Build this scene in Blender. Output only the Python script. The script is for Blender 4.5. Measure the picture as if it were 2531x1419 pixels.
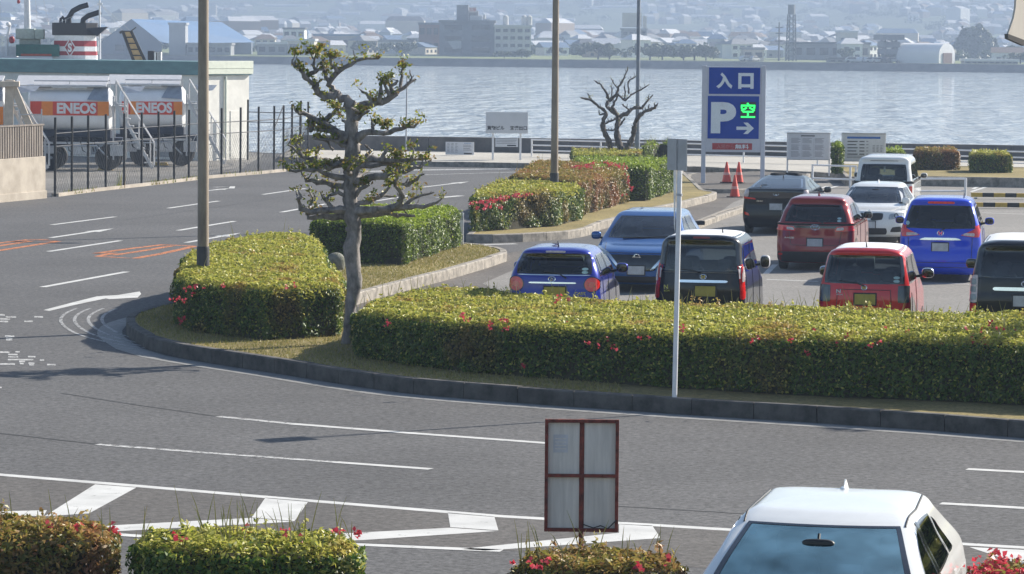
import bpy, bmesh, math, random
import numpy as np
from mathutils import Vector, Matrix
from mathutils.bvhtree import BVHTree

for _o in list(bpy.data.objects):
    bpy.data.objects.remove(_o)
SC = bpy.context.scene
COL = SC.collection
rnd = random.Random(7)
rng = np.random.default_rng(11)
R = math.radians

# ------------------------------------------------------------------ camera
FPX, CX, CY, CAMH, HORIZON = 8500.0, 1265.5, 709.5, 5.0, 95.0   # focal length and centre in photo pixels
ROLL = R(0.45)
PITCH = math.atan((CY - HORIZON) / FPX)
_f = Vector((0, math.cos(PITCH), -math.sin(PITCH)))
_u0 = Vector((0, math.sin(PITCH), math.cos(PITCH)))
_r0 = Vector((1, 0, 0))
CAMR = math.cos(ROLL) * _r0 + math.sin(ROLL) * _u0
CAMU = math.cos(ROLL) * _u0 - math.sin(ROLL) * _r0
CAMF = _f
EYE = Vector((0, 0, CAMH))
_cd = bpy.data.cameras.new('camera')
_cam = bpy.data.objects.new('camera', _cd)
COL.objects.link(_cam)
_cam.matrix_world = Matrix(((CAMR.x, CAMU.x, -CAMF.x, EYE.x), (CAMR.y, CAMU.y, -CAMF.y, EYE.y),
                            (CAMR.z, CAMU.z, -CAMF.z, EYE.z), (0, 0, 0, 1)))
_cd.sensor_fit = 'HORIZONTAL'
_cd.sensor_width = 36
_cd.lens = 36 * FPX / 2531.0
_cd.clip_start = 0.5
_cd.clip_end = 20000
SC.camera = _cam

# ------------------------------------------------------------------ light and exposure
SUN_AZ, SUN_EL = R(56), R(30)             # azimuth clockwise from +Y
_w = bpy.data.worlds.new('World')
SC.world = _w
_w.use_nodes = True
_n = _w.node_tree.nodes
_sky = _n.new('ShaderNodeTexSky')
_sky.sky_type = 'NISHITA'
_sky.sun_disc = False
_sky.sun_elevation = SUN_EL
_sky.sun_rotation = SUN_AZ
_sky.air_density = 1.0
_sky.dust_density = 0.8
_bg = _n['Background']
_bg.inputs[1].default_value = 0.08
_w.node_tree.links.new(_sky.outputs[0], _bg.inputs[0])
_sl = bpy.data.lights.new('sun', 'SUN')
_sl.energy = 5.0
_sl.angle = R(0.5)
_sl.color = (1.0, 0.93, 0.82)
_so = bpy.data.objects.new('sun', _sl)
COL.objects.link(_so)
SUND = Vector((math.sin(SUN_AZ) * math.cos(SUN_EL), math.cos(SUN_AZ) * math.cos(SUN_EL), math.sin(SUN_EL)))
_so.rotation_euler = (-SUND).to_track_quat('-Z', 'Y').to_euler()
_so.location = SUND * 60
SC.view_settings.view_transform = 'Standard'
SC.view_settings.look = 'None'
SC.view_settings.gamma = 1
SC.view_settings.exposure = 1.06
SC.cycles.max_bounces = 8
SC.cycles.transparent_max_bounces = 16
SC.cycles.volume_bounces = 0
SC.cycles.use_denoising = True


def P(px, py, z=0.0):
    """the world point at height z that lies at this pixel of the photograph"""
    d = CAMF * FPX + CAMR * (px - CX) + CAMU * (CY - py)
    return EYE + d * ((z - CAMH) / d.z)


def PY(px, py, Y):
    """the world point at depth Y that lies at this pixel"""
    d = CAMF * FPX + CAMR * (px - CX) + CAMU * (CY - py)
    return EYE + d * (Y / d.y)


# ------------------------------------------------------------------ materials
MATS = {}


def mat(name, col, rough=0.6, metal=0.0, var=0.18, scale=6.0, coat=0.0, bump=0.0, bscale=60.0, emit=0.0, spec=0.5,
        dirt=None, stretch=None):
    if name in MATS:
        return MATS[name]
    m = bpy.data.materials.new(name)
    m.use_nodes = True
    t = m.node_tree
    b = t.nodes['Principled BSDF']
    tc = t.nodes.new('ShaderNodeTexCoord')
    src = tc.outputs['Object']
    if stretch:
        mp = t.nodes.new('ShaderNodeMapping')
        mp.inputs['Scale'].default_value = stretch
        t.links.new(src, mp.inputs[0])
        src = mp.outputs[0]
    nz = t.nodes.new('ShaderNodeTexNoise')
    nz.inputs['Scale'].default_value = scale
    nz.inputs['Detail'].default_value = 6
    nz.inputs['Roughness'].default_value = 0.65
    t.links.new(src, nz.inputs['Vector'])
    rp = t.nodes.new('ShaderNodeValToRGB')
    c0 = tuple(max(0, c * (1 - var)) for c in col[:3])
    c1 = tuple(min(1, c * (1 + var)) for c in col[:3])
    if dirt:
        c0 = dirt
    rp.color_ramp.elements[0].position = 0.3
    rp.color_ramp.elements[1].position = 0.62
    rp.color_ramp.elements[0].color = (*c0, 1)
    rp.color_ramp.elements[1].color = (*c1, 1)
    t.links.new(nz.outputs['Fac'], rp.inputs[0])
    t.links.new(rp.outputs[0], b.inputs['Base Color'])
    b.inputs['Roughness'].default_value = rough
    b.inputs['Metallic'].default_value = metal
    b.inputs['Coat Weight'].default_value = coat
    b.inputs['Coat Roughness'].default_value = 0.04
    b.inputs['Specular IOR Level'].default_value = spec
    if bump:
        n2 = t.nodes.new('ShaderNodeTexNoise')
        n2.inputs['Scale'].default_value = bscale
        n2.inputs['Detail'].default_value = 4
        t.links.new(src, n2.inputs['Vector'])
        bp = t.nodes.new('ShaderNodeBump')
        bp.inputs['Strength'].default_value = bump
        bp.inputs['Distance'].default_value = 0.02
        t.links.new(n2.outputs['Fac'], bp.inputs['Height'])
        t.links.new(bp.outputs[0], b.inputs['Normal'])
    if emit:
        b.inputs['Emission Color'].default_value = (*col[:3], 1)
        b.inputs['Emission Strength'].default_value = emit
    MATS[name] = m
    return m


def ground_mat(name, base, speck=0.5, patch=0.2, sc=14.0, rough=0.85, tint=None):
    """aggregate speckle over slow tone changes"""
    m = bpy.data.materials.new(name)
    m.use_nodes = True
    t = m.node_tree
    b = t.nodes['Principled BSDF']
    tc = t.nodes.new('ShaderNodeTexCoord')

    def noise(s, d, r=0.6):
        n = t.nodes.new('ShaderNodeTexNoise')
        n.inputs['Scale'].default_value = s
        n.inputs['Detail'].default_value = d
        n.inputs['Roughness'].default_value = r
        t.links.new(tc.outputs['Object'], n.inputs['Vector'])
        return n

    def remap(sock, lo, hi, a, z):
        r = t.nodes.new('ShaderNodeMapRange')
        r.inputs[1].default_value = lo
        r.inputs[2].default_value = hi
        r.inputs[3].default_value = a
        r.inputs[4].default_value = z
        t.links.new(sock, r.inputs[0])
        return r.outputs[0]

    def mul(a, c):
        x = t.nodes.new('ShaderNodeMath')
        x.operation = 'MULTIPLY'
        t.links.new(a, x.inputs[0])
        t.links.new(c, x.inputs[1])
        return x.outputs[0]
    fine = noise(sc, 3, 0.9)
    slow = noise(0.22, 5, 0.6)
    mid = noise(1.6, 4, 0.6)
    f = remap(fine.outputs['Fac'], 0.3, 0.7, 1 - speck, 1 + speck)
    s = remap(slow.outputs['Fac'], 0.3, 0.7, 1 - patch, 1 + patch)
    d = remap(mid.outputs['Fac'], 0.3, 0.7, 1 - patch * 0.4, 1 + patch * 0.4)
    k = mul(mul(f, s), d)
    mx = t.nodes.new('ShaderNodeMix')
    mx.data_type = 'RGBA'
    mx.inputs[6].default_value = (*base, 1)
    mx.inputs[7].default_value = (*(tint or base), 1)
    t.links.new(mid.outputs['Fac'], mx.inputs[0])
    vm = t.nodes.new('ShaderNodeVectorMath')
    vm.operation = 'SCALE'
    t.links.new(mx.outputs[2], vm.inputs[0])
    t.links.new(k, vm.inputs[3])
    t.links.new(vm.outputs[0], b.inputs['Base Color'])
    b.inputs['Roughness'].default_value = rough
    b.inputs['Specular IOR Level'].default_value = 0.25
    bp = t.nodes.new('ShaderNodeBump')
    bp.inputs['Strength'].default_value = 0.35
    bp.inputs['Distance'].default_value = 0.01
    t.links.new(fine.outputs['Fac'], bp.inputs['Height'])
    t.links.new(bp.outputs[0], b.inputs['Normal'])
    MATS[name] = m
    return m


def paint_mat(name, col, wear=0.42, sc=5.0):
    """road paint with worn-through spots"""
    m = bpy.data.materials.new(name)
    m.use_nodes = True
    t = m.node_tree
    b = t.nodes['Principled BSDF']
    tc = t.nodes.new('ShaderNodeTexCoord')
    nz = t.nodes.new('ShaderNodeTexNoise')
    nz.inputs['Scale'].default_value = sc
    nz.inputs['Detail'].default_value = 8
    nz.inputs['Roughness'].default_value = 0.75
    t.links.new(tc.outputs['Object'], nz.inputs['Vector'])
    r = t.nodes.new('ShaderNodeMapRange')
    r.inputs[1].default_value = wear - 0.06
    r.inputs[2].default_value = wear + 0.06
    t.links.new(nz.outputs['Fac'], r.inputs[0])
    n2 = t.nodes.new('ShaderNodeTexNoise')
    n2.inputs['Scale'].default_value = 2.2
    n2.inputs['Detail'].default_value = 5
    t.links.new(tc.outputs['Object'], n2.inputs['Vector'])
    rp = t.nodes.new('ShaderNodeValToRGB')
    rp.color_ramp.elements[0].position = 0.3
    rp.color_ramp.elements[1].position = 0.65
    rp.color_ramp.elements[0].color = (*[c * 0.78 for c in col], 1)
    rp.color_ramp.elements[1].color = (*col, 1)
    t.links.new(n2.outputs['Fac'], rp.inputs[0])
    t.links.new(rp.outputs[0], b.inputs['Base Color'])
    b.inputs['Roughness'].default_value = 0.7
    tr = t.nodes.new('ShaderNodeBsdfTransparent')
    mx = t.nodes.new('ShaderNodeMixShader')
    t.links.new(r.outputs[0], mx.inputs[0])
    t.links.new(tr.outputs[0], mx.inputs[1])
    t.links.new(b.outputs[0], mx.inputs[2])
    t.links.new(mx.outputs[0], t.nodes['Material Output'].inputs[0])
    MATS[name] = m
    return m


def leaf_mat(name, cols, trans=0.3, patchcol=None, patchlo=0.56, rough=0.45):
    """each leaf its own tint; slow patches of a second tint"""
    m = bpy.data.materials.new(name)
    m.use_nodes = True
    t = m.node_tree
    b = t.nodes['Principled BSDF']
    g = t.nodes.new('ShaderNodeNewGeometry')
    rp = t.nodes.new('ShaderNodeValToRGB')
    els = rp.color_ramp.elements
    while len(els) < len(cols):
        els.new(0.5)
    for i, c in enumerate(cols):
        els[i].position = i / (len(cols) - 1)
        els[i].color = (*c, 1)
    t.links.new(g.outputs['Random Per Island'], rp.inputs[0])
    out = rp.outputs[0]
    if patchcol:
        tc = t.nodes.new('ShaderNodeTexCoord')
        nz = t.nodes.new('ShaderNodeTexNoise')
        nz.inputs['Scale'].default_value = 1.1
        nz.inputs['Detail'].default_value = 4
        t.links.new(tc.outputs['Object'], nz.inputs['Vector'])
        r = t.nodes.new('ShaderNodeMapRange')
        r.inputs[1].default_value = patchlo
        r.inputs[2].default_value = patchlo + 0.14
        r.inputs[4].default_value = 0.65
        t.links.new(nz.outputs['Fac'], r.inputs[0])
        mx = t.nodes.new('ShaderNodeMix')
        mx.data_type = 'RGBA'
        t.links.new(r.outputs[0], mx.inputs[0])
        t.links.new(out, mx.inputs[6])
        mx.inputs[7].default_value = (*patchcol, 1)
        out = mx.outputs[2]
    t.links.new(out, b.inputs['Base Color'])
    b.inputs['Roughness'].default_value = rough
    b.inputs['Specular IOR Level'].default_value = 0.35
    tl = t.nodes.new('ShaderNodeBsdfTranslucent')
    t.links.new(out, tl.inputs[0])
    ms = t.nodes.new('ShaderNodeMixShader')
    ms.inputs[0].default_value = trans
    t.links.new(b.outputs[0], ms.inputs[1])
    t.links.new(tl.outputs[0], ms.inputs[2])
    t.links.new(ms.outputs[0], t.nodes['Material Output'].inputs[0])
    MATS[name] = m
    return m


def glass_mat(name, tint, refl=0.05, rough=0.02, gcol=(1, 1, 1)):
    m = bpy.data.materials.new(name)
    m.use_nodes = True
    t = m.node_tree
    t.nodes.remove(t.nodes['Principled BSDF'])
    tr = t.nodes.new('ShaderNodeBsdfTransparent')
    tr.inputs[0].default_value = (*tint, 1)
    gl = t.nodes.new('ShaderNodeBsdfGlossy')
    gl.inputs['Roughness'].default_value = rough
    gl.inputs['Color'].default_value = (*gcol, 1)
    tc = t.nodes.new('ShaderNodeTexCoord')
    nz = t.nodes.new('ShaderNodeTexNoise')
    nz.inputs['Scale'].default_value = 3
    t.links.new(tc.outputs['Object'], nz.inputs['Vector'])
    fr = t.nodes.new('ShaderNodeFresnel')
    fr.inputs[0].default_value = 1.5
    ad = t.nodes.new('ShaderNodeMath')
    ad.operation = 'MULTIPLY_ADD'
    t.links.new(nz.outputs['Fac'], ad.inputs[0])
    ad.inputs[1].default_value = refl
    t.links.new(fr.outputs[0], ad.inputs[2])
    mx = t.nodes.new('ShaderNodeMixShader')
    t.links.new(ad.outputs[0], mx.inputs[0])
    t.links.new(tr.outputs[0], mx.inputs[1])
    t.links.new(gl.outputs[0], mx.inputs[2])
    t.links.new(mx.outputs[0], t.nodes['Material Output'].inputs[0])
    MATS[name] = m
    return m


# ------------------------------------------------------------------ mesh helpers
class MB:
    def __init__(s):
        s.v, s.f, s.m = [], [], []

    def add(s, vs, fs, m=0):
        b = len(s.v)
        s.v += [tuple(p) for p in vs]
        s.f += [tuple(i + b for i in f) for f in fs]
        s.m += [m] * len(fs)
        return s

    def box(s, x0, y0, z0, x1, y1, z1, m=0):
        return s.add([(x0, y0, z0), (x1, y0, z0), (x1, y1, z0), (x0, y1, z0), (x0, y0, z1), (x1, y0, z1), (x1, y1, z1),
                      (x0, y1, z1)],
                     [(0, 3, 2, 1), (4, 5, 6, 7), (0, 1, 5, 4), (1, 2, 6, 5), (2, 3, 7, 6), (3, 0, 4, 7)], m)

    def bar(s, a, b, w, h, m=0):
        """square bar from a to b"""
        a, b = Vector(a), Vector(b)
        d = (b - a).normalized()
        up = Vector((0, 0, 1)) if abs(d.z) < 0.95 else Vector((0, 1, 0))
        x = d.cross(up).normalized() * w / 2
        y = x.cross(d).normalized() * h / 2
        vs = [a - x - y, a + x - y, a + x + y, a - x + y, b - x - y, b + x - y, b + x + y, b - x + y]
        return s.add(vs, [(0, 3, 2, 1), (4, 5, 6, 7), (0, 1, 5, 4), (1, 2, 6, 5), (2, 3, 7, 6), (3, 0, 4, 7)], m)

    def tube(s, pts, rads, n=8, m=0, knob=0.0):
        pts = [Vector(p) for p in pts]
        if not isinstance(rads, (list, tuple)):
            rads = [rads] * len(pts)
        base = len(s.v)
        prev = None
        for i, p in enumerate(pts):
            d = (pts[min(i + 1, len(pts) - 1)] - pts[max(i - 1, 0)]).normalized()
            if prev is None:
                prev = d.orthogonal().normalized()
            x = (prev - d * prev.dot(d))
            x = x.normalized() if x.length > 1e-4 else d.orthogonal().normalized()
            prev = x
            y = d.cross(x)
            for k in range(n):
                a = 2 * math.pi * k / n
                r = rads[i] * (1 + (knob * rnd.uniform(-1, 1) if knob else 0))
                s.v.append(tuple(p + (x * math.cos(a) + y * math.sin(a)) * r))
        for i in range(len(pts) - 1):
            for k in range(n):
                k2 = (k + 1) % n
                s.f.append((base + i * n + k, base + i * n + k2, base + (i + 1) * n + k2, base + (i + 1) * n + k))
                s.m.append(m)
        s.f.append(tuple(base + k for k in reversed(range(n))))
        s.f.append(tuple(base + (len(pts) - 1) * n + k for k in range(n)))
        s.m += [m, m]
        return s

    def prism(s, poly, z0, z1, m=0, mside=None):
        """poly: list of (x, y); z0, z1 numbers"""
        n = len(poly)
        vs = [(p[0], p[1], z0) for p in poly] + [(p[0], p[1], z1) for p in poly]
        s.add(vs, [tuple(range(n, 2 * n))], m)
        b = len(s.v) - 2 * n
        s.f.append(tuple(b + i for i in reversed(range(n))))
        s.m.append(m)
        for i in range(n):
            j = (i + 1) % n
            s.f.append((b + i, b + j, b + n + j, b + n + i))
            s.m.append(m if mside is None else mside)
        return s

    def vprism(s, poly, y0, y1, m=0):
        """polygon in x, z pushed from y0 to y1"""
        n = len(poly)
        vs = [(p[0], y0, p[1]) for p in poly] + [(p[0], y1, p[1]) for p in poly]
        fs = [tuple(range(n)), tuple(reversed(range(n, 2 * n)))]
        for i in range(n):
            j = (i + 1) % n
            fs.append((i, n + i, n + j, j))
        return s.add(vs, fs, m)

    def lathe(s, prof, axis='z', n=24, m=0, c=(0, 0, 0)):
        """prof: (radius, height) pairs turned about an axis through c"""
        base = len(s.v)
        for r, h in prof:
            for k in range(n):
                a = 2 * math.pi * k / n
                p = (r * math.cos(a), r * math.sin(a), h)
                if axis == 'x':
                    p = (p[2], p[0], p[1])
                elif axis == 'y':
                    p = (p[0], p[2], p[1])
                s.v.append((p[0] + c[0], p[1] + c[1], p[2] + c[2]))
        for i in range(len(prof) - 1):
            for k in range(n):
                k2 = (k + 1) % n
                s.f.append((base + i * n + k, base + i * n + k2, base + (i + 1) * n + k2, base + (i + 1) * n + k))
                s.m.append(m)
        s.f.append(tuple(base + k for k in reversed(range(n))))
        s.f.append(tuple(base + (len(prof) - 1) * n + k for k in range(n)))
        s.m += [m, m]
        return s

    def blob(s, c, r, p=2.6, nu=16, nv=10, m=0):
        """super-ellipsoid"""
        base = len(s.v)

        def sp(x):
            return math.copysign(abs(x) ** (2 / p), x)
        for j in range(nv + 1):
            ph = -math.pi / 2 + math.pi * j / nv
            for i in range(nu):
                th = 2 * math.pi * i / nu
                s.v.append((c[0] + r[0] * sp(math.cos(ph)) * sp(math.cos(th)), c[1] + r[1] * sp(math.cos(ph)) * sp(math.sin(th)),
                            c[2] + r[2] * sp(math.sin(ph))))
        for j in range(nv):
            for i in range(nu):
                i2 = (i + 1) % nu
                s.f.append((base + j * nu + i, base + j * nu + i2, base + (j + 1) * nu + i2, base + (j + 1) * nu + i))
                s.m.append(m)
        return s

    def text(s, body, w, h, y=0.0, x0=0.0, z0=0.0, bold=0.03, thick=0.004, m=0, flip=False):
        """lettering in the x-z plane facing -y, its box w by h with lower left corner x0, z0"""
        vs, fs = text_mesh(body, bold)
        lo, hi = vs.min(0), vs.max(0)
        q = (vs - lo) / (hi - lo)
        p = [(x0 + a[0] * w, y, z0 + a[1] * h) for a in q]
        return s.add(p, fs, m)

    def build(s, name, mats, parent=None, smooth=False, bevel=0.0, loc=None):
        me = bpy.data.meshes.new(name)
        me.from_pydata(s.v, [], s.f)
        if not isinstance(mats, (list, tuple)):
            mats = [mats]
        for x in mats:
            me.materials.append(x)
        if len(mats) > 1:
            me.polygons.foreach_set('material_index', s.m)
        if bevel:
            bm = bmesh.new()
            bm.from_mesh(me)
            es = [e for e in bm.edges if len(e.link_faces) == 2 and e.calc_face_angle(0) > 0.7]
            bmesh.ops.bevel(bm, geom=es, offset=bevel, segments=2, affect='EDGES', profile=0.5)
            bm.to_mesh(me)
            bm.free()
        if smooth:
            me.polygons.foreach_set('use_smooth', [True] * len(me.polygons))
            try:
                me.set_sharp_from_angle(angle=R(38))
            except Exception:
                pass
        o = bpy.data.objects.new(name, me)
        COL.objects.link(o)
        if parent:
            o.parent = parent
        if loc:
            o.location = loc
        return o


_TXT = {}


def text_mesh(body, bold):
    k = (body, bold)
    if k not in _TXT:
        c = bpy.data.curves.new('t', 'FONT')
        c.body = body
        c.offset = bold
        c.resolution_u = 4
        o = bpy.data.objects.new('t', c)
        COL.objects.link(o)
        dg = bpy.context.evaluated_depsgraph_get()
        me = bpy.data.meshes.new_from_object(o.evaluated_get(dg))
        vs = np.array([tuple(v.co) for v in me.vertices])[:, :2]
        fs = [tuple(p.vertices) for p in me.polygons]
        bpy.data.objects.remove(o)
        bpy.data.curves.remove(c)
        bpy.data.meshes.remove(me)
        _TXT[k] = (vs, fs)
    return _TXT[k]


def tag(o, label=None, cat=None, group=None, kind=None):
    if label:
        o['label'] = label
    if cat:
        o['category'] = cat
    if group:
        o['group'] = group
    if kind:
        o['kind'] = kind
    return o


def thing(name, label, cat, loc=(0, 0, 0), rz=0.0, group=None):
    o = bpy.data.objects.new(name, None)
    COL.objects.link(o)
    o.empty_display_size = 0.2
    o.location = loc
    o.rotation_euler = (0, 0, rz)
    return tag(o, label, cat, group)


def dup(root, loc, rz, label=None, scale=None):
    r = root.copy()
    COL.objects.link(r)
    r.location = loc
    r.rotation_euler = (0, 0, rz)
    if scale:
        r.scale = scale if isinstance(scale, tuple) else (scale,) * 3
    if label:
        r['label'] = label
    for ch in list(root.children):
        c = ch.copy()
        COL.objects.link(c)
        c.parent = r
        for g in list(ch.children):
            d = g.copy()
            COL.objects.link(d)
            d.parent = c
    return r


def struct(name, mb, mats, smooth=False, **k):
    return tag(mb.build(name, mats, smooth=smooth, **k), kind='structure')


def quads_mesh(name, V, mats, parent=None, midx=None, nper=4):
    """V: (n, nper, 3) separate polygons"""
    n = len(V)
    me = bpy.data.meshes.new(name)
    me.vertices.add(n * nper)
    me.vertices.foreach_set('co', np.ascontiguousarray(V, dtype=np.float32).ravel())
    me.loops.add(n * nper)
    me.loops.foreach_set('vertex_index', np.arange(n * nper, dtype=np.int32))
    me.polygons.add(n)
    me.polygons.foreach_set('loop_start', np.arange(0, n * nper, nper, dtype=np.int32))
    if not isinstance(mats, (list, tuple)):
        mats = [mats]
    for x in mats:
        me.materials.append(x)
    if midx is not None:
        me.polygons.foreach_set('material_index', np.ascontiguousarray(midx, dtype=np.int32))
    me.update(calc_edges=True)
    o = bpy.data.objects.new(name, me)
    COL.objects.link(o)
    if parent:
        o.parent = parent
    return o


def leaves(pts, nrm, L, W, jit=0.8):
    """rhombic leaves, slightly folded upward, at pts, facing roughly nrm"""
    n = len(pts)
    nn = nrm + rng.normal(0, jit, (n, 3))
    nn /= np.linalg.norm(nn, axis=1, keepdims=True) + 1e-9
    t = rng.normal(0, 1, (n, 3))
    t -= nn * (t * nn).sum(1, keepdims=True)
    t /= np.linalg.norm(t, axis=1, keepdims=True) + 1e-9
    b = np.cross(nn, t)
    s = rng.uniform(0.65, 1.3, (n, 1))
    l, w = L * s, W * s
    up = nn * (w * 0.35)
    return np.stack([pts - t * l / 2, pts + b * w / 2 + up - t * l * 0.06, pts + t * l / 2, pts - b * w / 2 + up - t * l * 0.06], 1)


def in_poly(q, poly):
    x, y = q[:, 0], q[:, 1]
    r = np.zeros(len(q), bool)
    n = len(poly)
    for i in range(n):
        x1, y1 = poly[i]
        x2, y2 = poly[(i + 1) % n]
        c = ((y1 > y) != (y2 > y))
        xi = (x2 - x1) * (y - y1) / ((y2 - y1) if abs(y2 - y1) > 1e-9 else 1e-9) + x1
        r ^= c & (x < xi)
    return r


def edge_dist(q, poly):
    best = np.full(len(q), 1e9)
    n = len(poly)
    for i in range(n):
        a, b = np.array(poly[i]), np.array(poly[(i + 1) % n])
        ab = b - a
        t = np.clip(((q - a) @ ab) / (ab @ ab + 1e-9), 0, 1)
        d = np.linalg.norm(q - (a + t[:, None] * ab), axis=1)
        best = np.minimum(best, d)
    return best


def ccw(poly):
    a = sum(poly[i][0] * poly[(i + 1) % len(poly)][1] - poly[(i + 1) % len(poly)][0] * poly[i][1] for i in range(len(poly)))
    return poly if a > 0 else poly[::-1]


def chaikin(poly, k=1):
    for _ in range(k):
        q = []
        for i in range(len(poly)):
            a, b = poly[i], poly[(i + 1) % len(poly)]
            q += [(a[0] * .75 + b[0] * .25, a[1] * .75 + b[1] * .25), (a[0] * .25 + b[0] * .75, a[1] * .25 + b[1] * .75)]
        poly = q
    return poly


def offset_poly(poly, d):
    """shift a CCW outline inwards by d"""
    out = []
    n = len(poly)
    for i in range(n):
        p, c, q = np.array(poly[i - 1]), np.array(poly[i]), np.array(poly[(i + 1) % n])
        e1, e2 = c - p, q - c
        e1 = e1 / (np.linalg.norm(e1) + 1e-9)
        e2 = e2 / (np.linalg.norm(e2) + 1e-9)
        n1, n2 = np.array((-e1[1], e1[0])), np.array((-e2[1], e2[0]))
        m = n1 + n2
        m /= max(0.4, (np.linalg.norm(m) ** 2) / 2) if np.linalg.norm(m) > 0 else 1
        v = m * d
        ln = np.linalg.norm(v)
        if ln > 1.45 * abs(d):
            v *= 1.45 * abs(d) / ln
        out.append(tuple(c + v))
    return out


def px_poly(pts, z):
    return [tuple(P(x, y, z).xy) for x, y in pts]


def wob(q, a=1.7, s=0.0):
    return (np.sin(q[:, 0] * 2.3 * a + s) * np.cos(q[:, 1] * 1.9 * a + s * 2) + np.sin(q[:, 0] * 5.1 * a + q[:, 1] * 4.3 * a + s)) * 0.5
# ================================================================== the setting
M_ROAD = ground_mat('asphalt', (0.094, 0.093, 0.094), speck=0.62, patch=0.15, sc=11)
M_LOT = ground_mat('lot_asphalt', (0.205, 0.195, 0.182), speck=0.4, patch=0.14, sc=12)
M_OLD = ground_mat('old_asphalt', (0.115, 0.104, 0.094), speck=0.5, patch=0.2, sc=10)
M_YARD = ground_mat('yard_concrete', (0.19, 0.18, 0.165), speck=0.25, patch=0.25, sc=5)
M_PAVE = ground_mat('pavement_concrete', (0.40, 0.38, 0.34), speck=0.2, patch=0.15, sc=6)
M_SOIL = ground_mat('turf', (0.20, 0.175, 0.06), speck=0.55, patch=0.3, sc=16, tint=(0.24, 0.18, 0.085), rough=0.95)
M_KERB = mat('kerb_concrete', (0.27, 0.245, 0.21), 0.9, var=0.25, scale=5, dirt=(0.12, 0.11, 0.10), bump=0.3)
M_KERBD = mat('shaded_kerb', (0.085, 0.08, 0.075), 0.92, var=0.35, scale=4, dirt=(0.035, 0.034, 0.033), bump=0.3)  # dark copy of the kerb: shade of the front faces put into its colour
M_WHITE = paint_mat('white_road_paint', (0.56, 0.56, 0.545), 0.34)
M_WORN = paint_mat('worn_road_paint', (0.5, 0.5, 0.49), 0.45, 9)
M_ORANGE = paint_mat('orange_road_paint', (0.56, 0.19, 0.06), 0.45, 7)

WA, WB = Vector((-4.5, 146.6)), Vector((19.5, 140.9))     # the sea wall's line
wdir = (WB - WA).normalized()


def wpt(x):
    t = (x - WA.x) / wdir.x
    return WA + wdir * t


quay = [tuple(wpt(260)), tuple(wpt(-10.4)), (-13.0, 152), (-62, 203), (-300, 420), (-300, -60), (260, -60)]
mb = MB()
mb.prism(ccw(quay), -4.0, 0.0, 0)
struct('ground', mb, M_ROAD)

mb = MB()
mb.box(-2500, 100, -3.2, 2500, 6000, -2.5)


def water_mat():
    m = bpy.data.materials.new('sea_water')
    m.use_nodes = True
    t = m.node_tree
    b = t.nodes['Principled BSDF']
    b.inputs['Base Color'].default_value = (0.54, 0.57, 0.57, 1)
    b.inputs['Roughness'].default_value = 0.06
    b.inputs['IOR'].default_value = 1.333
    tc = t.nodes.new('ShaderNodeTexCoord')
    prev = None
    for sc, st, strength, dist in (((0.05, 0.02, 1), 1.0, 0.8, 2.5), ((0.26, 0.075, 1), 1.0, 1.0, 2.6), ((0.8, 0.25, 1), 1.0, 1.0, 0.8)):
        mp = t.nodes.new('ShaderNodeMapping')
        mp.inputs['Scale'].default_value = sc
        mp.inputs['Rotation'].default_value = (0, 0, 0.12)
        nz = t.nodes.new('ShaderNodeTexNoise')
        nz.inputs['Scale'].default_value = st
        nz.inputs['Detail'].default_value = 5
        bp = t.nodes.new('ShaderNodeBump')
        bp.inputs['Strength'].default_value = strength
        bp.inputs['Distance'].default_value = dist
        t.links.new(tc.outputs['Object'], mp.inputs[0])
        t.links.new(mp.outputs[0], nz.inputs['Vector'])
        t.links.new(nz.outputs['Fac'], bp.inputs['Height'])
        if prev:
            t.links.new(prev, bp.inputs['Normal'])
        prev = bp.outputs[0]
    t.links.new(prev, b.inputs['Normal'])
    return m


struct('sea', mb, water_mat())


def strip(mb, pts, w, z, m=0, closed=False):
    """a flat band of width w along world points (x, y)"""
    pts = [np.array(p[:2], float) for p in pts]
    L, Rr = [], []
    n = len(pts)
    for i, p in enumerate(pts):
        a = pts[i - 1] if (i or closed) else p
        b = pts[(i + 1) % n] if (i < n - 1 or closed) else p
        d = b - a
        d /= np.linalg.norm(d) + 1e-9
        nn = np.array((-d[1], d[0])) * w / 2
        L.append(p + nn)
        Rr.append(p - nn)
    vs = [(q[0], q[1], z) for q in L] + [(q[0], q[1], z) for q in Rr]
    fs = [(i + n, (i + 1) % n + n, (i + 1) % n, i) for i in range(n if closed else n - 1)]
    mb.add(vs, fs, m)


def sheet(name, poly, z, m):
    mb = MB()
    poly = ccw(poly)
    mb.add([(p[0], p[1], z) for p in poly], [tuple(range(len(poly)))])
    return struct(name, mb, m)


def resample(pts, step):
    pts = [np.array(p[:2], float) for p in pts]
    out = [pts[0]]
    acc = 0
    for a, b in zip(pts, pts[1:]):
        l = np.linalg.norm(b - a)
        t = step - acc
        while t < l:
            out.append(a + (b - a) * t / l)
            t += step
        acc = l - (t - step)
    out.append(pts[-1])
    return out


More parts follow.
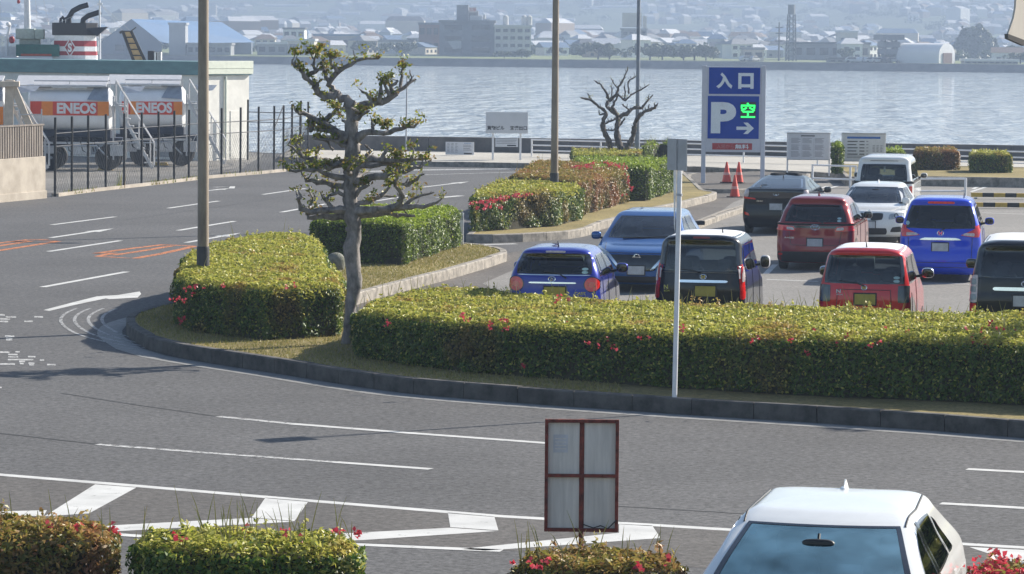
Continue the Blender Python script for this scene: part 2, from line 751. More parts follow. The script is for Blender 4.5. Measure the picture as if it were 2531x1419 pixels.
def island(name, outline, h, stone=0.9, kw=0.15, grass=M_SOIL, kerbmat=M_KERB, dark=None):
    """raised bed: a ring of kerb stones round a turf sheet"""
    outline = ccw(outline)
    pts = resample(outline + [outline[0]], stone)[:-1]
    n = len(pts)
    inn = [np.array(p) for p in offset_poly([tuple(p) for p in pts], kw)]
    mb = MB()
    for i in range(n):
        j = (i + 1) % n
        g = 0.006
        d = (pts[j] - pts[i]) / (np.linalg.norm(pts[j] - pts[i]) + 1e-9) * g
        a, b, c, e = pts[i] + d, pts[j] - d, inn[j] - d, inn[i] + d
        hh = h + rnd.uniform(-0.006, 0.006)
        bev = 0.02
        di = (inn[i] - pts[i]) * (bev / kw)
        dj = (inn[j] - pts[j]) * (bev / kw)
        vs = [(*a, -0.02), (*b, -0.02), (*b, hh - bev), (*a, hh - bev), (*(a + di), hh), (*(b + dj), hh), (*c, hh), (*e, hh),
              (*c, -0.02), (*e, -0.02)]
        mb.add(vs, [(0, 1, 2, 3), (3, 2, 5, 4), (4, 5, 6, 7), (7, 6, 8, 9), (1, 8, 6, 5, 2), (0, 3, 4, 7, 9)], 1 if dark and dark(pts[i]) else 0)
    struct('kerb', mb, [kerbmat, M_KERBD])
    mb = MB()
    q = offset_poly([tuple(p) for p in pts], kw * 0.6)
    mb.prism(q, -0.02, h - 0.012)
    struct(name, mb, grass)
    return outline


# bed A: nose, long front hedge
pxA = [(2531, 1040), (2300, 1022), (2000, 1003), (1700, 985), (1400, 965), (1200, 951), (1000, 934), (850, 913), (700, 889),
       (550, 867), (430, 848), (360, 828), (318, 803), (308, 788), (322, 772), (370, 757), (440, 742)]
A_front = px_poly(pxA, 0.22)
a0, a1 = np.array(A_front[0]), np.array(A_front[2])
ext = a0 + (a0 - a1) / np.linalg.norm(a0 - a1) * 12
A_out = [tuple(ext)] + A_front + [(-6.15, 66), (-5.75, 70), (-5.3, 74), (-4.6, 78), (-3.6, 80.6)] + \
    px_poly([(1135, 598), (1215, 606), (1250, 615), (1254, 622), (1200, 640), (1100, 668), (1000, 693), (905, 718), (850, 735)], 0.22) + \
    [(-2.4, 57.2), (-1.1, 55.5), (0.6, 54.6), (2.6, 52.9), (7.5, 51.2), (12, 49.5), (ext[0] + 1.2, ext[1] + 4.6)]
A_out = island('planting_bed', A_out, 0.22, dark=lambda p: p[1] < 66 and not (p[0] > -3.5 and p[1] > 55.0 - 0.42 * (p[0] + 1)))  # road-side stones take the shaded copy

# bed B: entrance hedges
B_px = [(1152, 580), (1175, 582), (1300, 578), (1400, 572), (1450, 565), (1480, 551), (1600, 518), (1690, 499), (1768, 480),
        (1772, 475), (1740, 470)]
B_out = px_poly(B_px, 0.2) + [(6.2, 118), (6.3, 135.6), (1.8, 135.8), (1.3, 122)]
B_out = island('planting_bed', B_out, 0.214)
# narrow divider and sign pavement
island('divider', px_poly([(1690, 566), (1790, 528), (1855, 507), (1848, 502), (1780, 521), (1684, 558)], 0.16), 0.16, 0.8, 0.12, M_OLD)
sheet('lot_lane', px_poly([(1490, 575), (1690, 568), (1840, 512), (1870, 470), (1775, 480), (1600, 520), (1470, 560)], 0), 0.004, M_OLD)
island('pavement', px_poly([(1688, 466), (1850, 468), (1905, 452), (2000, 436), (2008, 420), (1700, 428)], 0.14), 0.14, 0.9, 0.15, M_OLD)
sheet('entrance_lane', px_poly([(905, 722), (1100, 672), (1256, 626), (1290, 620), (1250, 700), (1240, 760), (880, 760)], 0), 0.004, M_OLD)

lot = [(1.2, 56.4), (2.8, 54.3), (7.5, 52.6), (12, 51.0), (40, 42), (48, 118), (9.5, 121), (6.8, 106), (5.0, 92), (3.2, 84), (0.6, 78), (-0.6, 70)]
sheet('parking_lot', lot, 0.008, M_LOT)
# quay pavement along the sea wall
k0 = [tuple(P(x, y, 0.2).xy) for x, y in ((900, 398), (1000, 398), (1420, 405), (1700, 411), (2000, 424), (2180, 437), (2531, 446))]
pav = [(-9.4, 137.6), (-9.6, 147.0)] + [tuple(wpt(x) - Vector((0, 0.1))) for x in (-4, 6, 19, 45)] + [(60, 118)] + k0[::-1]
island('pavement', pav, 0.2, 1.2, 0.18, M_PAVE)
bedD = px_poly([(2090, 436), (2300, 436), (2531, 440), (2700, 442), (2700, 416), (2531, 413), (2250, 408), (2060, 404)], 0.34)
island('planting_bed', bedD, 0.34, 0.9, 0.15, M_SOIL)
sheet('yard', [(-10.2, 128), (-10.6, 146.5), (-13.2, 151.5), (-60, 200), (-90, 200), (-90, 96), (-16.5, 105.5), (-14.6, 109)], 0.004, M_YARD)

# sea wall
mb = MB()
pts = [wpt(x) for x in np.arange(-9.6, 75, 6.0)]
for a, b in zip(pts, pts[1:]):
    d = (b - a).normalized() * 0.012
    a, b = a + d, b - d
    nn = Vector((-d.y, d.x)).normalized() * 0.35
    vs = [(*a, 0.0), (*b, 0.0), (*(b + nn), 0.0), (*(a + nn), 0.0), (*a, 0.80), (*b, 0.80), (*(b + nn), 0.80), (*(a + nn), 0.80)]
    mb.add(vs, [(0, 3, 2, 1), (4, 5, 6, 7), (0, 1, 5, 4), (1, 2, 6, 5), (2, 3, 7, 6), (3, 0, 4, 7)])
tag(mb.build('sea_wall', mat('dark_concrete', (0.11, 0.108, 0.11), 0.9, var=0.3, scale=1.5, bump=0.3), bevel=0.015),
    'long low dark concrete sea wall along the water edge', 'sea wall')

# ------------------------------------------------------------------ road paint
def mark(name, pxs, w, m=M_WHITE, z=0.0042):
    mb = MB()
    strip(mb, [P(x, y, 0) for x, y in pxs], w, z)
    return struct(name, mb, m)


def patch_mark(name, polys, m=M_WHITE, z=0.0042):
    mb = MB()
    for p in polys:
        q = ccw(px_poly(p, 0))
        mb.add([(a[0], a[1], z) for a in q], [tuple(range(len(q)))])
    return struct(name, mb, m)


for a, b in (((105, 710), (313, 672)), ((120, 622), (298, 595)), ((128, 556), (285, 536)), ((415, 515), (541, 497)),
             ((650, 481), (755, 466)), ((440, 570), (580, 547)), ((695, 525), (808, 504)), ((900, 443), (985, 432)), ((930, 497), (1020, 482))):
    mark('lane_marking', (a, b), 0.16)
mark('lane_marking', ((905, 425), (1000, 421), (1250, 418), (1420, 421)), 0.9, M_WORN)
mark('lane_marking', ((880, 440), (1060, 432), (1330, 424)), 0.2, M_WORN)


def arrow(p0, p1, w=0.16, head=0.42, hl=1.6, hook=0):
    a, b = P(*p0).xy, P(*p1).xy
    d = (b - a).normalized()
    n = Vector((-d.y, d.x))
    L = (b - a).length
    mb = MB()
    e = b - d * hl
    sh = [a + n * w / 2, a - n * w / 2, e - n * w / 2, e - n * head / 2, b, e + n * head / 2, e + n * w / 2]
    mb.add([(*p, 0.0042) for p in sh], [tuple(range(7))])
    return struct('arrow_marking', mb, M_WHITE)


arrow((125, 588), (282, 565))
arrow((460, 600), (595, 576))
arrow((1045, 463), (1160, 449))
arrow((500, 473), (566, 466), hl=0.9)
mark('arrow_marking', ((530, 463), (575, 461), (572, 466)), 0.2)
mark('lane_marking', ((1085, 489), (1140, 484)), 0.3)
patch_mark('arrow_marking', [[(107, 767), (180, 748), (240, 733), (290, 730), (345, 721), (349, 727), (340, 736), (270, 740), (262, 738), (190, 753), (122, 769)]])
Z = 2.489
Q = lambda l: [(x / Z, 430 + y / Z) for x, y in l]
for l in ([(585, 490), (800, 460), (1015, 435)], [(700, 500), (880, 473), (1060, 443)], [(1015, 436), (1195, 445)],
          [(690, 514), (830, 520), (1000, 490), (1195, 446)], [(585, 490), (700, 486), (600, 509), (700, 512)],
          [(-60, 432), (180, 405)], [(-60, 452), (200, 412), (355, 414)], [(-60, 480), (180, 443), (358, 415)], [(180, 405), (300, 404)]):
    mark('arrow_marking', Q(l), 0.2, M_ORANGE)
bars = [(0, 868, 30), (35, 881, 100), (0, 894, 62), (0, 909, 50), (150, 908, 202), (210, 881, 265), (30, 1000, 88), (36, 1011, 76),
        (36, 1022, 76), (0, 1098, 58), (95, 1097, 122), (50, 1112, 108), (50, 1127, 112), (48, 1144, 205), (172, 1126, 218), (245, 1146, 272),
        (0, 1171, 92), (118, 1156, 154), (122, 1168, 146), (175, 1166, 212), (180, 1176, 208), (290, 1175, 342), (-40, 1315, 10)]
patch_mark('lettering_marking', [Q([(x0, y - 5), (x1, y - 4), (x1, y + 5), (x0, y + 4)]) for x0, y, x1 in bars], M_WORN)
# long lane lines in front
mark('lane_marking', ((540, 1030), (720, 1048)), 0.14, M_WORN)
mark('lane_marking', ((720, 1048), (1000, 1070), (1420, 1101)), 0.16, M_WHITE)
mark('lane_marking', ((240, 1099), (500, 1119), (830, 1143)), 0.13, M_WORN)
mark('lane_marking', ((830, 1143), (1065, 1160)), 0.15)
mark('lane_marking', ((2390, 1160), (2800, 1182)), 0.17)
mark('lane_marking', ((2325, 1245), (2420, 1250), (2800, 1272)), 0.17)
mark('lane_marking', ((-300, 1149), (0, 1174), (340, 1202), (760, 1238), (1225, 1276), (1620, 1299), (2000, 1322), (2390, 1346), (2800, 1371)), 0.17)
mark('lane_marking', ((250, 1319), (360, 1327), (640, 1338), (890, 1347), (1240, 1362)), 0.16)
patch_mark('chevron_marking', [[(235, 1198), (337, 1206), (220, 1270), (110, 1277)], [(-60, 1266), (38, 1264), (116, 1262), (107, 1277), (0, 1274), (-60, 1276)],
                               [(656, 1231), (762, 1240), (728, 1289), (622, 1280)], [(620, 1281), (726, 1290.5), (288, 1314), (250, 1316), (250, 1301)],
                               [(1107, 1268), (1222, 1278), (1232, 1312), (1113, 1304)], [(1111, 1305.5), (1230, 1313.5), (895, 1336), (800, 1340), (800, 1322)],
                               [(1530, 1296), (1612, 1300), (1633, 1331), (1200, 1362), (1140, 1358), (1530, 1318)],
                               [(2395, 1353), (2560, 1362), (2560, 1392), (2505, 1390)]])
sheet('road_shoulder', px_poly([(-60, 1172), (340, 1204), (760, 1240), (1225, 1278), (1620, 1301), (2000, 1324), (2800, 1372), (2800, 1500), (1240, 1360), (890, 1346), (-60, 1305)], 0),
      0.0022, ground_mat('shoulder_asphalt', (0.098, 0.092, 0.087), speck=0.5, patch=0.15, sc=10))
M_SEAM = mat('tar_seam', (0.03, 0.03, 0.031), .8)
for l, w in (([(-80, 1063), (60, 1078), (240, 1098)], .05), ([(150, 972), (330, 1000), (545, 1031)], .035), ([(640, 1330), (1100, 1352)], .03), ([(300, 545), (620, 500), (900, 455)], .04), ([(1500, 1250), (1800, 1268), (2300, 1296)], .03)):
    mark('tar_seam', l, w, M_SEAM, .0032)
# parking bay lines
for l in (((1895, 692), (2022, 697)), ((2276, 701), (2395, 704)), ((2428, 527), (2640, 534)), ((1893, 678), (1916, 655)), ((1560, 700), (1640, 703)),
          ((2405, 468), (2425, 458)), ((2400, 475), (2440, 462)), ((2030, 466), (2045, 461)), ((2050, 466), (2072, 460)), ((1700, 745), (1745, 735))):
    mb = MB()
    strip(mb, [P(x, y, 0) for x, y in l], 0.13, 0.0122)
    struct('bay_marking', mb, M_WHITE)
mark('lane_marking', ((1160, 606), (1275, 603)), 0.25)

# gutter strip and rumble lines round the nose
gut = [np.array(p) for p in A_front]
fr = resample([tuple(ext)] + A_front, 0.7)


def outward(pts, d):
    out = []
    for i, p in enumerate(pts):
        a, b = pts[max(i - 1, 0)], pts[min(i + 1, len(pts) - 1)]
        t = (b - a) / (np.linalg.norm(b - a) + 1e-9)
        out.append(p + np.array((-t[1], t[0])) * d)
    return out


side = 1 if outward(fr, 0.3)[5][1] < fr[5][1] else -1
mb = MB()
strip(mb, outward(fr, side * 0.27), 0.42, 0.0035)
struct('gutter', mb, M_PAVE if False else ground_mat('gutter_concrete', (0.22, 0.22, 0.215), speck=0.2, patch=0.2, sc=7))
M_GROOVE = paint_mat('pale_groove', (0.34, 0.34, 0.34), 0.44, 9)
nose = resample(px_poly([(850, 913), (700, 889), (550, 867), (430, 848), (360, 828), (318, 803), (308, 788), (322, 772), (350, 762)], 0), 0.3)
nose = [sum(nose[max(0, i - 2):i + 3]) / len(nose[max(0, i - 2):i + 3]) for i in range(len(nose))]
for k, d in enumerate((0.42, 0.66, 0.90, 1.14)):
    mb = MB()
    n = len(nose)
    pts = outward(nose, 1.0)
    sc = [d * side * math.sin(min(1, (i + 0.5) / n * 1.5) * math.pi / 2) for i in range(n)]
    strip(mb, [outward(nose, sc[i])[i] for i in range(n)], 0.06, 0.0042 + 0.0004 * k)
    struct('rumble_marking', mb, M_GROOVE)

# ================================================================== hedges
HG = [(0.03, 0.075, 0.01), (0.065, 0.135, 0.016), (0.11, 0.18, 0.02), (0.08, 0.135, 0.018), (0.16, 0.18, 0.03)]
M_SHOOT = leaf_mat('sunlit_new_shoot', [(0.16, 0.17, 0.025), (0.50, 0.49, 0.09), (0.40, 0.44, 0.065), (0.62, 0.56, 0.16), (0.34, 0.37, 0.05), (0.52, 0.46, 0.12)], 0.4, (0.42, 0.20, 0.08), 0.55)  # young growth tint, plus the sunlight on hedge tops put into the colour
M_SHOOT2 = leaf_mat('sunlit_green_shoot', [(0.12, 0.20, 0.02), (0.36, 0.45, 0.06), (0.30, 0.40, 0.045)], 0.4)
M_SHOOT3 = leaf_mat('sunlit_rusty_shoot', [(0.22, 0.22, 0.04), (0.38, 0.30, 0.08), (0.36, 0.20, 0.08), (0.30, 0.30, 0.05)], 0.35, (0.40, 0.17, 0.09), 0.5)
M_HEDGE = leaf_mat('hedge_leaf', HG, 0.28, (0.22, 0.13, 0.05), 0.55)
M_HEDGE2 = leaf_mat('hedge_leaf_green', [(0.04, 0.08, 0.012), (0.085, 0.135, 0.015), (0.12, 0.17, 0.022)], 0.28)
M_HEDGE3 = leaf_mat('hedge_leaf_rusty', [(0.05, 0.075, 0.012), (0.12, 0.13, 0.02), (0.20, 0.16, 0.04), (0.22, 0.10, 0.04)], 0.28, (0.30, 0.11, 0.06), 0.5)
M_CORE = mat('hedge_twigs', (0.035, 0.032, 0.016), 0.95, var=0.4, scale=12)
M_PINK = leaf_mat('azalea_petal', [(0.45, 0.025, 0.05), (0.62, 0.06, 0.09), (0.55, 0.10, 0.12)], 0.35)
M_DRY = leaf_mat('dry_stalk', [(0.30, 0.26, 0.10), (0.20, 0.22, 0.06), (0.42, 0.36, 0.18)], 0.3)


def hedge(label, poly, z0, zt, dens=1500, L=0.05, W=0.026, m=M_HEDGE, flowers=(), stalks=0, round_=0.22, group='clipped azalea hedges', edge_flowers=0, rise=None):
    """clipped hedge over the outline poly: twiggy core, leaves over its faces, petals, grass stalks"""
    poly = ccw([tuple(p) for p in poly])
    c = np.mean(np.array(poly), 0)
    t = thing('hedge', label, 'hedge', (c[0], c[1], z0), 0, group)
    loc = [(p[0] - c[0], p[1] - c[1]) for p in poly]
    h = zt - z0
    lo, hi = np.min(loc, 0), np.max(loc, 0)
    area = 0.5 * abs(sum(loc[i][0] * loc[(i + 1) % len(loc)][1] - loc[(i + 1) % len(loc)][0] * loc[i][1] for i in range(len(loc))))
    n = int(dens * area * 1.25)
    box = (hi - lo)
    k = int(n * (box[0] * box[1]) / area)
    q = rng.uniform(lo, hi, (k, 2))
    q = q[in_poly(q, loc)]
    d = edge_dist(q, loc)
    drop = np.where(d < round_, round_ - np.sqrt(np.maximum(0, round_ ** 2 - (round_ - np.minimum(d, round_)) ** 2)), 0)
    z = h - drop + wob(q) * 0.03 + wob(q, 5.3, 2) * 0.02 - np.abs(rng.normal(0, 0.05, len(q))) + 0.015
    ptsT = np.column_stack([q, z])
    nT = np.tile((0.0, 0.0, 1.0), (len(q), 1))
    P_, N_ = [ptsT], [nT]
    nl = len(loc)
    ns = min(len(ptsT), int(area * 7) + 30)               # stray shoots standing above the clipped top
    sp = ptsT[rng.integers(0, len(ptsT), ns)]
    k_ = 9
    up_ = rng.uniform(.04, .13, (ns, 1)) * np.linspace(.2, 1, k_)
    sh = np.repeat(sp[:, None, :], k_, 1) + rng.normal(0, .016, (ns, k_, 3))
    sh[:, :, 2] += up_
    ptsT = np.concatenate([ptsT, sh.reshape(-1, 3)])
    nT = np.concatenate([nT, np.tile((0.3, -0.2, 0.6), (ns * k_, 1))])
    P_, N_ = [ptsT], [nT]
    for i in range(nl):
        a, b = np.array(loc[i]), np.array(loc[(i + 1) % nl])
        ln = np.linalg.norm(b - a)
        if ln < 1e-3:
            continue
        out = np.array((b[1] - a[1], a[0] - b[0])) / ln
        m_ = int(dens * ln * h * 1.1)
        u = rng.uniform(0, 1, m_)
        zz = rng.uniform(0.03, h - round_ * 0.35, m_)
        ins = np.abs(rng.normal(0, 0.05, m_)) + 0.10 * np.exp(-zz / 0.12)
        dr = np.where(zz > h - round_, round_ - np.sqrt(np.maximum(0, round_ ** 2 - (zz - (h - round_)) ** 2)), 0)
        bul = 0.05 * np.sin(u * ln * 2.1 + i) + 0.035 * np.sin(zz * 7 + u * ln * 5) + .03 * np.sin(u * ln * 9.3) * np.cos(zz * 11)
        xy = a + (b - a) * u[:, None] + out * (bul - ins - dr)[:, None]
        P_.append(np.column_stack([xy, zz]))
        N_.append(np.tile((out[0], out[1], 0.35), (m_, 1)))
    pts, nrm = np.concatenate(P_), np.concatenate(N_)
    rf = (lambda x: rise[0] + (rise[1] - rise[0]) * np.clip((x + c[0] - rise[2]) / (rise[3] - rise[2]), 0, 1.3)) if rise else (lambda x: 1.0 + 0 * x)
    pts[:, 2] *= rf(pts[:, 0])
    ptsT = ptsT.copy()
    ptsT[:, 2] *= rf(ptsT[:, 0])
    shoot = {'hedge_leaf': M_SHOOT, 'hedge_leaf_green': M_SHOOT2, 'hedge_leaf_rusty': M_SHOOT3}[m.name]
    young = np.concatenate([rng.random(len(ptsT)) < 0.92, rng.random(len(pts) - len(ptsT)) < 0.11])  # tops mostly take the sun-brightened shoots, sides the darker leaves
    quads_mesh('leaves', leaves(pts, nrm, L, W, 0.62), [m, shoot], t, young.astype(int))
    mb = MB()
    q = offset_poly(loc, 0.13)
    mb.prism(q, 0.0, h - 0.09)
    mb.v = [(x, y, z * float(rf(x))) for x, y, z in mb.v]
    mb.build('twigs', M_CORE, t)
    fl = []
    for (fx, fy, fz, num, spread) in flowers:
        p = P(fx, fy, fz)
        p = np.array(p) - np.array((c[0], c[1], z0))
        for _ in range(max(1, num // 2 if zt < 0.95 else num)):
            o = p + rng.normal(0, 1, 3) * np.array((spread, spread, spread * 0.25))
            fl.append(o + rng.normal(0, 0.02, (5, 3)))
    if edge_flowers:
        sel = rng.integers(0, len(pts), edge_flowers)
        for i in sel:
            fl.append(pts[i] + nrm[i] * 0.03 + rng.normal(0, 0.02, (5, 3)))
    if fl:
        f = np.concatenate(fl)
        quads_mesh('blossom', leaves(f, np.tile((0, -0.4, 0.8), (len(f), 1)), 0.05, 0.038, 0.8), M_PINK, t)
    if stalks:
        sel = rng.integers(0, len(ptsT), stalks)
        V = []
        for i in sel:
            b = ptsT[i]
            hh = rnd.uniform(0.1, 0.36)
            l = np.array((rnd.uniform(-.12, .12), rnd.uniform(-.1, .1), hh))
            w = np.array((0.005, 0.002, 0))
            V.append([b - w, b + w, b + l * 0.6 + w * .7 + np.array((0, 0, .03)), b + l * 0.6 - w * .7 + np.array((0, 0, .03))])
            V.append([b + l * 0.6 - w * .7 + np.array((0, 0, .03)), b + l * 0.6 + w * .7 + np.array((0, 0, .03)), b + l * 1.05 + w * .2, b + l * 1.05 - w * .2])
        quads_mesh('grass_sprays', np.array(V), M_DRY, t)
    return t


zt = 1.0
front = [(873, 766), (993, 781), (1142, 795), (1291, 803), (1424, 809), (1656, 820), (2028, 832), (2258, 835), (2422, 838), (2531, 842)]
back = [(2531, 771), (2390, 775), (2225, 769), (2061, 762), (1897, 755), (1690, 749), (1490, 741), (1325, 729), (1192, 712), (1092, 710), (993, 720), (910, 741)]
zv = lambda x: 0.92 + 0.16 * (x - 873) / (2531 - 873)
pf, pb = [tuple(P(x, y, zv(x)).xy) for x, y in front], [tuple(P(x, y, zv(x)).xy) for x, y in back]
e1 = np.array(pf[-1]) + np.array((7, -2.6))
e2 = np.array(pb[0]) + np.array((7, -1.6))
hedge('longest clipped azalea hedge, dark front side, stretching past the thin white post', pf + [tuple(e1), tuple(e2)] + pb, 0.2, zt, 1900, 0.056, 0.027,
      flowers=[(1385, 805, .93, 5, .06), (1448, 810, .93, 4, .05), (1145, 790, 1.0, 3, .08), (1220, 812, .95, 4, .12), (1490, 850, .8, 4, .12), (1300, 905, .4, 2, .05),
               (2018, 817, 1.05, 2, .03), (2400, 830, 1.05, 6, .15), (2440, 845, 1.0, 9, .15), (2480, 822, 1.08, 9, .2), (2520, 830, 1.05, 8, .15), (2470, 880, .8, 6, .2), (1395, 740, 1.08, 4, .1), (2040, 865, .85, 3, .2), (960, 800, 1.0, 2, .1), (1240, 792, 1.06, 3, .12), (1600, 830, 1.0, 2, .1), (1700, 812, 1.07, 2, .1), (1900, 835, 1.03, 3, .15), (2150, 838, 1.02, 3, .15), (2260, 826, 1.06, 3, .12), (2510, 900, .7, 6, .25), (2525, 860, .9, 6, .2), (2330, 850, .95, 3, .15)],
      stalks=420, rise=((0.92 - .2) / .8, (1.08 - .2) / .8, pf[0][0], pf[-1][0]))
lz = 1.06
topA = [(430, 676), (460, 690), (553, 701), (652, 709), (752, 706), (850, 701), (850, 666), (812, 661), (808, 630), (795, 588), (752, 577), (652, 574), (586, 586), (513, 600), (453, 626), (440, 655)]
hedge('rounded azalea hedge at the kerb nose, beside the tan lamp post base', px_poly(topA, lz), 0.2, lz, 1800, 0.056, 0.027,
      flowers=[(447, 790, .5, 5, .06), (440, 740, .8, 4, .08), (497, 708, 1.05, 3, .08), (710, 705, 1.08, 2, .05), (555, 705, 1.05, 2, .04), (465, 715, 1.0, 3, .1)], stalks=40)
hedge('small fresh green hedge behind the knobbly pruned tree', [(-4.35, 73.2), (-2.25, 72.3), (-1.2, 78.8), (-3.2, 79.8), (-4.1, 76.5)], 0.2, 1.14, 1400, 0.055, 0.03, M_HEDGE2, stalks=30)
# entrance hedges on bed B
zb = 1.15
hB1 = px_poly([(1165, 575), (1378, 560)], 0.2) + px_poly([(1440, 545)], 0.2) + [(1.0, 93.2), (-0.4, 94.0), (-0.95, 88)]
hedge('flowering azalea hedge with red blooms along its front top edge', hB1, 0.2, zb, 1300, 0.06, 0.032, M_HEDGE,
      flowers=[(x, 505 - (x - 1170) * 0.2, 1.1, 3, .09) for x in range(1172, 1310, 7)] + [(x, 515 - (x - 1170) * 0.1, 1.0, 2, .12) for x in range(1180, 1230, 7)], stalks=30)
hedge('sunlit yellow green hedge between two others, at the second post', px_poly([(1432, 536), (1470, 526), (1552, 503)], 0.2) + [(3.25, 104.5), (0.7, 108.0), (-0.1, 96.5), (0.9, 94.6)], 0.2, 1.2, 1200, 0.06, 0.032, M_HEDGE3,
      flowers=[(1550, 435 + k * 9, 1.15 - k * .11, 2, .1) for k in range(6)], stalks=30)
hedge('hedge with a ridge of crimson azalea bloom along its top', px_poly([(1450, 500), (1604, 497), (1662, 478)], 0.2) + [(5.1, 108.6), (1.9, 109.2)], 0.2, 1.27, 1150, 0.065, 0.035, M_HEDGE2,
      flowers=[(x, 414 - 10 * math.exp(-((x - 1490) / 40) ** 2), 1.3, 4, .12) for x in range(1425, 1545, 5)], stalks=60)
hedge('low flat topped hedge under the small bare tree', px_poly([(1416, 414), (1600, 408)], 0.2) + [(5.2, 135.2), (2.3, 135.5)], 0.2, 0.68, 900, 0.07, 0.038, M_HEDGE, stalks=80, round_=.12)
hedge('clump of hedge at the foot of the slim grey pole', px_poly([(1592, 420), (1656, 412)], 0.2) + [(6.0, 128.6), (5.0, 129.4)], 0.2, 1.15, 900, 0.07, 0.038, M_HEDGE2, stalks=90)
# hedges by the sea wall, right
def far_hedge(label, x0, x1, yb, top, depth, m):
    a, b = P(x0, yb, 0.34), P(x1, yb + (x1 - x0) * 0.008, 0.34)
    s = FPX / a.y
    zt = 5 - (top - (HORIZON + (x0 - CX) * 0.00785)) / s
    hedge(label, [tuple(a.xy), tuple(b.xy), (b.x + .2, b.y + depth), (a.x + .2, a.y + depth)], 0.3, zt, 900, 0.07, 0.038, m)


far_hedge('rust tinged clipped hedge block by the sea wall', 2262, 2370, 419, 369, 2.4, M_HEDGE3)
far_hedge('small rounded hedge block at the far right end of the sea wall', 2400, 2500, 426, 377, 2.2, M_HEDGE)
far_hedge('dark narrow bush between the two notice boards', 2054, 2080, 428, 356, 1.6, M_HEDGE2)
far_hedge('low bush partly behind the white van roof', 2170, 2236, 416, 371, 2.0, M_HEDGE2)
# near hedges
def near_hedge(label, x0, x1, yb, yf, zt, m, **k):
    y = lambda px, py: py + (px - x0) * 0.03
    poly = px_poly([(x0, yf), (x1, yf + (x1 - x0) * 0.03), (x1, yb + (x1 - x0) * 0.03), (x0, yb)], zt)
    hedge(label, chaikin(poly), 0.0, zt, 2300, 0.06, 0.025, m, group='low azalea hedges in front of the road', **k)


near_hedge('low hedge with rusty new shoots, cut by the frame edge at bottom left corner', -260, 288, 1262, 1312, 0.9, M_HEDGE3, stalks=35,
           flowers=[(130, 1300, .93, 4, .08), (265, 1290, .93, 5, .1), (280, 1310, .85, 4, .06), (195, 1380, .6, 2, .04), (180, 1392, .5, 2, .04)])
near_hedge('low hedge with one bright pink bloom at its right corner', 333, 893, 1296, 1346, 0.9, M_HEDGE, stalks=60,
           flowers=[(888, 1318, .95, 4, .03), (420, 1335, .93, 4, .09), (845, 1320, .93, 3, .05), (540, 1383, .65, 3, .03), (350, 1365, .75, 3, .05), (880, 1400, .55, 4, .06), (720, 1330, .93, 4, .12), (600, 1315, .93, 3, .06)])
near_hedge('low hedge at the foot of the rusty framed sign', 1278, 1690, 1345, 1392, 0.9, M_HEDGE3, stalks=25,
           flowers=[(1340, 1392, .93, 4, .06), (1580, 1395, .95, 4, .06), (1300, 1390, .93, 4, .06), (1660, 1385, .93, 3, .04)])
t_ = hedge('low hedge covered in crimson azalea bloom beside the white car', px_poly([(2400, 1425), (2700, 1440), (2700, 1395), (2400, 1380)], 0.9), 0.0, 0.9, 2300, 0.06, 0.025, M_HEDGE3,
           group='low azalea hedges in front of the road', edge_flowers=900)

# turf blades on bed A
V = []
g = rng.uniform((-9.5, 44), (1.5, 82), (120000, 2))
g = g[in_poly(g, offset_poly(A_out, 0.18))]
h = rng.uniform(0.02, 0.06, len(g))
b = np.column_stack([g, np.full(len(g), 0.205)])
l = np.column_stack([rng.normal(0, 0.022, len(g)), rng.normal(0, 0.022, len(g)), h])
w = np.column_stack([np.full(len(g), 0.007), rng.normal(0, 0.004, len(g)), np.zeros(len(g))])
tri = np.stack([b - w, b + w, b + l], 1)
tag(quads_mesh('grass', tri, leaf_mat('turf_blade', [(0.30, 0.25, 0.08), (0.22, 0.22, 0.05), (0.38, 0.31, 0.12), (0.16, 0.18, 0.045)], 0.3), nper=3),
    'short yellowing turf on the planting bed', 'grass', kind='stuff')
# ================================================================== posts, signs, rails, trees
M_TAN = mat('tan_painted_steel', (0.27, 0.225, 0.17), 0.55, var=0.2, scale=3, dirt=(0.17, 0.13, 0.10), stretch=(1, 1, 0.3))
M_GREYP = mat('grey_painted_steel', (0.42, 0.43, 0.45), 0.5, var=0.12, scale=2)
M_WHITEP = mat('white_painted_steel', (0.72, 0.72, 0.74), 0.45, var=0.08, scale=3)
M_ALU = mat('aluminium_sheet', (0.42, 0.43, 0.45), 0.42, metal=0.6, var=0.1, scale=4)
M_RUST = mat('rusty_red_steel', (0.15, 0.035, 0.025), 0.85, var=0.5, scale=14, dirt=(0.05, 0.016, 0.012), bump=0.4)
M_BLACK = mat('black_plastic', (0.012, 0.012, 0.013), 0.5)
M_DARKM = mat('dark_metal', (0.03, 0.03, 0.034), 0.5, var=0.3)
M_LAMPG = mat('lamp_glass', (0.7, 0.72, 0.7), 0.2)
M_PRINT = mat('printed_black', (0.02, 0.02, 0.025), 0.6)
M_PRINTG = mat('printed_grey', (0.16, 0.16, 0.19), 0.6)
M_BOARD = mat('white_board', (0.60, 0.61, 0.64), 0.4, var=0.06, scale=2)


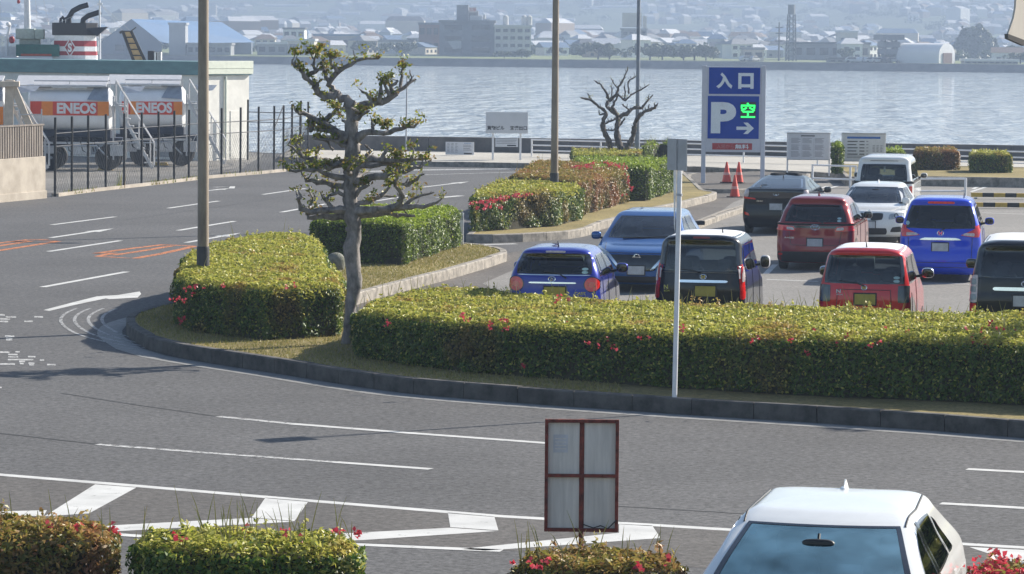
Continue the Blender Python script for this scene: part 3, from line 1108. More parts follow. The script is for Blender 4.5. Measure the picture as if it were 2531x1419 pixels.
def street_lamp(label, px, py, zbase, rtop, rbase, m, h=9.0, arm=1.6, adir=(1, 0)):
    p = P(px, py, zbase)
    t = thing('street_lamp', label, 'street lamp', (p.x, p.y, 0.2), 0)
    mb = MB()
    ns = [(0, 0, 0)] + [(0, 0, h * k / 6) for k in range(1, 7)]
    mb.tube(ns, [rbase + (rtop - rbase) * k / 6 for k in range(7)], 20)
    mb.build('pole', m, t, smooth=True)
    mb = MB()
    mb.lathe([(rbase * 1.12, 0.0), (rbase * 1.12, 1.18), (rbase * 1.05, 1.22)], n=20)
    mb.build('base_sleeve', M_DARKM if m is M_TAN else m, t, smooth=True)
    d = Vector((*adir, 0)).normalized()
    mb = MB()
    mb.tube([(0, 0, h - .2), d * 0.4 + Vector((0, 0, h + .25)), d * arm + Vector((0, 0, h + .45))], [rtop, rtop * .75, rtop * .6], 12)
    mb.build('arm', m, t, smooth=True)
    mb = MB()
    q = d * (arm + 0.35) + Vector((0, 0, h + .47))
    mb.blob(q, (0.42, 0.17, 0.1), 3)
    lh = mb.build('lamp_head', M_GREYP, t, smooth=True)
    mb = MB()
    mb.blob(q - Vector((0, 0, .07)), (0.3, 0.13, 0.05), 3)
    mb.build('lens', M_LAMPG, lh, smooth=True)
    return t


street_lamp('tall tan lamp post rising from the rounded hedge at the kerb nose', 502, 655, 1.1, 0.082, 0.098, M_TAN)
street_lamp('tall tan lamp post rising from the flowering entrance hedge', 1370, 455, 1.12, 0.075, 0.105, M_TAN)
street_lamp('slim grey blue pole beside the small bare tree', 1575, 370, 0.68, 0.06, 0.09, mat('blue_grey_steel', (0.20, 0.23, 0.28), 0.5), adir=(-1, 0.2))

# thin white post with a square plate seen from behind
b = P(1667, 981, 0.22)
s = FPX / b.y
t = thing('traffic_sign', 'thin white post with a grey plate seen from behind, before the long hedge', 'road sign', tuple(b), 0)
lean = Vector((0.012, 0, 1))
mb = MB()
mb.tube([(0, 0, -0.1), lean * 3.18], 0.034, 14)
mb.build('post', M_WHITEP, t, smooth=True)
mb = MB()
mb.tube([lean * 3.16, lean * 3.2], 0.036, 14)
mb.build('cap', mat('dull_red_plastic', (0.30, 0.05, 0.03), 0.6), t)
mb = MB()
mb.box(-0.21, -0.055, 3.04, 0.21, -0.045, 3.46)
mb.box(-0.205, -0.064, 3.1, 0.205, -0.056, 3.13)
mb.box(-0.205, -0.064, 3.36, 0.205, -0.056, 3.39)
mb.box(-0.008, -0.070, 3.04, 0.008, -0.0645, 3.46)
pl_ = mb.build('plate', M_ALU, t)
pl_.rotation_euler.z = R(-55)
pl_.location.x = 0.04
mb = MB()
for z in (2.7, 3.12):
    mb.tube([(0.035, 0, z), (0.035, 0, z + 0.03)], 0.042, 14)
mb.build('clamp', M_GREYP, t)
mb = MB()
mb.add([(-0.03, 0.06, 2.35), (-0.02, 0.06, 2.2), (0.0, 0.06, 3.0), (-0.012, 0.06, 3.28), (-0.045, 0.06, 3.0),
        (-0.03, 0.066, 2.35), (-0.02, 0.066, 2.2), (0.0, 0.066, 3.0), (-0.012, 0.066, 3.28), (-0.045, 0.066, 3.0)],
       [(0, 1, 2, 3, 4), (9, 8, 7, 6, 5), (0, 5, 6, 1), (1, 6, 7, 2), (2, 7, 8, 3), (3, 8, 9, 4), (4, 9, 5, 0)])
mb.build('side_plate', mat('white_plate_edge', (0.75, 0.75, 0.75), 0.4), t)

# rusty framed sign, seen from behind
YS = 28.2
b = PY(1436, 1345, YS)
s = FPX / YS
W, H = 184 / s, 281 / s
zb = PY(1436, 1313, YS).z
t = thing('framed_sign', 'grey board in a rusty red steel frame on one post, back side', 'sign', (b.x, YS, 0), R(-1.2))
mb = MB()
mb.tube([(0, 0, 0), (0, 0, zb + H)], 0.021, 14)
mb.build('post', M_RUST, t, smooth=True)
mb = MB()
w2 = W / 2
e = 0.028
for x0, z0, x1, z1 in ((-w2, 0, -w2 + e, H), (w2 - e, 0, w2, H), (-w2 + e, 0, w2 - e, e), (-w2 + e, H - e, w2 - e, H), (-w2 + e, H * .485, w2 - e, H * .485 + e * .9)):
    mb.box(x0, -0.045, zb + z0, x1, -0.005, zb + z1)
fr = mb.build('frame', M_RUST, t, bevel=0.003)
M_BACK = mat('weathered_grey_panel', (0.62, 0.58, 0.54), 0.5, var=0.08, scale=5, dirt=(0.47, 0.44, 0.41), stretch=(3, 1, 0.25))
mb = MB()
mb.box(-w2 + .01, -0.004, zb + .01, w2 - .01, 0.008, zb + H - .01)
pn = mb.build('panel', M_BACK, t)
mb = MB()
mb.box(-w2 + .07, -0.0065, zb + H * .70, -w2 + .19, -0.0042, zb + H * .86)
for k in range(4):
    mb.box(-w2 + .085, -0.0085, zb + H * (.73 + .03 * k), -w2 + .175, -0.0067, zb + H * (.738 + .03 * k), 1)
mb.build('faded_sticker', [mat('faded_sticker', (0.46, 0.46, 0.49), 0.5), M_BACK], t)
mb = MB()
mb.tube([(0.02, -0.03, zb + .06), (0.1, -0.05, zb + .035), (0.16, -0.05, zb + .055), (0.22, -0.045, zb + .03), (0.29, -0.045, zb + .1)], 0.005, 6)
mb.build('loose_wire', M_BLACK, t)

# ------------------------------------------------------------------ the big parking sign
M_SBLUE = mat('sign_blue', (0.002, 0.045, 0.33), 0.6, var=0.1, scale=2, spec=.05)
M_SFRM = mat('sign_frame', (0.50, 0.52, 0.60), 0.4, var=0.05)
M_SWHT = mat('sign_white', (0.66, 0.72, 0.78), 0.4, var=0.05)
M_SRED = mat('sign_red', (0.36, 0.03, 0.035), 0.5, var=0.15)
M_LED = mat('led_green', (0.02, 1.0, 0.12), 0.4, emit=1.1, var=0)
b0, b1 = P(1738, 451, 0.14), P(1884, 453, 0.14)
s = FPX / b0.y
t = thing('parking_sign', 'tall blue parking entrance sign between two grey posts', 'sign', tuple((b0 + b1) / 2), math.atan2(b1.y - b0.y, b1.x - b0.x) * 0.4)
hw = (b1 - b0).length / 2
u = lambda px: (px - 1812.5) / s           # metres across the sign
v = lambda py: (452 - py) / s              # metres up it
for sx in (-1, 1):
    mb = MB()
    mb.box(sx * hw - .075, -.075, -0.1, sx * hw + .075, .075, v(163))
    mb.build('post', M_SFRM, t, bevel=0.012)
mb = MB()
mb.box(-hw + .076, -.06, v(376), hw - .076, .06, v(166))
mb.build('cabinet', M_SFRM, t, bevel=0.01)
mb = MB()
mb.box(u(1751), -.072, v(233), u(1877), -.061, v(168))
pa = mb.build('name_panel', M_SBLUE, t)
mb = MB()
mb.box(u(1749), -.072, v(343), u(1875), -.061, v(238))
pb_ = mb.build('direction_panel', M_SBLUE, t)
mb = MB()
mb.text('入', 40 / s, 40 / s, -.0745, u(1769), v(220), 0.055)
mb.text('口', 38 / s, 39 / s, -.0745, u(1823), v(220), 0.05)
mb.build('lettering', M_SWHT, pa)
mb = MB()
mb.text('P', 62 / s, 77 / s, -.0745, u(1757), v(330), 0.05)
mb.build('parking_letter', M_SWHT, pb_)
mb = MB()
ax, az = u(1820), v(317)
d = 1 / s
mb.add([(ax, -.0745, az - 4 * d), (ax + 27 * d, -.0745, az - 4 * d), (ax + 17 * d, -.0745, az - 14 * d), (ax + 28 * d, -.0745, az - 14 * d), (ax + 43 * d, -.0745, az),
        (ax + 28 * d, -.0745, az + 14 * d), (ax + 17 * d, -.0745, az + 14 * d), (ax + 27 * d, -.0745, az + 4 * d), (ax, -.0745, az + 4 * d)], [tuple(range(9))])
mb.build('arrow', M_SWHT, pb_)
mb = MB()
mb.box(u(1829), -.078, v(293), u(1867), -.0725, v(252))
led = mb.build('led_screen', M_BLACK, pb_)
mb = MB()
mb.text('空', 35 / s, 37 / s, -.0795, u(1830.5), v(291), 0.012)
mb.build('led_lettering', M_LED, pb_)
mb = MB()
mb.box(u(1761), -.072, v(370), u(1859), -.061, v(354))
rp_ = mb.build('notice_strip', M_SRED, t)
mb = MB()
mb.text('入場から', 42 / s, 11 / s, -.0745, u(1772), v(367.5), 0.0)
mb.build('lettering', mat('faded_pink_print', (0.42, 0.16, 0.17), 0.5), rp_)
mb = MB()
mb.text('無料', 34 / s, 11.5 / s, -.0745, u(1817), v(368), 0.02)
mb.build('lettering', M_SWHT, rp_)

# ------------------------------------------------------------------ notice boards
def lines_block(mb, x0, x1, z1, n, dz, h, y, m, rag=0.3):
    for k in range(n):
        e = x1 - rnd.uniform(0, rag) * (x1 - x0)
        mb.box(x0, y, z1 - k * dz - h, e, y + 0.003, z1 - k * dz, m)


def board(label, x0, x1, yt, yb, base, kind):
    b = P((x0 + x1) / 2, base, 0.2)
    s = FPX / b.y
    w = (x1 - x0) / s / 2
    v = lambda py: (base - py) / s
    t = thing('notice_board', label, 'notice board', tuple(b), R(-4))
    for sx in (-1, 1):
        mb = MB()
        mb.box(sx * w - .03, -.02, -.1, sx * w + .03, .04, v(yt) + .02)
        mb.build('post', M_WHITEP, t, bevel=0.006)
    mb = MB()
    mb.box(-w + .031, -.03, v(yb), w - .031, .03, v(yt))
    mb.build('panel', M_BOARD, t)
    mb = MB()
    fr = 0.035
    for a in ((-w - .03, v(yt), w + .03, v(yt) + .05), (-w - .03, v(yb) - .04, w + .03, v(yb))):
        mb.box(a[0], -.045, a[1], a[2], .045, a[3])
    mb.build('frame', M_GREYP, t, bevel=0.006)
    mb = MB()
    top, bot = v(yt), v(yb)
    hh = top - bot
    yy = -.034
    if kind == 0:
        mb.box(-.28, yy, top - .1 * hh, .22, yy + .003, top - .06 * hh, 0)
        for c in (-.8, -.28, .28):
            for r in range(3):
                lines_block(mb, w * c * 1.05, w * c * 1.05 + w * .46, top - hh * (.17 + .27 * r), 5, hh * .045, hh * .014, yy, 1)
        for c in (-.33, .24):
            mb.box(w * c - .004, yy, bot + .05 * hh, w * c + .004, yy + .003, top - .1 * hh, 2)
    else:
        mb.box(-w * .78, yy, top - .17 * hh, w * .78, yy + .003, top - .09 * hh, 3)
        for k in range(5):
            z = top - hh * (.26 + .12 * k)
            mb.box(-w * .76, yy, z - hh * .035, -w * (.34 if k % 2 else .28), yy + .003, z, 0)
            mb.box(-w * .2, yy, z - hh * .035, w * .04, yy + .003, z, 0)
            mb.box(w * .12, yy, z - hh * .025, w * .22, yy + .003, z, 1)
        for c in (.42, .6, .78):
            lines_block(mb, w * c, w * c + w * .12, top - hh * .42, 5, hh * .055, hh * .02, yy, 1)
        lines_block(mb, -w * .78, w * .8, top - hh * .82, 2, hh * .06, hh * .02, yy, 1)
    mb.build('print', [M_PRINT, M_PRINTG, M_GREYP, mat('print_blue', (0.02, 0.12, 0.42), 0.5)], t)


board('notice board with three columns of fine grey print on a white panel', 1946, 2049, 331, 393, 428, 0)
board('white notice board with a blue heading bar and rows of black print', 2081, 2186, 332, 397, 433, 1)

# white direction sign
b = P(1252, 394, 0.2)
s = FPX / b.y
v = lambda py: (394 - py) / s
u = lambda px: (px - 1252) / s
t = thing('guide_sign', 'white guide sign with one black text line near the sea wall', 'sign', tuple(b), R(2))
for x in (1218, 1286):
    mb = MB()
    mb.box(u(x) - .04, -.04, -.1, u(x) + .04, .04, v(330))
    mb.build('post', M_WHITEP, t, bevel=0.006)
mb = MB()
mb.box(u(1200), -.1, v(330), u(1304), -.045, v(277))
g = mb.build('panel', M_BOARD, t, bevel=0.01)
mb = MB()
mb.text('貨物ビル', 43 / s, 10.5 / s, -.1035, u(1203), v(321.5), 0.03)
mb.text('空港出口', 42 / s, 10.5 / s, -.1035, u(1260), v(321.5), 0.03)
mb.build('lettering', M_PRINT, g)
mb = MB()
mb.box(u(1224), -.08, v(363), u(1280), -.05, v(340))
g = mb.build('lower_panel', M_BOARD, t, bevel=0.005)
mb = MB()
lines_block(mb, u(1226), u(1278), v(342), 4, 4 / s, 1 / s, -.0835, 1, 0.1)
mb.box(u(1253), -.0835, v(361), u(1275), -.0805, v(358), 0)
mb.build('print', [M_PRINT, M_PRINTG], g)
# paper notice fixed to the wall
b = P(1137, 384, 0.2)
s = FPX / b.y
t = thing('wall_notice', 'pale sheet of small print standing against the sea wall', 'notice', (b.x, b.y, 0.2), R(-8))
mb = MB()
mb.box(-36 / s, -.03, 0.02, 35 / s, .0, 33 / s)
g = mb.build('panel', M_BOARD, t)
mb = MB()
for c in (-32, -22, -12):
    lines_block(mb, c / s, (c + 7) / s, 30 / s, 7, 3.6 / s, 1.0 / s, -.034, 1)
mb.box(10 / s, -.034, 3 / s, 30 / s, -.031, 6 / s, 0)
lines_block(mb, 8 / s, 30 / s, 26 / s, 4, 4 / s, 1.2 / s, -.034, 1)
mb.box(10 / s, -.034, 29 / s, 28 / s, -.031, 31 / s, 2)
mb.build('print', [M_PRINT, M_PRINTG, mat('print_pale_blue', (0.25, 0.32, 0.45), 0.5)], g)

# ------------------------------------------------------------------ rails along the quay
def rail(label, pts, zs, r, every=2.6, z0=0.2, m=M_WHITEP):
    p = resample([tuple(a) for a in pts], every)
    t = thing('guard_rail', label, 'railing', (p[0][0], p[0][1], z0), 0)
    o = np.array(p[0])
    q = [np.array(a) - o for a in p]
    for a in q:
        mb = MB()
        mb.tube([(a[0], a[1], -.05), (a[0], a[1], zs[-1] - z0 + .03)], r * 1.25, 10)
        mb.build('rail_post', m, t, smooth=True)
    for z in zs:
        mb = MB()
        mb.tube([(q[0][0], q[0][1], z - z0), (q[-1][0], q[-1][1], z - z0)], r, 8)
        mb.build('pipe', m, t, smooth=True)


ra, rb = P(1316, 400, 0.2), P(2700, 441, 0.2)
ra, rb = Vector((ra.x, ra.y + 6.2)), Vector((rb.x, rb.y + 7.0))
rail('long white three pipe railing in front of the sea wall', [ra.xy, rb.xy], (0.44, 0.66, 0.88), 0.028, 3.2)
a, b = P(2008, 462, 0.0), P(2115, 466, 0.0)
rail('short white pipe barrier behind the dark hatchback', [a.xy, b.xy], (0.3, 0.75), 0.032, 1.5, 0)
a, b = P(2262, 488, 0.0), P(2386, 488, 0.0)
rail('grey pipe barrier with an end post behind the bright blue car', [a.xy, b.xy], (0.2, 0.6), 0.035, 1.9, 0)
# striped bars
M_YEL = mat('stripe_yellow', (0.55, 0.36, 0.06), 0.6)
for lab, y0, y1 in (('upper yellow and black striped bar at the lot exit', 488, 482), ('lower yellow and black striped bar at the lot exit', 511, 507)):
    a, b = P(2400, y0, 0.05), P(2640, y0 + 3, 0.05)
    t = thing('striped_bar', lab, 'barrier', tuple(a), math.atan2(b.y - a.y, b.x - a.x), 'yellow and black bars at the lot exit')
    L = (b - a).length
    n = int(L / 0.36)
    mb = MB()
    for k in range(n):
        mb.box(k * .36, -.06, 0.0 if y0 > 500 else .02, k * .36 + .36, .06, 0.13 if y0 > 500 else .15, k % 2)
    mb.build('bar', [M_YEL, M_BLACK], t)
    mb = MB()
    for k in range(0, n, 6):
        mb.box(k * .36 + .1, -.05, -.06, k * .36 + .2, .05, .0)
    mb.build('bracket', M_GREYP, t)

# little white edge post and thin far pole
b = P(1141, 606, 0.2)
s = FPX / b.y
t = thing('edge_post', 'short white flat marker post beside the small fresh green hedge', 'post', tuple(b), 0)
mb = MB()
mb.box(-.045, -.03, -.1, .045, .03, 80 / s)
mb.build('board', M_WHITEP, t, bevel=0.008)
mb = MB()
mb.box(-.035, -.034, 62 / s, .035, -.031, 74 / s)
mb.build('reflector', M_GREYP, t)
b = P(1003, 396, 0.2)
t = thing('thin_pole', 'very thin grey pole standing on the quay behind the pruned tree', 'pole', tuple(b), 0)
mb = MB()
mb.tube([(0, 0, 0), (0.03, 0, 216 * b.y / FPX)], [0.035, 0.025], 8)
mb.build('mast', M_GREYP, t)
mb = MB()
mb.box(-.04, -.04, 2.9, .1, .04, 3.0)
mb.build('bracket', M_GREYP, t)
# dark kerb-end lamp box on the divider
b = P(1722, 556, 0.16)
t = thing('delineator_box', 'low dark block on the divider beside the blue parked hatchback', 'block', tuple(b), R(20))
mb = MB()
mb.box(-.19, -.12, 0, .19, .12, .11)
mb.build('body', M_BLACK, t, bevel=0.02)
mb = MB()
mb.box(-.15, -.124, .03, .15, -.1205, .075)
mb.build('reflector', M_DARKM, t)

# ------------------------------------------------------------------ cones
M_CONE = mat('cone_red', (0.62, 0.055, 0.03), 0.5, var=0.12)
M_CBASE = mat('cone_base', (0.03, 0.012, 0.01), 0.7)
M_CBAND = mat('cone_band', (0.66, 0.30, 0.26), 0.45)


def cone():
    t = thing('traffic_cone', '', 'traffic cone', (0, 0, 0), 0, 'red cones by the parking sign')
    mb = MB()
    mb.lathe([(0.16, 0.03), (0.032, 0.70), (0.026, 0.715)], n=24)
    c = mb.build('cone_body', M_CONE, t, smooth=True)
    mb = MB()
    mb.lathe([(0.1165, 0.27), (0.0995, 0.36)], n=24)
    mb.build('band', M_CBAND, t, smooth=True)
    mb = MB()
    mb.box(-.19, -.19, 0, .19, .19, .035)
    mb.build('base', M_CBASE, t, bevel=0.01)
    return t


c0 = cone()
for i, (x, y, l, z) in enumerate(((1796, 452, 'red cone standing alone on the left under the parking sign', .14), (1826, 452, 'rear red cone of the overlapping pair', .14),
                                  (1816, 488, 'front red cone, standing lowest and nearest the dark hatchback', 0))):
    p = P(x, y, z)
    o = c0 if i == 0 else dup(c0, (0, 0, 0), 0)
    o.location = p
    o.rotation_euler.z = (0.2, -0.3, 0.5)[i]
    o['label'] = l

# ------------------------------------------------------------------ the trees
def bark_mat(name, a, b):
    return mat(name, b, 0.95, var=0.25, scale=9, dirt=a, bump=0.8, bscale=24, stretch=(1, 1, 0.5))


M_BARK = bark_mat('bark', (0.06, 0.055, 0.053), (0.23, 0.21, 0.2))
M_BARK2 = bark_mat('dark_bark', (0.03, 0.026, 0.026), (0.11, 0.095, 0.085))
M_TLEAF = leaf_mat('young_leaf', [(0.06, 0.10, 0.012), (0.17, 0.22, 0.025), (0.36, 0.38, 0.05), (0.32, 0.20, 0.08), (0.14, 0.19, 0.022)], 0.45)


def knobbly(pts, k, jit):
    """more points along a limb, each a little off the line"""
    pts = [Vector(p) for p in pts]
    out = []
    for a, b in zip(pts, pts[1:]):
        n = max(2, int((b - a).length / k))
        for i in range(n):
            out.append(a.lerp(b, i / n) + Vector((rnd.uniform(-jit, jit), rnd.uniform(-jit, jit), rnd.uniform(-jit, jit))))
    out.append(pts[-1])
    return out


def limb(mb, pts, r0, r1, jit=0.02, k=0.09, knob=0.22):
    p = knobbly(pts, k, jit)
    p[0] = Vector(pts[0])
    n = len(p)
    rads = [r0 + (r1 - r0) * (i / (n - 1)) for i in range(n)]
    rads = [r * (1 + rnd.uniform(-.16, .24)) for r in rads]
    mb.tube(p, rads, 9, 0, knob)
    return p


def pruned_tree(label, loc, sc, trunk, limbs, origin, zoom, tr, leaf_n, leaf_L, bark, extra=0, leaf_from=0.35, name='pruned_tree', twigs=.4):
    """limbs: (points in picture units, base radius, tip radius, depth slope)"""
    t = thing(name, label, 'tree', loc, 0)
    ox, oy = origin
    cv = lambda u, v, d=0.0: Vector(((u - ox) / zoom / sc, d, (oy - v) / zoom / sc))
    mb = MB()
    tp = [cv(*p) for p in trunk]
    n = len(tp)
    pp = knobbly(tp, 0.10, 0.012)
    m = len(pp)
    rr = []
    for i in range(m):
        f = i / (m - 1) * (n - 1)
        j = min(int(f), n - 2)
        rr.append((tr[j] + (tr[j + 1] - tr[j]) * (f - j)) * (1 + rnd.uniform(-.09, .14)))
    mb.tube(pp, rr, 16, 0, 0.07)
    for i in range(3, m - 2, 4):     # old pruning scars
        a = rnd.uniform(0, 6.28)
        mb.blob(pp[i] + Vector((math.cos(a), math.sin(a), 0)) * rr[i] * 0.85, (rr[i] * .45, rr[i] * .45, rr[i] * .4), 2.2, 8, 6)
    tips = []
    for pts, r0, r1, ds in limbs:
        x0 = cv(*pts[0])
        dep0 = min(tp, key=lambda q: (q - x0).length)
        q = []
        acc = pts[0][2] if len(pts[0]) > 2 else 0
        L = 0
        prev = None
        for p in pts:
            w = cv(p[0], p[1])
            if prev is not None:
                L += (w - prev).length
            prev = w
            w.y = acc + ds * L + 0.05 * math.sin(L * 5 + ds * 9)
            q.append(w)
        lp = limb(mb, q, r0, r1)
        for i in range(int(len(lp) * leaf_from), len(lp)):
            tips.append((lp[i], r1 + (r0 - r1) * (1 - i / len(lp))))
            if rnd.random() < twigs:                      # spur twigs
                d = Vector((rnd.uniform(-.6, .6), rnd.uniform(-.8, .8), rnd.uniform(0.1, 1))).normalized() * rnd.uniform(.05, .17)
                mb.tube([lp[i], lp[i] + d * .5, lp[i] + d + Vector((0, 0, .02))], [r1 * .9, r1 * .6, r1 * .35], 5, 0, .2)
                tips.append((lp[i] + d, r1))
    for _ in range(extra):                                # limbs toward and away from the viewer
        i = rnd.randint(int(m * .42), m - 1)
        s = rnd.choice((-1, 1))
        L = rnd.uniform(.35, .8)
        q = [pp[i], pp[i] + Vector((rnd.uniform(-.15, .15), s * L * .5, .03)), pp[i] + Vector((rnd.uniform(-.45, .45), s * L, rnd.uniform(0, .2)))]
        lp = limb(mb, q, .045, .014)
        for k in range(int(len(lp) * .5), len(lp)):
            tips.append((lp[k], .015))
    mb.build('trunk', bark, t, smooth=True)
    if leaf_n:
        P_, N_ = [], []
        for p, r in tips:
            if rnd.random() < 0.55:
                k = int(rnd.expovariate(1 / leaf_n))
                for _ in range(k):
                    o = Vector((rnd.gauss(0, .05), rnd.gauss(0, .05), abs(rnd.gauss(.035, .04)) + r * .5))
                    P_.append(tuple(p + o))
                    N_.append((o.x * 6, o.y * 6, .6))
        quads_mesh('foliage', leaves(np.array(P_), np.array(N_), leaf_L, leaf_L * .5, .7), M_TLEAF, t)
    return t


b = P(855, 850, 0.21)
sc = FPX / b.y
TZ = 3.084
fx = lambda x, y: ((x - 640) * TZ, (y - 100) * TZ)     # photo pixel -> enlarged picture units
trunk = [fx(853, 858), fx(858, 815), fx(866, 765), fx(876, 705), fx(872, 655), fx(868, 610), fx(876, 565), (712, 1360), (690, 1200), (695, 1000), (712, 840), (700, 700), (698, 600), (702, 500), (695, 462)]
tr = [.085, .075, .085, .125, .115, .13, .12, .125, .12, .115, .125, .12, .115, .10, .07]
LB = [
    ([(700, 490), (655, 445), (590, 415), (540, 425), (490, 420), (440, 385), (432, 345), (395, 315), (355, 290), (338, 245), (300, 200), (250, 160)], .085, .016, -.15),
    ([(600, 420), (552, 385), (530, 330), (560, 255), (640, 210), (720, 160), (800, 135), (895, 132)], .06, .014, .2),
    ([(530, 310), (485, 245), (475, 235)], .035, .014, .1),
    ([(352, 280), (420, 238), (488, 208), (475, 170), (500, 130)], .035, .012, -.3),
    ([(585, 235), (553, 180), (528, 125), (510, 98)], .035, .012, .3), ([(535, 130), (580, 125)], .02, .012, .1),
    ([(425, 230), (408, 140), (430, 85), (455, 72)], .025, .01, -.2), ([(408, 140), (375, 80), (355, 45)], .012, .006, -.2),
    ([(715, 545), (755, 505), (840, 478), (920, 465), (1005, 420), (1060, 375), (1130, 325), (1185, 290)], .085, .014, .15),
    ([(850, 465), (800, 405), (765, 372)], .03, .01, .3), ([(905, 455), (930, 380), (920, 300)], .035, .012, -.3), ([(990, 410), (960, 330), (905, 290)], .03, .01, -.2),
    ([(1065, 350), (1075, 260), (1092, 200)], .03, .012, .2), ([(1010, 400), (1000, 340), (1050, 300)], .04, .014, .35), ([(1120, 320), (1160, 280), (1140, 220)], .018, .008, .1),
    ([(670, 740), (600, 700), (530, 655), (430, 610), (375, 565), (310, 545), (280, 530)], .08, .02, -.2),
    ([(480, 625), (530, 575), (570, 525), (600, 510)], .045, .016, .3), ([(545, 560), (600, 555), (640, 565)], .012, .006, .3), ([(400, 600), (395, 660), (385, 690)], .06, .04, -.3),
    ([(640, 720), (560, 690), (490, 680), (440, 670)], .05, .02, -.5),
    ([(735, 755), (800, 695), (890, 690), (990, 700), (1080, 655), (1170, 640), (1230, 590)], .06, .014, -.2),
    ([(870, 690), (855, 650), (870, 640)], .04, .02, .2), ([(980, 695), (970, 640), (975, 610)], .014, .006, .1), ([(1150, 640), (1210, 625)], .02, .008, -.2),
    ([(690, 940), (600, 920), (450, 925), (330, 890), (260, 840), (205, 800)], .065, .018, .25),
    ([(690, 830), (600, 760), (500, 740), (420, 740)], .04, .014, -.4), ([(560, 830), (520, 770), (450, 720)], .022, .012, -.3),
    ([(440, 920), (430, 850), (460, 800)], .03, .012, .3), ([(330, 890), (290, 820), (260, 780)], .03, .012, .2),
    ([(720, 920), (850, 900), (1000, 915), (1130, 905), (1240, 890), (1300, 830)], .06, .014, .1),
    ([(800, 905), (840, 830), (800, 790)], .03, .012, .3), ([(930, 905), (970, 830), (990, 800)], .03, .012, -.2), ([(1150, 905), (1180, 840), (1130, 800)], .025, .01, .3), ([(1240, 890), (1280, 920), (1310, 910)], .02, .01, .2),
    ([(735, 1070), (850, 1045), (950, 1020), (1100, 985), (1200, 950), (1250, 940)], .06, .016, -.3),
    ([(730, 960), (850, 945), (960, 935), (1100, 950)], .045, .02, .3), ([(1000, 1000), (1050, 960), (1150, 930)], .03, .012, .2),
    ([(670, 1045), (560, 1020), (440, 985), (330, 985), (235, 985)], .05, .014, -.35), ([(330, 985), (290, 940), (280, 890)], .025, .012, -.2), ([(440, 985), (400, 950), (330, 930)], .03, .014, .2),
    ([(660, 1115), (560, 1090), (440, 1080), (355, 1065), (318, 1015)], .055, .02, .2), ([(440, 1085), (420, 1060)], .04, .02, .1), ([(640, 930), (540, 960), (500, 950)], .06, .04, -.4),
    ([(740, 1300), (850, 1280), (1000, 1270), (1060, 1230), (1090, 1170), (1040, 1090), (1060, 1030)], .07, .018, -.25),
    ([(1000, 1272), (1200, 1260), (1310, 1245), (1395, 1190)], .06, .014, -.1), ([(1100, 1260), (1160, 1200), (1250, 1160), (1330, 1150)], .035, .012, .3), ([(1130, 1100), (1190, 1050), (1255, 1010)], .03, .012, .3),
    ([(1060, 1080), (1130, 1100)], .03, .025, .2), ([(740, 1330), (830, 1320), (950, 1310), (1180, 1335)], .05, .02, .25),
    ([(735, 1230), (830, 1230), (900, 1180), (1040, 1190)], .04, .015, .35), ([(740, 1180), (770, 1120), (840, 1090)], .04, .014, -.3), ([(920, 1180), (990, 1120), (1000, 1080)], .03, .012, .3),
    ([(660, 1290), (560, 1280), (400, 1300), (320, 1275), (300, 1215), (330, 1180)], .06, .022, -.3), ([(560, 1280), (520, 1240), (460, 1150)], .04, .014, .3), ([(380, 1250), (410, 1220), (380, 1150)], .02, .01, -.1),
    ([(660, 1345), (500, 1335), (370, 1352), (358, 1320)], .05, .028, .1), ([(690, 1180), (600, 1160), (540, 1180), (520, 1200)], .035, .014, -.3),
]
tree_big = pruned_tree('knobbly pruned tree with stubby tiered limbs and sparse young leaves, between two hedges', tuple(b), sc, trunk, LB, (fx(855, 850)), TZ, [q * .9 for q in tr], 17, .072, M_BARK, extra=9)
# small bare tree
b = P(1532, 373, 0.66)
b.z = 0.2
scb = FPX / b.y
SZ = 3.084
f2 = lambda x, y: (x * 1.0, y * 1.0)
zx = 3.0843
g2 = lambda l: [(1200 + x / zx, y / zx) for x, y in l]
B2 = [
    ([(965, 1140), (930, 1030), (890, 950), (900, 880), (920, 830), (860, 790), (800, 740), (725, 722)], .09, .016, -.2),
    ([(915, 840), (870, 850), (860, 830)], .03, .012, .2), ([(800, 745), (775, 690)], .03, .012, .2), ([(900, 960), (940, 970), (985, 965)], .025, .015, .3), ([(905, 920), (990, 880)], .03, .018, -.2),
    ([(1030, 1120), (1000, 1000), (1010, 880), (1000, 850), (920, 790), (940, 740), (920, 680), (880, 630), (840, 600)], .11, .014, .2),
    ([(1005, 860), (960, 790), (1010, 700), (1060, 740), (1100, 700)], .05, .016, -.3), ([(940, 750), (990, 700), (1010, 640), (1060, 550), (1080, 510)], .05, .012, .1),
    ([(1010, 660), (950, 575)], .02, .01, .3), ([(1060, 740), (1055, 635)], .02, .01, -.2), ([(1090, 690), (1080, 600), (1140, 560)], .03, .01, .3), ([(1100, 700), (1180, 660), (1225, 630)], .03, .01, .1),
    ([(1020, 870), (1090, 830), (1120, 800), (1190, 800), (1240, 740), (1275, 700)], .07, .012, .3), ([(1100, 820), (1040, 770)], .03, .015, -.3), ([(1230, 750), (1240, 700)], .015, .008, .2),
    ([(1070, 1130), (1120, 1020), (1140, 900), (1170, 850), (1230, 810), (1280, 790), (1292, 770)], .09, .02, -.3), ([(1025, 930), (1060, 880)], .03, .015, .2), ([(1240, 810), (1245, 770)], .02, .01, .1), ([(960, 720), (955, 640)], .02, .01, -.2),
]
trunk2 = g2([(1030, 1165), (1030, 1140), (1025, 1110)])
pruned_tree('small bare dark tree with three splayed stems above the low hedge', tuple(b), scb, trunk2, [(g2(l), r0 * 1.25, r1 * 1.9, d) for l, r0, r1, d in B2], (1532, 394), 1.0, [.17, .16, .13], 2.6, .06, M_BARK2, leaf_from=.3, twigs=.75)
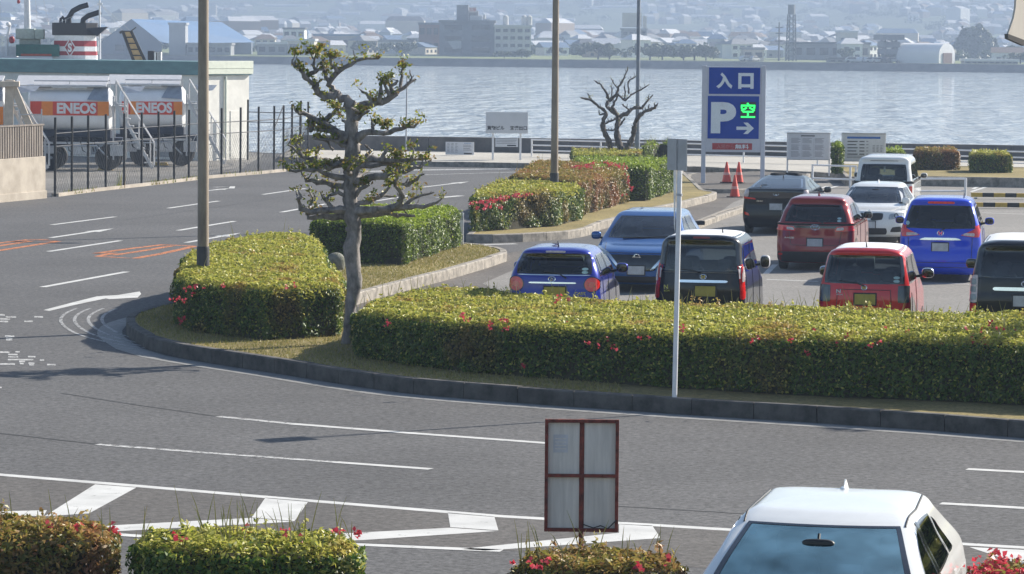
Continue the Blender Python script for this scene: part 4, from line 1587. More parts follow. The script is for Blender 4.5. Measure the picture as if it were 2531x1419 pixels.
# a third tree stands on the long bed just beyond the frame; its shadow crosses the road
dup(tree_big, (10.9, 49.3, 0.2), 1.9, 'pruned tree past the right frame edge, casting a shadow on the road', 1.0)
# mossy stone by the tree
b = P(830, 668, 0.2)
t = thing('stone', 'mossy grey stone behind the trunk of the pruned tree', 'stone', tuple(b), 0)
mb = MB()
mb.blob((0, 0, .15), (.2, .2, .22), 2.3, 14, 9)
mb.build('rock', mat('mossy_rock', (0.16, 0.16, 0.14), 0.95, var=0.4, scale=7, dirt=(0.06, 0.07, 0.04), bump=0.8), t, smooth=True)
# ================================================================== vehicles
M_TYRE = mat('tyre_rubber', (0.014, 0.014, 0.015), 0.8, var=0.3)
M_RIM = mat('wheel_alloy', (0.42, 0.43, 0.45), 0.3, metal=0.8)
M_LINE = mat('cabin_lining', (0.018, 0.018, 0.02), 0.8)
M_SEAT = mat('seat_cloth', (0.03, 0.03, 0.034), 0.9)
M_GLASS = glass_mat('privacy_glass', (0.20, 0.235, 0.27), 0.05)
M_GLASSC = glass_mat('clear_glass', (0.62, 0.72, 0.72), 0.06)
M_TAILR = mat('tail_lamp_red', (0.68, 0.018, 0.014), 0.15, coat=1.0, var=0.25, scale=20)
M_TAILW = mat('tail_lamp_clear', (0.5, 0.42, 0.42), 0.15, coat=1.0, var=0.3, scale=25)
M_TAILD = mat('tail_lamp_smoked', (0.035, 0.045, 0.05), 0.1, coat=1.0)
M_HEADL = mat('head_lamp_glass', (0.32, 0.35, 0.38), 0.1, coat=1.0, var=0.5, scale=16)
M_CHROME = mat('chrome', (0.75, 0.77, 0.8), 0.12, metal=1.0, var=0.05)
M_PLASTIC = mat('bumper_plastic', (0.02, 0.02, 0.022), 0.55)
M_GLOSSB = mat('gloss_black', (0.006, 0.007, 0.009), 0.08, coat=1.0)
M_PLATEY = mat('kei_plate_yellow', (0.42, 0.33, 0.05), 0.5)
M_PLATEW = mat('plate_white', (0.45, 0.46, 0.47), 0.5)
M_STICK = mat('sticker_pale', (0.35, 0.5, 0.52), 0.5)
M_FILM = mat('sun_shade', (0.22, 0.24, 0.21), 0.7)


def paint(name, col, metal=0.25, rough=0.28, coat=1.0):
    return mat(name, col, rough, metal=metal, var=0.05, scale=1.5, coat=coat, spec=.12)


def pchip(t, y, q):
    """monotone cubic through (t, y) at q"""
    h = np.diff(t)
    d = np.diff(y) / h
    m = np.zeros(len(y))
    for i in range(1, len(y) - 1):
        if d[i - 1] * d[i] > 0:
            w1, w2 = 2 * h[i] + h[i - 1], h[i] + 2 * h[i - 1]
            m[i] = (w1 + w2) / (w1 / d[i - 1] + w2 / d[i])
    m[0], m[-1] = d[0], d[-1]
    i = np.clip(np.searchsorted(t, q) - 1, 0, len(t) - 2)
    s = (q - t[i]) / h[i]
    return ((1 + 2 * s) * (1 - s) ** 2 * y[i] + s * (1 - s) ** 2 * h[i] * m[i] + s * s * (3 - 2 * s) * y[i + 1] + s * s * (s - 1) * h[i] * m[i + 1])


NR, NCn, NS = 11, 8, 56


def ring(z, y0, y1, w, rr, rf, br, bf):
    pts = []
    xs = np.linspace(0, 1, NR)
    for k in xs[:-1]:
        pts.append(((w - rr) * k, y0))
    for k in range(NCn):
        a = -math.pi / 2 + math.pi / 2 * k / NCn
        pts.append((w - rr + rr * math.cos(a), y0 + rr + rr * math.sin(a)))
    for k in range(NS):
        pts.append((w, y0 + rr + (y1 - rf - y0 - rr) * k / NS))
    for k in range(NCn):
        a = math.pi / 2 * k / NCn
        pts.append((w - rf + rf * math.cos(a), y1 - rf + rf * math.sin(a)))
    for k in xs[::-1]:
        pts.append(((w - rf) * k, y1))
    q = np.array(pts)
    L = y1 - y0
    s = (q[:, 1] - y0) / L
    q[:, 1] += (q[:, 0] / max(w, .8)) ** 2 * (br * np.clip(1 - 4 * s, 0, 1) - bf * np.clip(4 * s - 3, 0, 1))
    r = np.column_stack([q, np.full(len(q), z)])
    l = r[1:-1][::-1].copy()
    l[:, 0] *= -1
    return np.concatenate([r, l])


def shell(slices, rr=0.16, rf=0.28, br=0.05, bf=0.12):
    slices = [s + (rr, rf) if len(s) == 4 else s for s in slices]
    z, y0, y1, w_, a_, b_ = slices[-1]
    slices = slices + [(z + .004, y0 + .3 * (y1 - y0), y1 - .3 * (y1 - y0), w_ * .35, a_ * .35, b_ * .35), (z + .005, y0 + .45 * (y1 - y0), y1 - .45 * (y1 - y0), w_ * .08, a_ * .08, b_ * .08)]
    S = np.array(slices, float)
    d = np.sqrt(np.diff(S[:, 0]) ** 2 + np.minimum(np.diff(S[:, 1]), .5) ** 2 + np.minimum(np.abs(np.diff(S[:, 2])), 3) ** 2)
    t = np.concatenate([[0], np.cumsum(np.maximum(d, 0.02))])
    q = np.unique(np.concatenate([np.linspace(a, b, max(2, int((b - a) / 0.028) + 1)) for a, b in zip(t, t[1:])]))
    C = np.column_stack([pchip(t, S[:, i], q) for i in range(6)])
    rings = [ring(c[0], c[1], c[2], c[3], min(c[4], c[3] * .9), min(c[5], c[3] * .9), br, bf) for c in C]
    n = len(rings[0])
    V = np.concatenate(rings)
    F = []
    for j in range(len(rings) - 1):
        for i in range(n):
            i2 = (i + 1) % n
            F.append((j * n + i, j * n + i2, (j + 1) * n + i2, (j + 1) * n + i))
    top = tuple(range((len(rings) - 1) * n, len(rings) * n))
    bot = tuple(reversed(range(n)))
    return V, F, top, bot


def gmap(u, v, quad, k):
    uu = u * (1 - k) + k * u * math.sqrt(1 - v * v / 2)
    vv = v * (1 - k) + k * v * math.sqrt(1 - u * u / 2)
    a, b = (uu + 1) / 2, (vv + 1) / 2
    bl, br, tr, tl = quad
    return tuple((1 - a) * (1 - b) * bl[i] + a * (1 - b) * br[i] + a * b * tr[i] + (1 - a) * b * tl[i] for i in (0, 1))


AX = {'rear': lambda p: ((p[0], -3, p[1]), (0, 1, 0)), 'front': lambda p: ((p[0], 9, p[1]), (0, -1, 0)), 'right': lambda p: ((4, p[0], p[1]), (-1, 0, 0)),
      'left': lambda p: ((-4, p[0], p[1]), (1, 0, 0)), 'top': lambda p: ((p[0], p[1], 5), (0, 0, -1)),
      'screen': lambda p: ((p[0], 9, p[1] + 3.0), (0, -0.92, -0.39))}


class Car:
    def __init__(s, name, label, cat, pos, yaw, slices, paintm, L, H, **k):
        s.t = thing(name, label, cat, tuple(pos), -yaw)
        s.V, s.F, s.top, s.bot = shell(slices, **k)
        s.L, s.H = L, H
        s.paint = paintm
        s.bvh = BVHTree.FromPolygons([tuple(v) for v in s.V], s.F + [s.top, s.bot])
        s.holes = []
        s.W = max(x[3] for x in slices)

    def hit(s, axis, p, off):
        o, d = AX[axis](p)
        r = s.bvh.ray_cast(Vector(o), Vector(d))
        if r[0] is None:
            q = Vector(o) + Vector(d) * 3
            r = s.bvh.find_nearest(q)
        n = r[1]
        if n.dot(Vector(d)) > 0:
            n = -n
        return r[0] + n * off, n

    def patch(s, name, m, axis, quad, k=0.12, off=0.004, parent=None, nu=14, nv=10, depth=0.02, ringw=None):
        mb = MB()
        s.patch_mb(mb, axis, quad, k, off, nu, nv, depth, ringw)
        return mb.build(name, m, parent or s.t, smooth=True)

    def patch_mb(s, mb, axis, quad, k=0.12, off=0.004, nu=14, nv=10, depth=0.02, ringw=None, m=0):
        if ringw:
            per = []
            N = 12
            for i in range(N):
                per.append((-1 + 2 * i / N, -1))
            for i in range(N):
                per.append((1, -1 + 2 * i / N))
            for i in range(N):
                per.append((1 - 2 * i / N, 1))
            for i in range(N):
                per.append((-1, 1 - 2 * i / N))
            vs = []
            lv = (1.0, 1 - ringw / 2, 1 - ringw)
            n = len(per)
            for q in lv:
                for u, v in per:
                    vs.append(s.hit(axis, gmap(u * q, v * q, quad, k), off)[0])
            for u, v in per:
                h, nn = s.hit(axis, gmap(u, v, quad, k), off)
                vs.append(h - nn * depth)
            fs = []
            for a, b in ((0, 1), (1, 2), (3, 0)):
                for i in range(n):
                    j = (i + 1) % n
                    fs.append((a * n + i, a * n + j, b * n + j, b * n + i))
            mb.add(vs, fs, m)
            return
        vs, ns = [], []
        for j in range(nv + 1):
            for i in range(nu + 1):
                h, nn = s.hit(axis, gmap(-1 + 2 * i / nu, -1 + 2 * j / nv, quad, k), off)
                vs.append(h)
                ns.append(nn)
        fs = []
        w = nu + 1
        for j in range(nv):
            for i in range(nu):
                fs.append((j * w + i, j * w + i + 1, (j + 1) * w + i + 1, (j + 1) * w + i))
        mi = (nv // 2) * w + nu // 2
        if (vs[mi + 1] - vs[mi]).cross(vs[mi + w] - vs[mi]).dot(ns[mi]) < 0:      # faces look outwards
            fs = [f[::-1] for f in fs]
        bd = [i for i in range(w)] + [j * w + nu for j in range(1, nv + 1)] + [nv * w + i for i in range(nu - 1, -1, -1)] + [j * w for j in range(nv - 1, 0, -1)]
        if depth:
            b0 = len(vs)
            vs += [vs[i] - ns[i] * depth for i in bd]
            n = len(bd)
            for i in range(n):
                j = (i + 1) % n
                fs.append((bd[i], b0 + i, b0 + j, bd[j]))
        mb.add(vs, fs, m)

    def window(s, axis, quad, glass=None, k=0.14, rw=0.1, name='window', trim=None, hole=True, parent=None):
        """opening cut in the body, pane and black surround"""
        if hole:
            s.holes.append((axis, [gmap(u, v, quad, k) for u, v in [(-.94, -.94), (0, -.95), (.94, -.94), (.95, 0), (.94, .94), (0, .95), (-.94, .94), (-.95, 0)]]))
        g = s.patch(name, glass or M_GLASS, axis, quad, k, 0.003, parent, depth=0, nu=36, nv=18)
        mb = MB()
        s.patch_mb(mb, axis, quad, k, 0.006, ringw=rw, depth=0.016)
        mb.build('window_surround', trim or M_GLOSSB, g, smooth=True)
        return g

    def finish(s, floor=0.36, seats=((0, .62), (0, .24)), dash=True, wheels=(0.62, None), wr=0.29, seat_h=None):
        me_v, F = s.V, s.F
        Fa = np.array(F)
        cen = me_v[Fa].mean(1)
        a = me_v[Fa[:, 1]] - me_v[Fa[:, 0]]
        b = me_v[Fa[:, 3]] - me_v[Fa[:, 0]]
        nr = np.cross(a, b)
        nr /= np.linalg.norm(nr, axis=1, keepdims=True) + 1e-12
        kill = np.zeros(len(F), bool)
        for axis, poly in s.holes:
            if axis in ('rear', 'front'):
                q = cen[:, [0, 2]]
                ok = (nr[:, 1] < -0.05) if axis == 'rear' else (nr[:, 1] > 0.05)
                ok &= (cen[:, 1] < s.L * .45) if axis == 'rear' else (cen[:, 1] > s.L * .4)
            else:
                q = cen[:, [1, 2]]
                ok = (nr[:, 0] > .3) if axis == 'right' else (nr[:, 0] < -.3)
            kill |= ok & in_poly(q, poly)
        keep = [f for f, kk in zip(F, kill) if not kk] + [s.top, s.bot]
        # vertex normals for the inner lining
        vn = np.zeros_like(me_v)
        for c in range(4):
            np.add.at(vn, Fa[:, c], nr)
        vn /= np.linalg.norm(vn, axis=1, keepdims=True) + 1e-9
        n = len(me_v)
        mb = MB()
        mb.add(me_v.tolist(), keep, 0)
        mb.v += (me_v - vn * 0.035).tolist()
        inner = [tuple(n + i for i in reversed(f)) for f in keep]
        mb.f += inner
        mb.m += [1] * len(inner)
        mb.build('body', [s.paint, M_LINE], s.t, smooth=True)
        # cabin
        mb = MB()
        w = s.W - .09
        mb.box(-w, .12, floor - .1, w, s.L - .7, floor)
        mb.box(-w, .14, floor, w, s.L * .27, floor + .38)
        if dash:
            mb.box(-w + .02, s.L * .68, floor, w - .02, s.L * .78, floor + .48)
        mb.build('cabin_floor', M_LINE, s.t)
        for fy in (.30, .56):
            for sx in (-1, 1):
                mb = MB()
                x, y = sx * w * .5, s.L * fy
                hh = seat_h or s.H * .62
                mb.blob((x, y, floor + .2), (.23, .24, .12), 4)
                mb.blob((x, y - .2, (floor + hh) / 2 + .1), (.23, .08, (hh - floor) / 2), 4)
                mb.blob((x, y - .23, hh + .17), (.13, .06, .10), 3)
                mb.build('seat', M_SEAT, s.t, smooth=True)
        if dash:
            mb = MB()
            mb.lathe([(.165, -.012), (.185, 0), (.165, .012)], 'y', 20, 0, (w * .5, s.L * .645, floor + .52))
            mb.build('steering_wheel', M_BLACK, s.t)
        y0, y1 = wheels
        for y in (y0, y1 or s.L - .72):
            for sx in (-1, 1):
                tw = .17
                x = sx * (s.W - .11)
                mb = MB()
                mb.lathe([(wr * .62, -tw / 2), (wr * .93, -tw / 2), (wr, -tw * .36), (wr, tw * .36), (wr * .93, tw / 2), (wr * .62, tw / 2)], 'x', 28, 0, (x, y, wr))
                ty = mb.build('wheel', M_TYRE, s.t, smooth=True)
                mb = MB()
                xo = x + sx * tw * .38
                mb.lathe([(wr * .64, -.02), (wr * .64, .02), (wr * .55, .012), (wr * .2, .02 * sx + .0)], 'x', 24, 0, (xo, y, wr))
                for q in range(7):
                    an = q * 2 * math.pi / 7
                    mb.bar((xo + sx * .02, y, wr), (xo + sx * .015, y + math.cos(an) * wr * .6, wr + math.sin(an) * wr * .6), .035, .02)
                mb.build('rim', M_RIM, ty, smooth=True)
                ax = 'right' if sx > 0 else 'left'
                r = wr * 1.16
                s.patch('wheel_arch', M_PLASTIC, ax, ((y - r, wr - r), (y + r, wr - r), (y + r, wr + r), (y - r, wr + r)), 1.0, .003, depth=0, ringw=.16)

    def plate(s, z, m, y=None, w=.33, h=.165, axis='rear', x=0):
        o, d = AX[axis]((x, z))
        p = s.bvh.ray_cast(Vector(o), Vector(d))[0]
        sg = -1 if axis == 'rear' else 1
        mb = MB()
        mb.box(x - w / 2, min(p.y + sg * .012, p.y + sg * .022), z - h / 2, x + w / 2, max(p.y + sg * .012, p.y + sg * .022), z + h / 2)
        mb.build('number_plate', m, s.t, bevel=.004)
        mb = MB()
        mb.box(x - w / 2 - .02, min(p.y - sg * .03, p.y + sg * .011), z - h / 2 - .02, x + w / 2 + .02, max(p.y - sg * .03, p.y + sg * .011), z + h / 2 + .02)
        mb.build('plate_recess', M_PLASTIC, s.t, bevel=.006)

    def mirror(s, y, z, m, right=True, left=True, sz=(.10, .055, .08)):
        for sx in ([1] if right else []) + ([-1] if left else []):
            p = s.hit('right' if sx > 0 else 'left', (y, z), 0)[0]
            mb = MB()
            mb.blob((p.x + sx * (.08 + sz[0] * .6), y - .02, z + .06), sz, 3, 16, 10, 0)
            mb.tube([(p.x - sx * .02, y, z), (p.x + sx * .1, y, z + .03)], .022, 8, 1)
            g = mb.build('door_mirror', [m, M_BLACK], s.t, smooth=True)
            mb = MB()
            mb.blob((p.x + sx * (.08 + sz[0] * .6), y - .02 - sz[1] * .9, z + .06), (sz[0] * .85, .01, sz[2] * .82), 3.4, 16, 8)
            mb.build('mirror_glass', M_GLOSSB, g, smooth=True)

    def wiper(s, pts, axis='rear'):
        mb = MB()
        q = [s.hit(axis, p, .018)[0] for p in pts]
        mb.tube(q, [.014] + [.008] * (len(q) - 1), 6)
        mb.build('wiper', M_BLACK, s.t)

    def badge(s, kind, x, z, r, axis='rear', m=None):
        p, n = s.hit(axis, (x, z), .008)
        sg = -1 if axis == 'rear' else 1
        mb = MB()
        c = (p.x, p.y, p.z)

        def oval(a, b, cx=0, cz=0, t=.006, N=20):
            mb.tube([(c[0] + cx + a * math.cos(6.2832 * k / N), c[1], c[2] + cz + b * math.sin(6.2832 * k / N)) for k in range(N + 1)], t, 5)
        if kind == 'ovals':
            oval(r, r * .66)
            oval(r * .3, r * .62)
            oval(r * .62, r * .26, 0, r * .36)
        elif kind == 'bar':
            oval(r * .7, r * .7, t=.008)
            mb.box(c[0] - r, c[1] - .006, c[2] - .008, c[0] + r, c[1] + .006, c[2] + .012)
        elif kind == 'h':
            oval(r, r * .82, t=.008)
            for q in (-1, 1):
                mb.bar((c[0] + q * r * .5, c[1], c[2] + r * .6), (c[0] + q * r * .34, c[1], c[2] - r * .6), .016, .01)
            mb.box(c[0] - r * .4, c[1] - .005, c[2] - .008, c[0] + r * .4, c[1] + .005, c[2] + .008)
        elif kind == 'd':
            oval(r, r * .75, t=.008)
            mb.tube([(c[0] - r * .5, c[1], c[2] + r * .4), (c[0] + r * .3, c[1], c[2] + r * .2), (c[0] + r * .3, c[1], c[2] - r * .3), (c[0] - r * .4, c[1], c[2] - r * .4), (c[0] - r * .1, c[1], c[2] + r * .3)], .008, 5)
        elif kind == 'round':
            oval(r, r, t=.006)
            mb.blob(c, (r * .7, .006, r * .7), 2, 14, 6)
        mb.build('badge', m or M_CHROME, s.t)

    def letters(s, txt, x, z, w, h, m=None):
        p, n = s.hit('rear', (x + w / 2, z + h / 2), .008)
        mb = MB()
        mb.text(txt, w, h, p.y - .004, x, z, .02)
        mb.build('lettering', m or M_CHROME, s.t)

    def antenna(s, y, x=0, fin=False):
        p = s.hit('top', (x, y), 0)[0]
        mb = MB()
        if fin:
            mb.blob((x, y, p.z), (.034, .085, .022), 2.2, 12, 8)
            mb.add([(x - .026, y - .07, p.z), (x + .026, y - .07, p.z), (x, y + .09, p.z), (x - .006, y - .06, p.z + .07), (x + .006, y - .06, p.z + .07)],
                   [(0, 1, 4, 3), (1, 2, 4), (2, 0, 3), (3, 4, 2)])
        else:
            mb.tube([(x, y, p.z - .01), (x, y - .05, p.z + .045), (x, y - .10, p.z + .08)], [.014, .010, .007], 8)
        mb.build('antenna', s.paint if fin else M_BLACK, s.t, smooth=True)

    def seams(s, lines, w=.006):
        for axis, pts in lines:
            q = []
            for a, b in zip(pts, pts[1:]):
                n = max(2, int(math.hypot(b[0] - a[0], b[1] - a[1]) / .08))
                q += [s.hit(axis, (a[0] + (b[0] - a[0]) * i / n, a[1] + (b[1] - a[1]) * i / n), .001)[0] for i in range(n)]
            q.append(s.hit(axis, pts[-1], .001)[0])
            mb = MB()
            mb.tube(q, w, 5)
            mb.build('panel_gap', M_BLACK, s.t)


def mir(q):
    return tuple((-a, b) for a, b in (q[1], q[0], q[3], q[2]))


def sq(x0, z0, x1, z1):
    return ((x0, z0), (x1, z0), (x1, z1), (x0, z1))


YAW = R(10)


def rear_spot(px0, px1, W, z_is=None):
    """ground point below the middle of a rear whose width W spans px0..px1"""
    s = (px1 - px0) / W
    c = (px0 + px1) / 2
    return P(c, HORIZON + (c - CX) * .00785 + s * CAMH, 0)


def hatch(W, L, H, rg=.30, belt=.98, hood=.72, hoodz=.86, cowl=None, top_in=.12, roofw=.80, rake=.62, tailz=.6, roofback=.16):
    """slices of a short car: z, rear y, front y, half width"""
    w = W / 2
    c = cowl or hood + .28
    return [(.17, .13, L - .14, w - .07), (.24, .05, L - .04, w - .03), (.42, .0, L, w - .005), (.58, .015, L - .02, w), (.72, .04, L - .05, w - .002), (hoodz - .06, .05, L - .12, w - .008),
            (hoodz, .055, L - .26, w - .014), (hoodz + .07, .065, L - hood * .85, w - .02), (belt, .08, L - c, w - .03),
            ((belt + H) / 2, .08 + rg * .45, L - c - rake * .5, w * (1 + roofw) / 2 - .035), (H - .16, .08 + rg * .86, L - c - rake * .95, w * roofw + .0),
            (H - .08, .08 + rg * .8, L - c - rake * 1.12, w * roofw - .05), (H - .035, .08 + rg + .02, L - c - rake * 1.25, w * roofw - .12),
            (H - .01, .08 + rg + roofback, L - c - rake * 1.5, w * roofw - .26), (H, .08 + rg + .5, L - c - rake * 1.5 - .35, w * roofw * .35)]


# ---------------- 1  dark blue light van with round tail lamps
W, L, H = 1.475, 3.395, 1.70
c = Car('parked_car', 'dark blue box hatchback with two round red tail lamps', 'car', rear_spot(1250, 1481, W), R(8), hatch(W, L, H, .26, 1.22, .62, .98, .80), paint('paint_navy', (0.006, 0.02, 0.30)), L, H)
c.window('rear', ((-.62, 1.28), (.62, 1.28), (.55, 1.60), (-.55, 1.60)), k=.16, rw=.11)
for ax in ('right', 'left'):
    c.window(ax, ((.35, 1.24), (.62, 1.24), (.66, 1.54), (.50, 1.54)), k=.15, rw=.14)
    c.window(ax, ((.68, 1.23), (1.42, 1.21), (1.42, 1.56), (.72, 1.56)), k=.12)
    c.window(ax, ((1.48, 1.21), (2.42, 1.19), (2.05, 1.56), (1.48, 1.56)), M_GLASSC, k=.12)
c.window('front', ((-.60, 1.24), (.60, 1.24), (.54, 1.56), (-.54, 1.56)), M_GLASSC)
for sx in (-1, 1):
    lm = c.patch('tail_lamp', M_TAILR, 'rear', sq(sx * .60 - .11, 1.015, sx * .60 + .11, 1.235), 1.0, .016, depth=.05)
    c.patch('lamp_core', mat('tail_lamp_core', (0.62, 0.07, 0.05), .15, coat=1), 'rear', sq(sx * .60 - .045, 1.08, sx * .60 + .045, 1.17), 1.0, .024, lm)
    c.patch('lamp_ring', M_GLOSSB, 'rear', sq(sx * .60 - .122, 1.003, sx * .60 + .122, 1.247), 1.0, .02, lm, ringw=.1)
c.patch('trim_bar', M_CHROME, 'rear', sq(-.40, 1.135, .36, 1.16), .3, .02)
c.patch('sill_bar', M_CHROME, 'rear', sq(-.58, 1.262, .58, 1.276), .3, .008)
c.patch('brake_lamp', M_TAILW, 'rear', sq(-.16, 1.615, .16, 1.64), .3, .006)
c.badge('d', -.03, 1.205, .055)
c.plate(1.0, M_PLATEY, x=.02)
c.wiper(((.20, 1.22), (.08, 1.29), (-.16, 1.32)))
c.letters('CAST', .34, .965, .17, .045)
for z in (1.315, 1.365):
    c.patch('sticker', M_STICK, 'rear', sq(.44, z - .022, .54, z + .022), 1, .007, depth=0)
c.patch('sun_shade', M_FILM, 'front', sq(-.40, 1.30, .20, 1.50), .1, -.05, depth=0)
c.mirror(2.3, 1.2, c.paint)
c.antenna(.65)
c.seams([('rear', [(-.66, .80), (-.66, 1.2)]), ('rear', [(.66, .80), (.66, 1.2)]), ('rear', [(-.66, .72), (.66, .72)]), ('right', [(1.45, .3), (1.45, 1.5)]), ('right', [(.72, .5), (.70, 1.2)]), ('right', [(2.45, .35), (2.45, 1.2)])])
c.finish()

# ---------------- 2  tall black box van
W, L, H = 1.475, 3.395, 1.84
c = Car('parked_van', 'tall black box van with high red tail lamps and a white roof', 'van', rear_spot(1613, 1838, W), R(10), hatch(W, L, H, .12, 1.2, .45, 1.02, .66, roofw=.88, rake=.5, roofback=.1),
        paint('paint_black', (0.007, 0.008, 0.014), 0, .28, .6), L, H)
c.window('rear', ((-.65, 1.25), (.65, 1.25), (.60, 1.755), (-.60, 1.755)), k=.12, rw=.08)
for ax in ('right', 'left'):
    c.window(ax, ((.24, 1.24), (.46, 1.24), (.50, 1.66), (.34, 1.66)), k=.15, rw=.14)
    c.window(ax, ((.54, 1.22), (1.42, 1.22), (1.42, 1.68), (.56, 1.68)), k=.1)
    c.window(ax, ((1.5, 1.22), (2.45, 1.2), (2.2, 1.68), (1.5, 1.68)), M_GLASSC, k=.1)
c.window('front', ((-.60, 1.24), (.60, 1.24), (.56, 1.68), (-.56, 1.68)), M_GLASSC)
for sx in (-1, 1):
    q = ((.655, .80), (.732, .80), (.728, 1.38), (.665, 1.38))
    lm = c.patch('tail_lamp', M_TAILR, 'rear', q if sx > 0 else mir(q), .3, .014, depth=.05)
    q = ((.672, 1.08), (.712, 1.08), (.712, 1.32), (.68, 1.32))
    c.patch('lamp_core', M_TAILW, 'rear', q if sx > 0 else mir(q), .5, .022, lm)
c.patch('trim_bar', M_CHROME, 'rear', sq(-.40, 1.065, .46, 1.11), .3, .025)
c.patch('sill_bar', mat('dull_bronze', (.16, .13, .10), .4), 'rear', sq(-.60, 1.225, .60, 1.236), .3, .008)
c.patch('brake_lamp', mat('brake_lamp_dark', (.22, .03, .02), .3), 'rear', sq(-.13, 1.775, .15, 1.80), .3, .008)
c.badge('h', .06, 1.16, .05)
c.plate(.93, M_PLATEY, x=.1)
c.letters('N', -.58, .955, .065, .07)
c.letters('BOX', -.58, .915, .1, .025)
c.wiper(((.03, 1.22), (-.1, 1.26), (-.42, 1.29)))
c.mirror(2.42, 1.22, M_WHITEP, sz=(.085, .05, .11))
c.antenna(.9, .28)
c.patch('roof_skin', M_WHITEP, 'top', ((-.58, .30), (.58, .30), (.56, 2.0), (-.56, 2.0)), .12, .004, depth=.01)  # white sheet stands in for the sky's reflection on the black roof
c.seams([('right', [(1.46, .3), (1.46, 1.7)]), ('right', [(.5, .5), (.5, 1.2)]), ('right', [(2.5, .3), (2.48, 1.2)]), ('right', [(.1, .66), (1.4, .70)])])
c.finish()

# ---------------- 3  red box hatchback
W, L, H = 1.475, 3.395, 1.72
c = Car('parked_car', 'bright red box hatchback with smoked square tail lamps and a white roof', 'car', rear_spot(2017, 2247, W), R(11), hatch(W, L, H, .16, 1.12, .5, .96, .68, roofw=.84, rake=.55, roofback=.1),
        paint('paint_red', (0.55, 0.014, 0.018)), L, H)
c.window('rear', ((-.65, 1.15), (.65, 1.15), (.59, 1.60), (-.59, 1.60)), k=.1, rw=.08)
for ax in ('right', 'left'):
    c.window(ax, ((.28, 1.15), (.50, 1.15), (.54, 1.54), (.42, 1.54)), k=.15, rw=.14)
    c.window(ax, ((.58, 1.14), (1.42, 1.14), (1.42, 1.56), (.62, 1.56)), k=.1)
    c.window(ax, ((1.5, 1.14), (2.42, 1.12), (2.12, 1.56), (1.5, 1.56)), M_GLASSC, k=.1)
c.window('front', ((-.60, 1.15), (.60, 1.15), (.55, 1.56), (-.55, 1.56)), M_GLASSC)
for sx in (-1, 1):
    lm = c.patch('tail_lamp', M_TAILD, 'rear', sq(sx * .62 - .085, .86, sx * .62 + .085, 1.13), .14, .014, depth=.05)
    c.patch('lamp_core', mat('lamp_core_dark', (.05, .06, .065), .25, coat=1), 'rear', sq(sx * .62 - .055, .90, sx * .62 + .055, 1.09), .14, .022, lm)
c.badge('h', .0, 1.09, .045)
c.plate(.91, M_PLATEY, x=.02)
c.letters('N', -.44, 1.0, .07, .06, M_WHITEP)
c.letters('WGN', -.44, .965, .1, .022, M_WHITEP)
c.wiper(((.0, 1.12), (-.12, 1.16), (-.40, 1.19)))
for z in (1.20, 1.255):
    c.patch('sticker', M_STICK, 'rear', sq(.46, z - .022, .56, z + .022), 1, .007, depth=0)
c.patch('sun_shade', M_FILM, 'front', sq(-.35, 1.24, -.05, 1.48), .1, -.05, depth=0)
c.patch('brake_lamp', M_TAILR, 'rear', sq(-.1, 1.625, .1, 1.64), .3, .006)
c.mirror(2.34, 1.14, M_CHROME, sz=(.10, .06, .085))
c.patch('roof_skin', M_WHITEP, 'top', ((-.58, .34), (.58, .34), (.54, 1.95), (-.54, 1.95)), .12, .004, depth=.01)
c.antenna(.45)
c.seams([('rear', [(-.42, 1.06), (.42, 1.06)]), ('rear', [(-.42, 1.06), (-.44, .7)]), ('rear', [(.42, 1.06), (.44, .7)]), ('right', [(1.46, .3), (1.46, 1.5)]), ('right', [(.54, .5), (.54, 1.0)])])
c.finish()

# ---------------- 4  black minivan cut by the frame
W, L, H = 1.695, 4.695, 1.93
c = Car('parked_van', 'black minivan with clear tail lamps, cut off by the right frame edge', 'van', rear_spot(2392, 2663, W), R(10), hatch(W, L, H, .16, 1.3, .85, 1.06, 1.0, roofw=.86, rake=.7, roofback=.1),
        paint('paint_charcoal', (0.008, 0.009, 0.014), 0, .28, .6), L, H)
c.window('rear', ((-.74, 1.35), (.74, 1.35), (.69, 1.82), (-.69, 1.82)), k=.12, rw=.08)
for ax in ('right', 'left'):
    c.window(ax, ((.34, 1.3), (1.5, 1.3), (1.5, 1.74), (.46, 1.74)), k=.1)
    c.window(ax, ((1.6, 1.3), (2.5, 1.3), (2.5, 1.74), (1.6, 1.74)), k=.1)
    c.window(ax, ((2.6, 1.3), (3.5, 1.28), (3.1, 1.74), (2.6, 1.74)), M_GLASSC, k=.1)
c.window('front', ((-.70, 1.34), (.70, 1.34), (.62, 1.76), (-.62, 1.76)), M_GLASSC)
for sx in (-1, 1):
    q = ((.72, .96), (.838, .96), (.83, 1.36), (.71, 1.40))
    lm = c.patch('tail_lamp', M_TAILW, 'rear', q if sx > 0 else mir(q), .2, .014, depth=.06)
    for k in range(3):
        q = sq(.735, 1.0 + k * .12, .815, 1.09 + k * .12)
        c.patch('lamp_core', mat('lamp_core_grey', (.2, .24, .25), .2, coat=1), 'rear', q if sx > 0 else mir(q), .3, .022, lm)
    q = ((.74, .76), (.83, .76), (.83, .95), (.73, .95))
    c.patch('reflector', M_TAILR, 'rear', q if sx > 0 else mir(q), .2, .012)
c.patch('trim_bar', M_CHROME, 'rear', sq(-.48, 1.155, .48, 1.21), .2, .025)
c.badge('ovals', .04, 1.265, .08)
c.plate(1.0, M_PLATEW)
c.mirror(3.4, 1.3, c.paint)
c.wiper(((.0, 1.32), (.1, 1.36), (.4, 1.4)))
c.patch('roof_skin', M_WHITEP, 'top', ((-.66, .40), (.66, .40), (.62, 2.9), (-.62, 2.9)), .12, .004, depth=.01)  # pale sheet painted in for sky reflection on this black roof
c.finish(wr=.31)

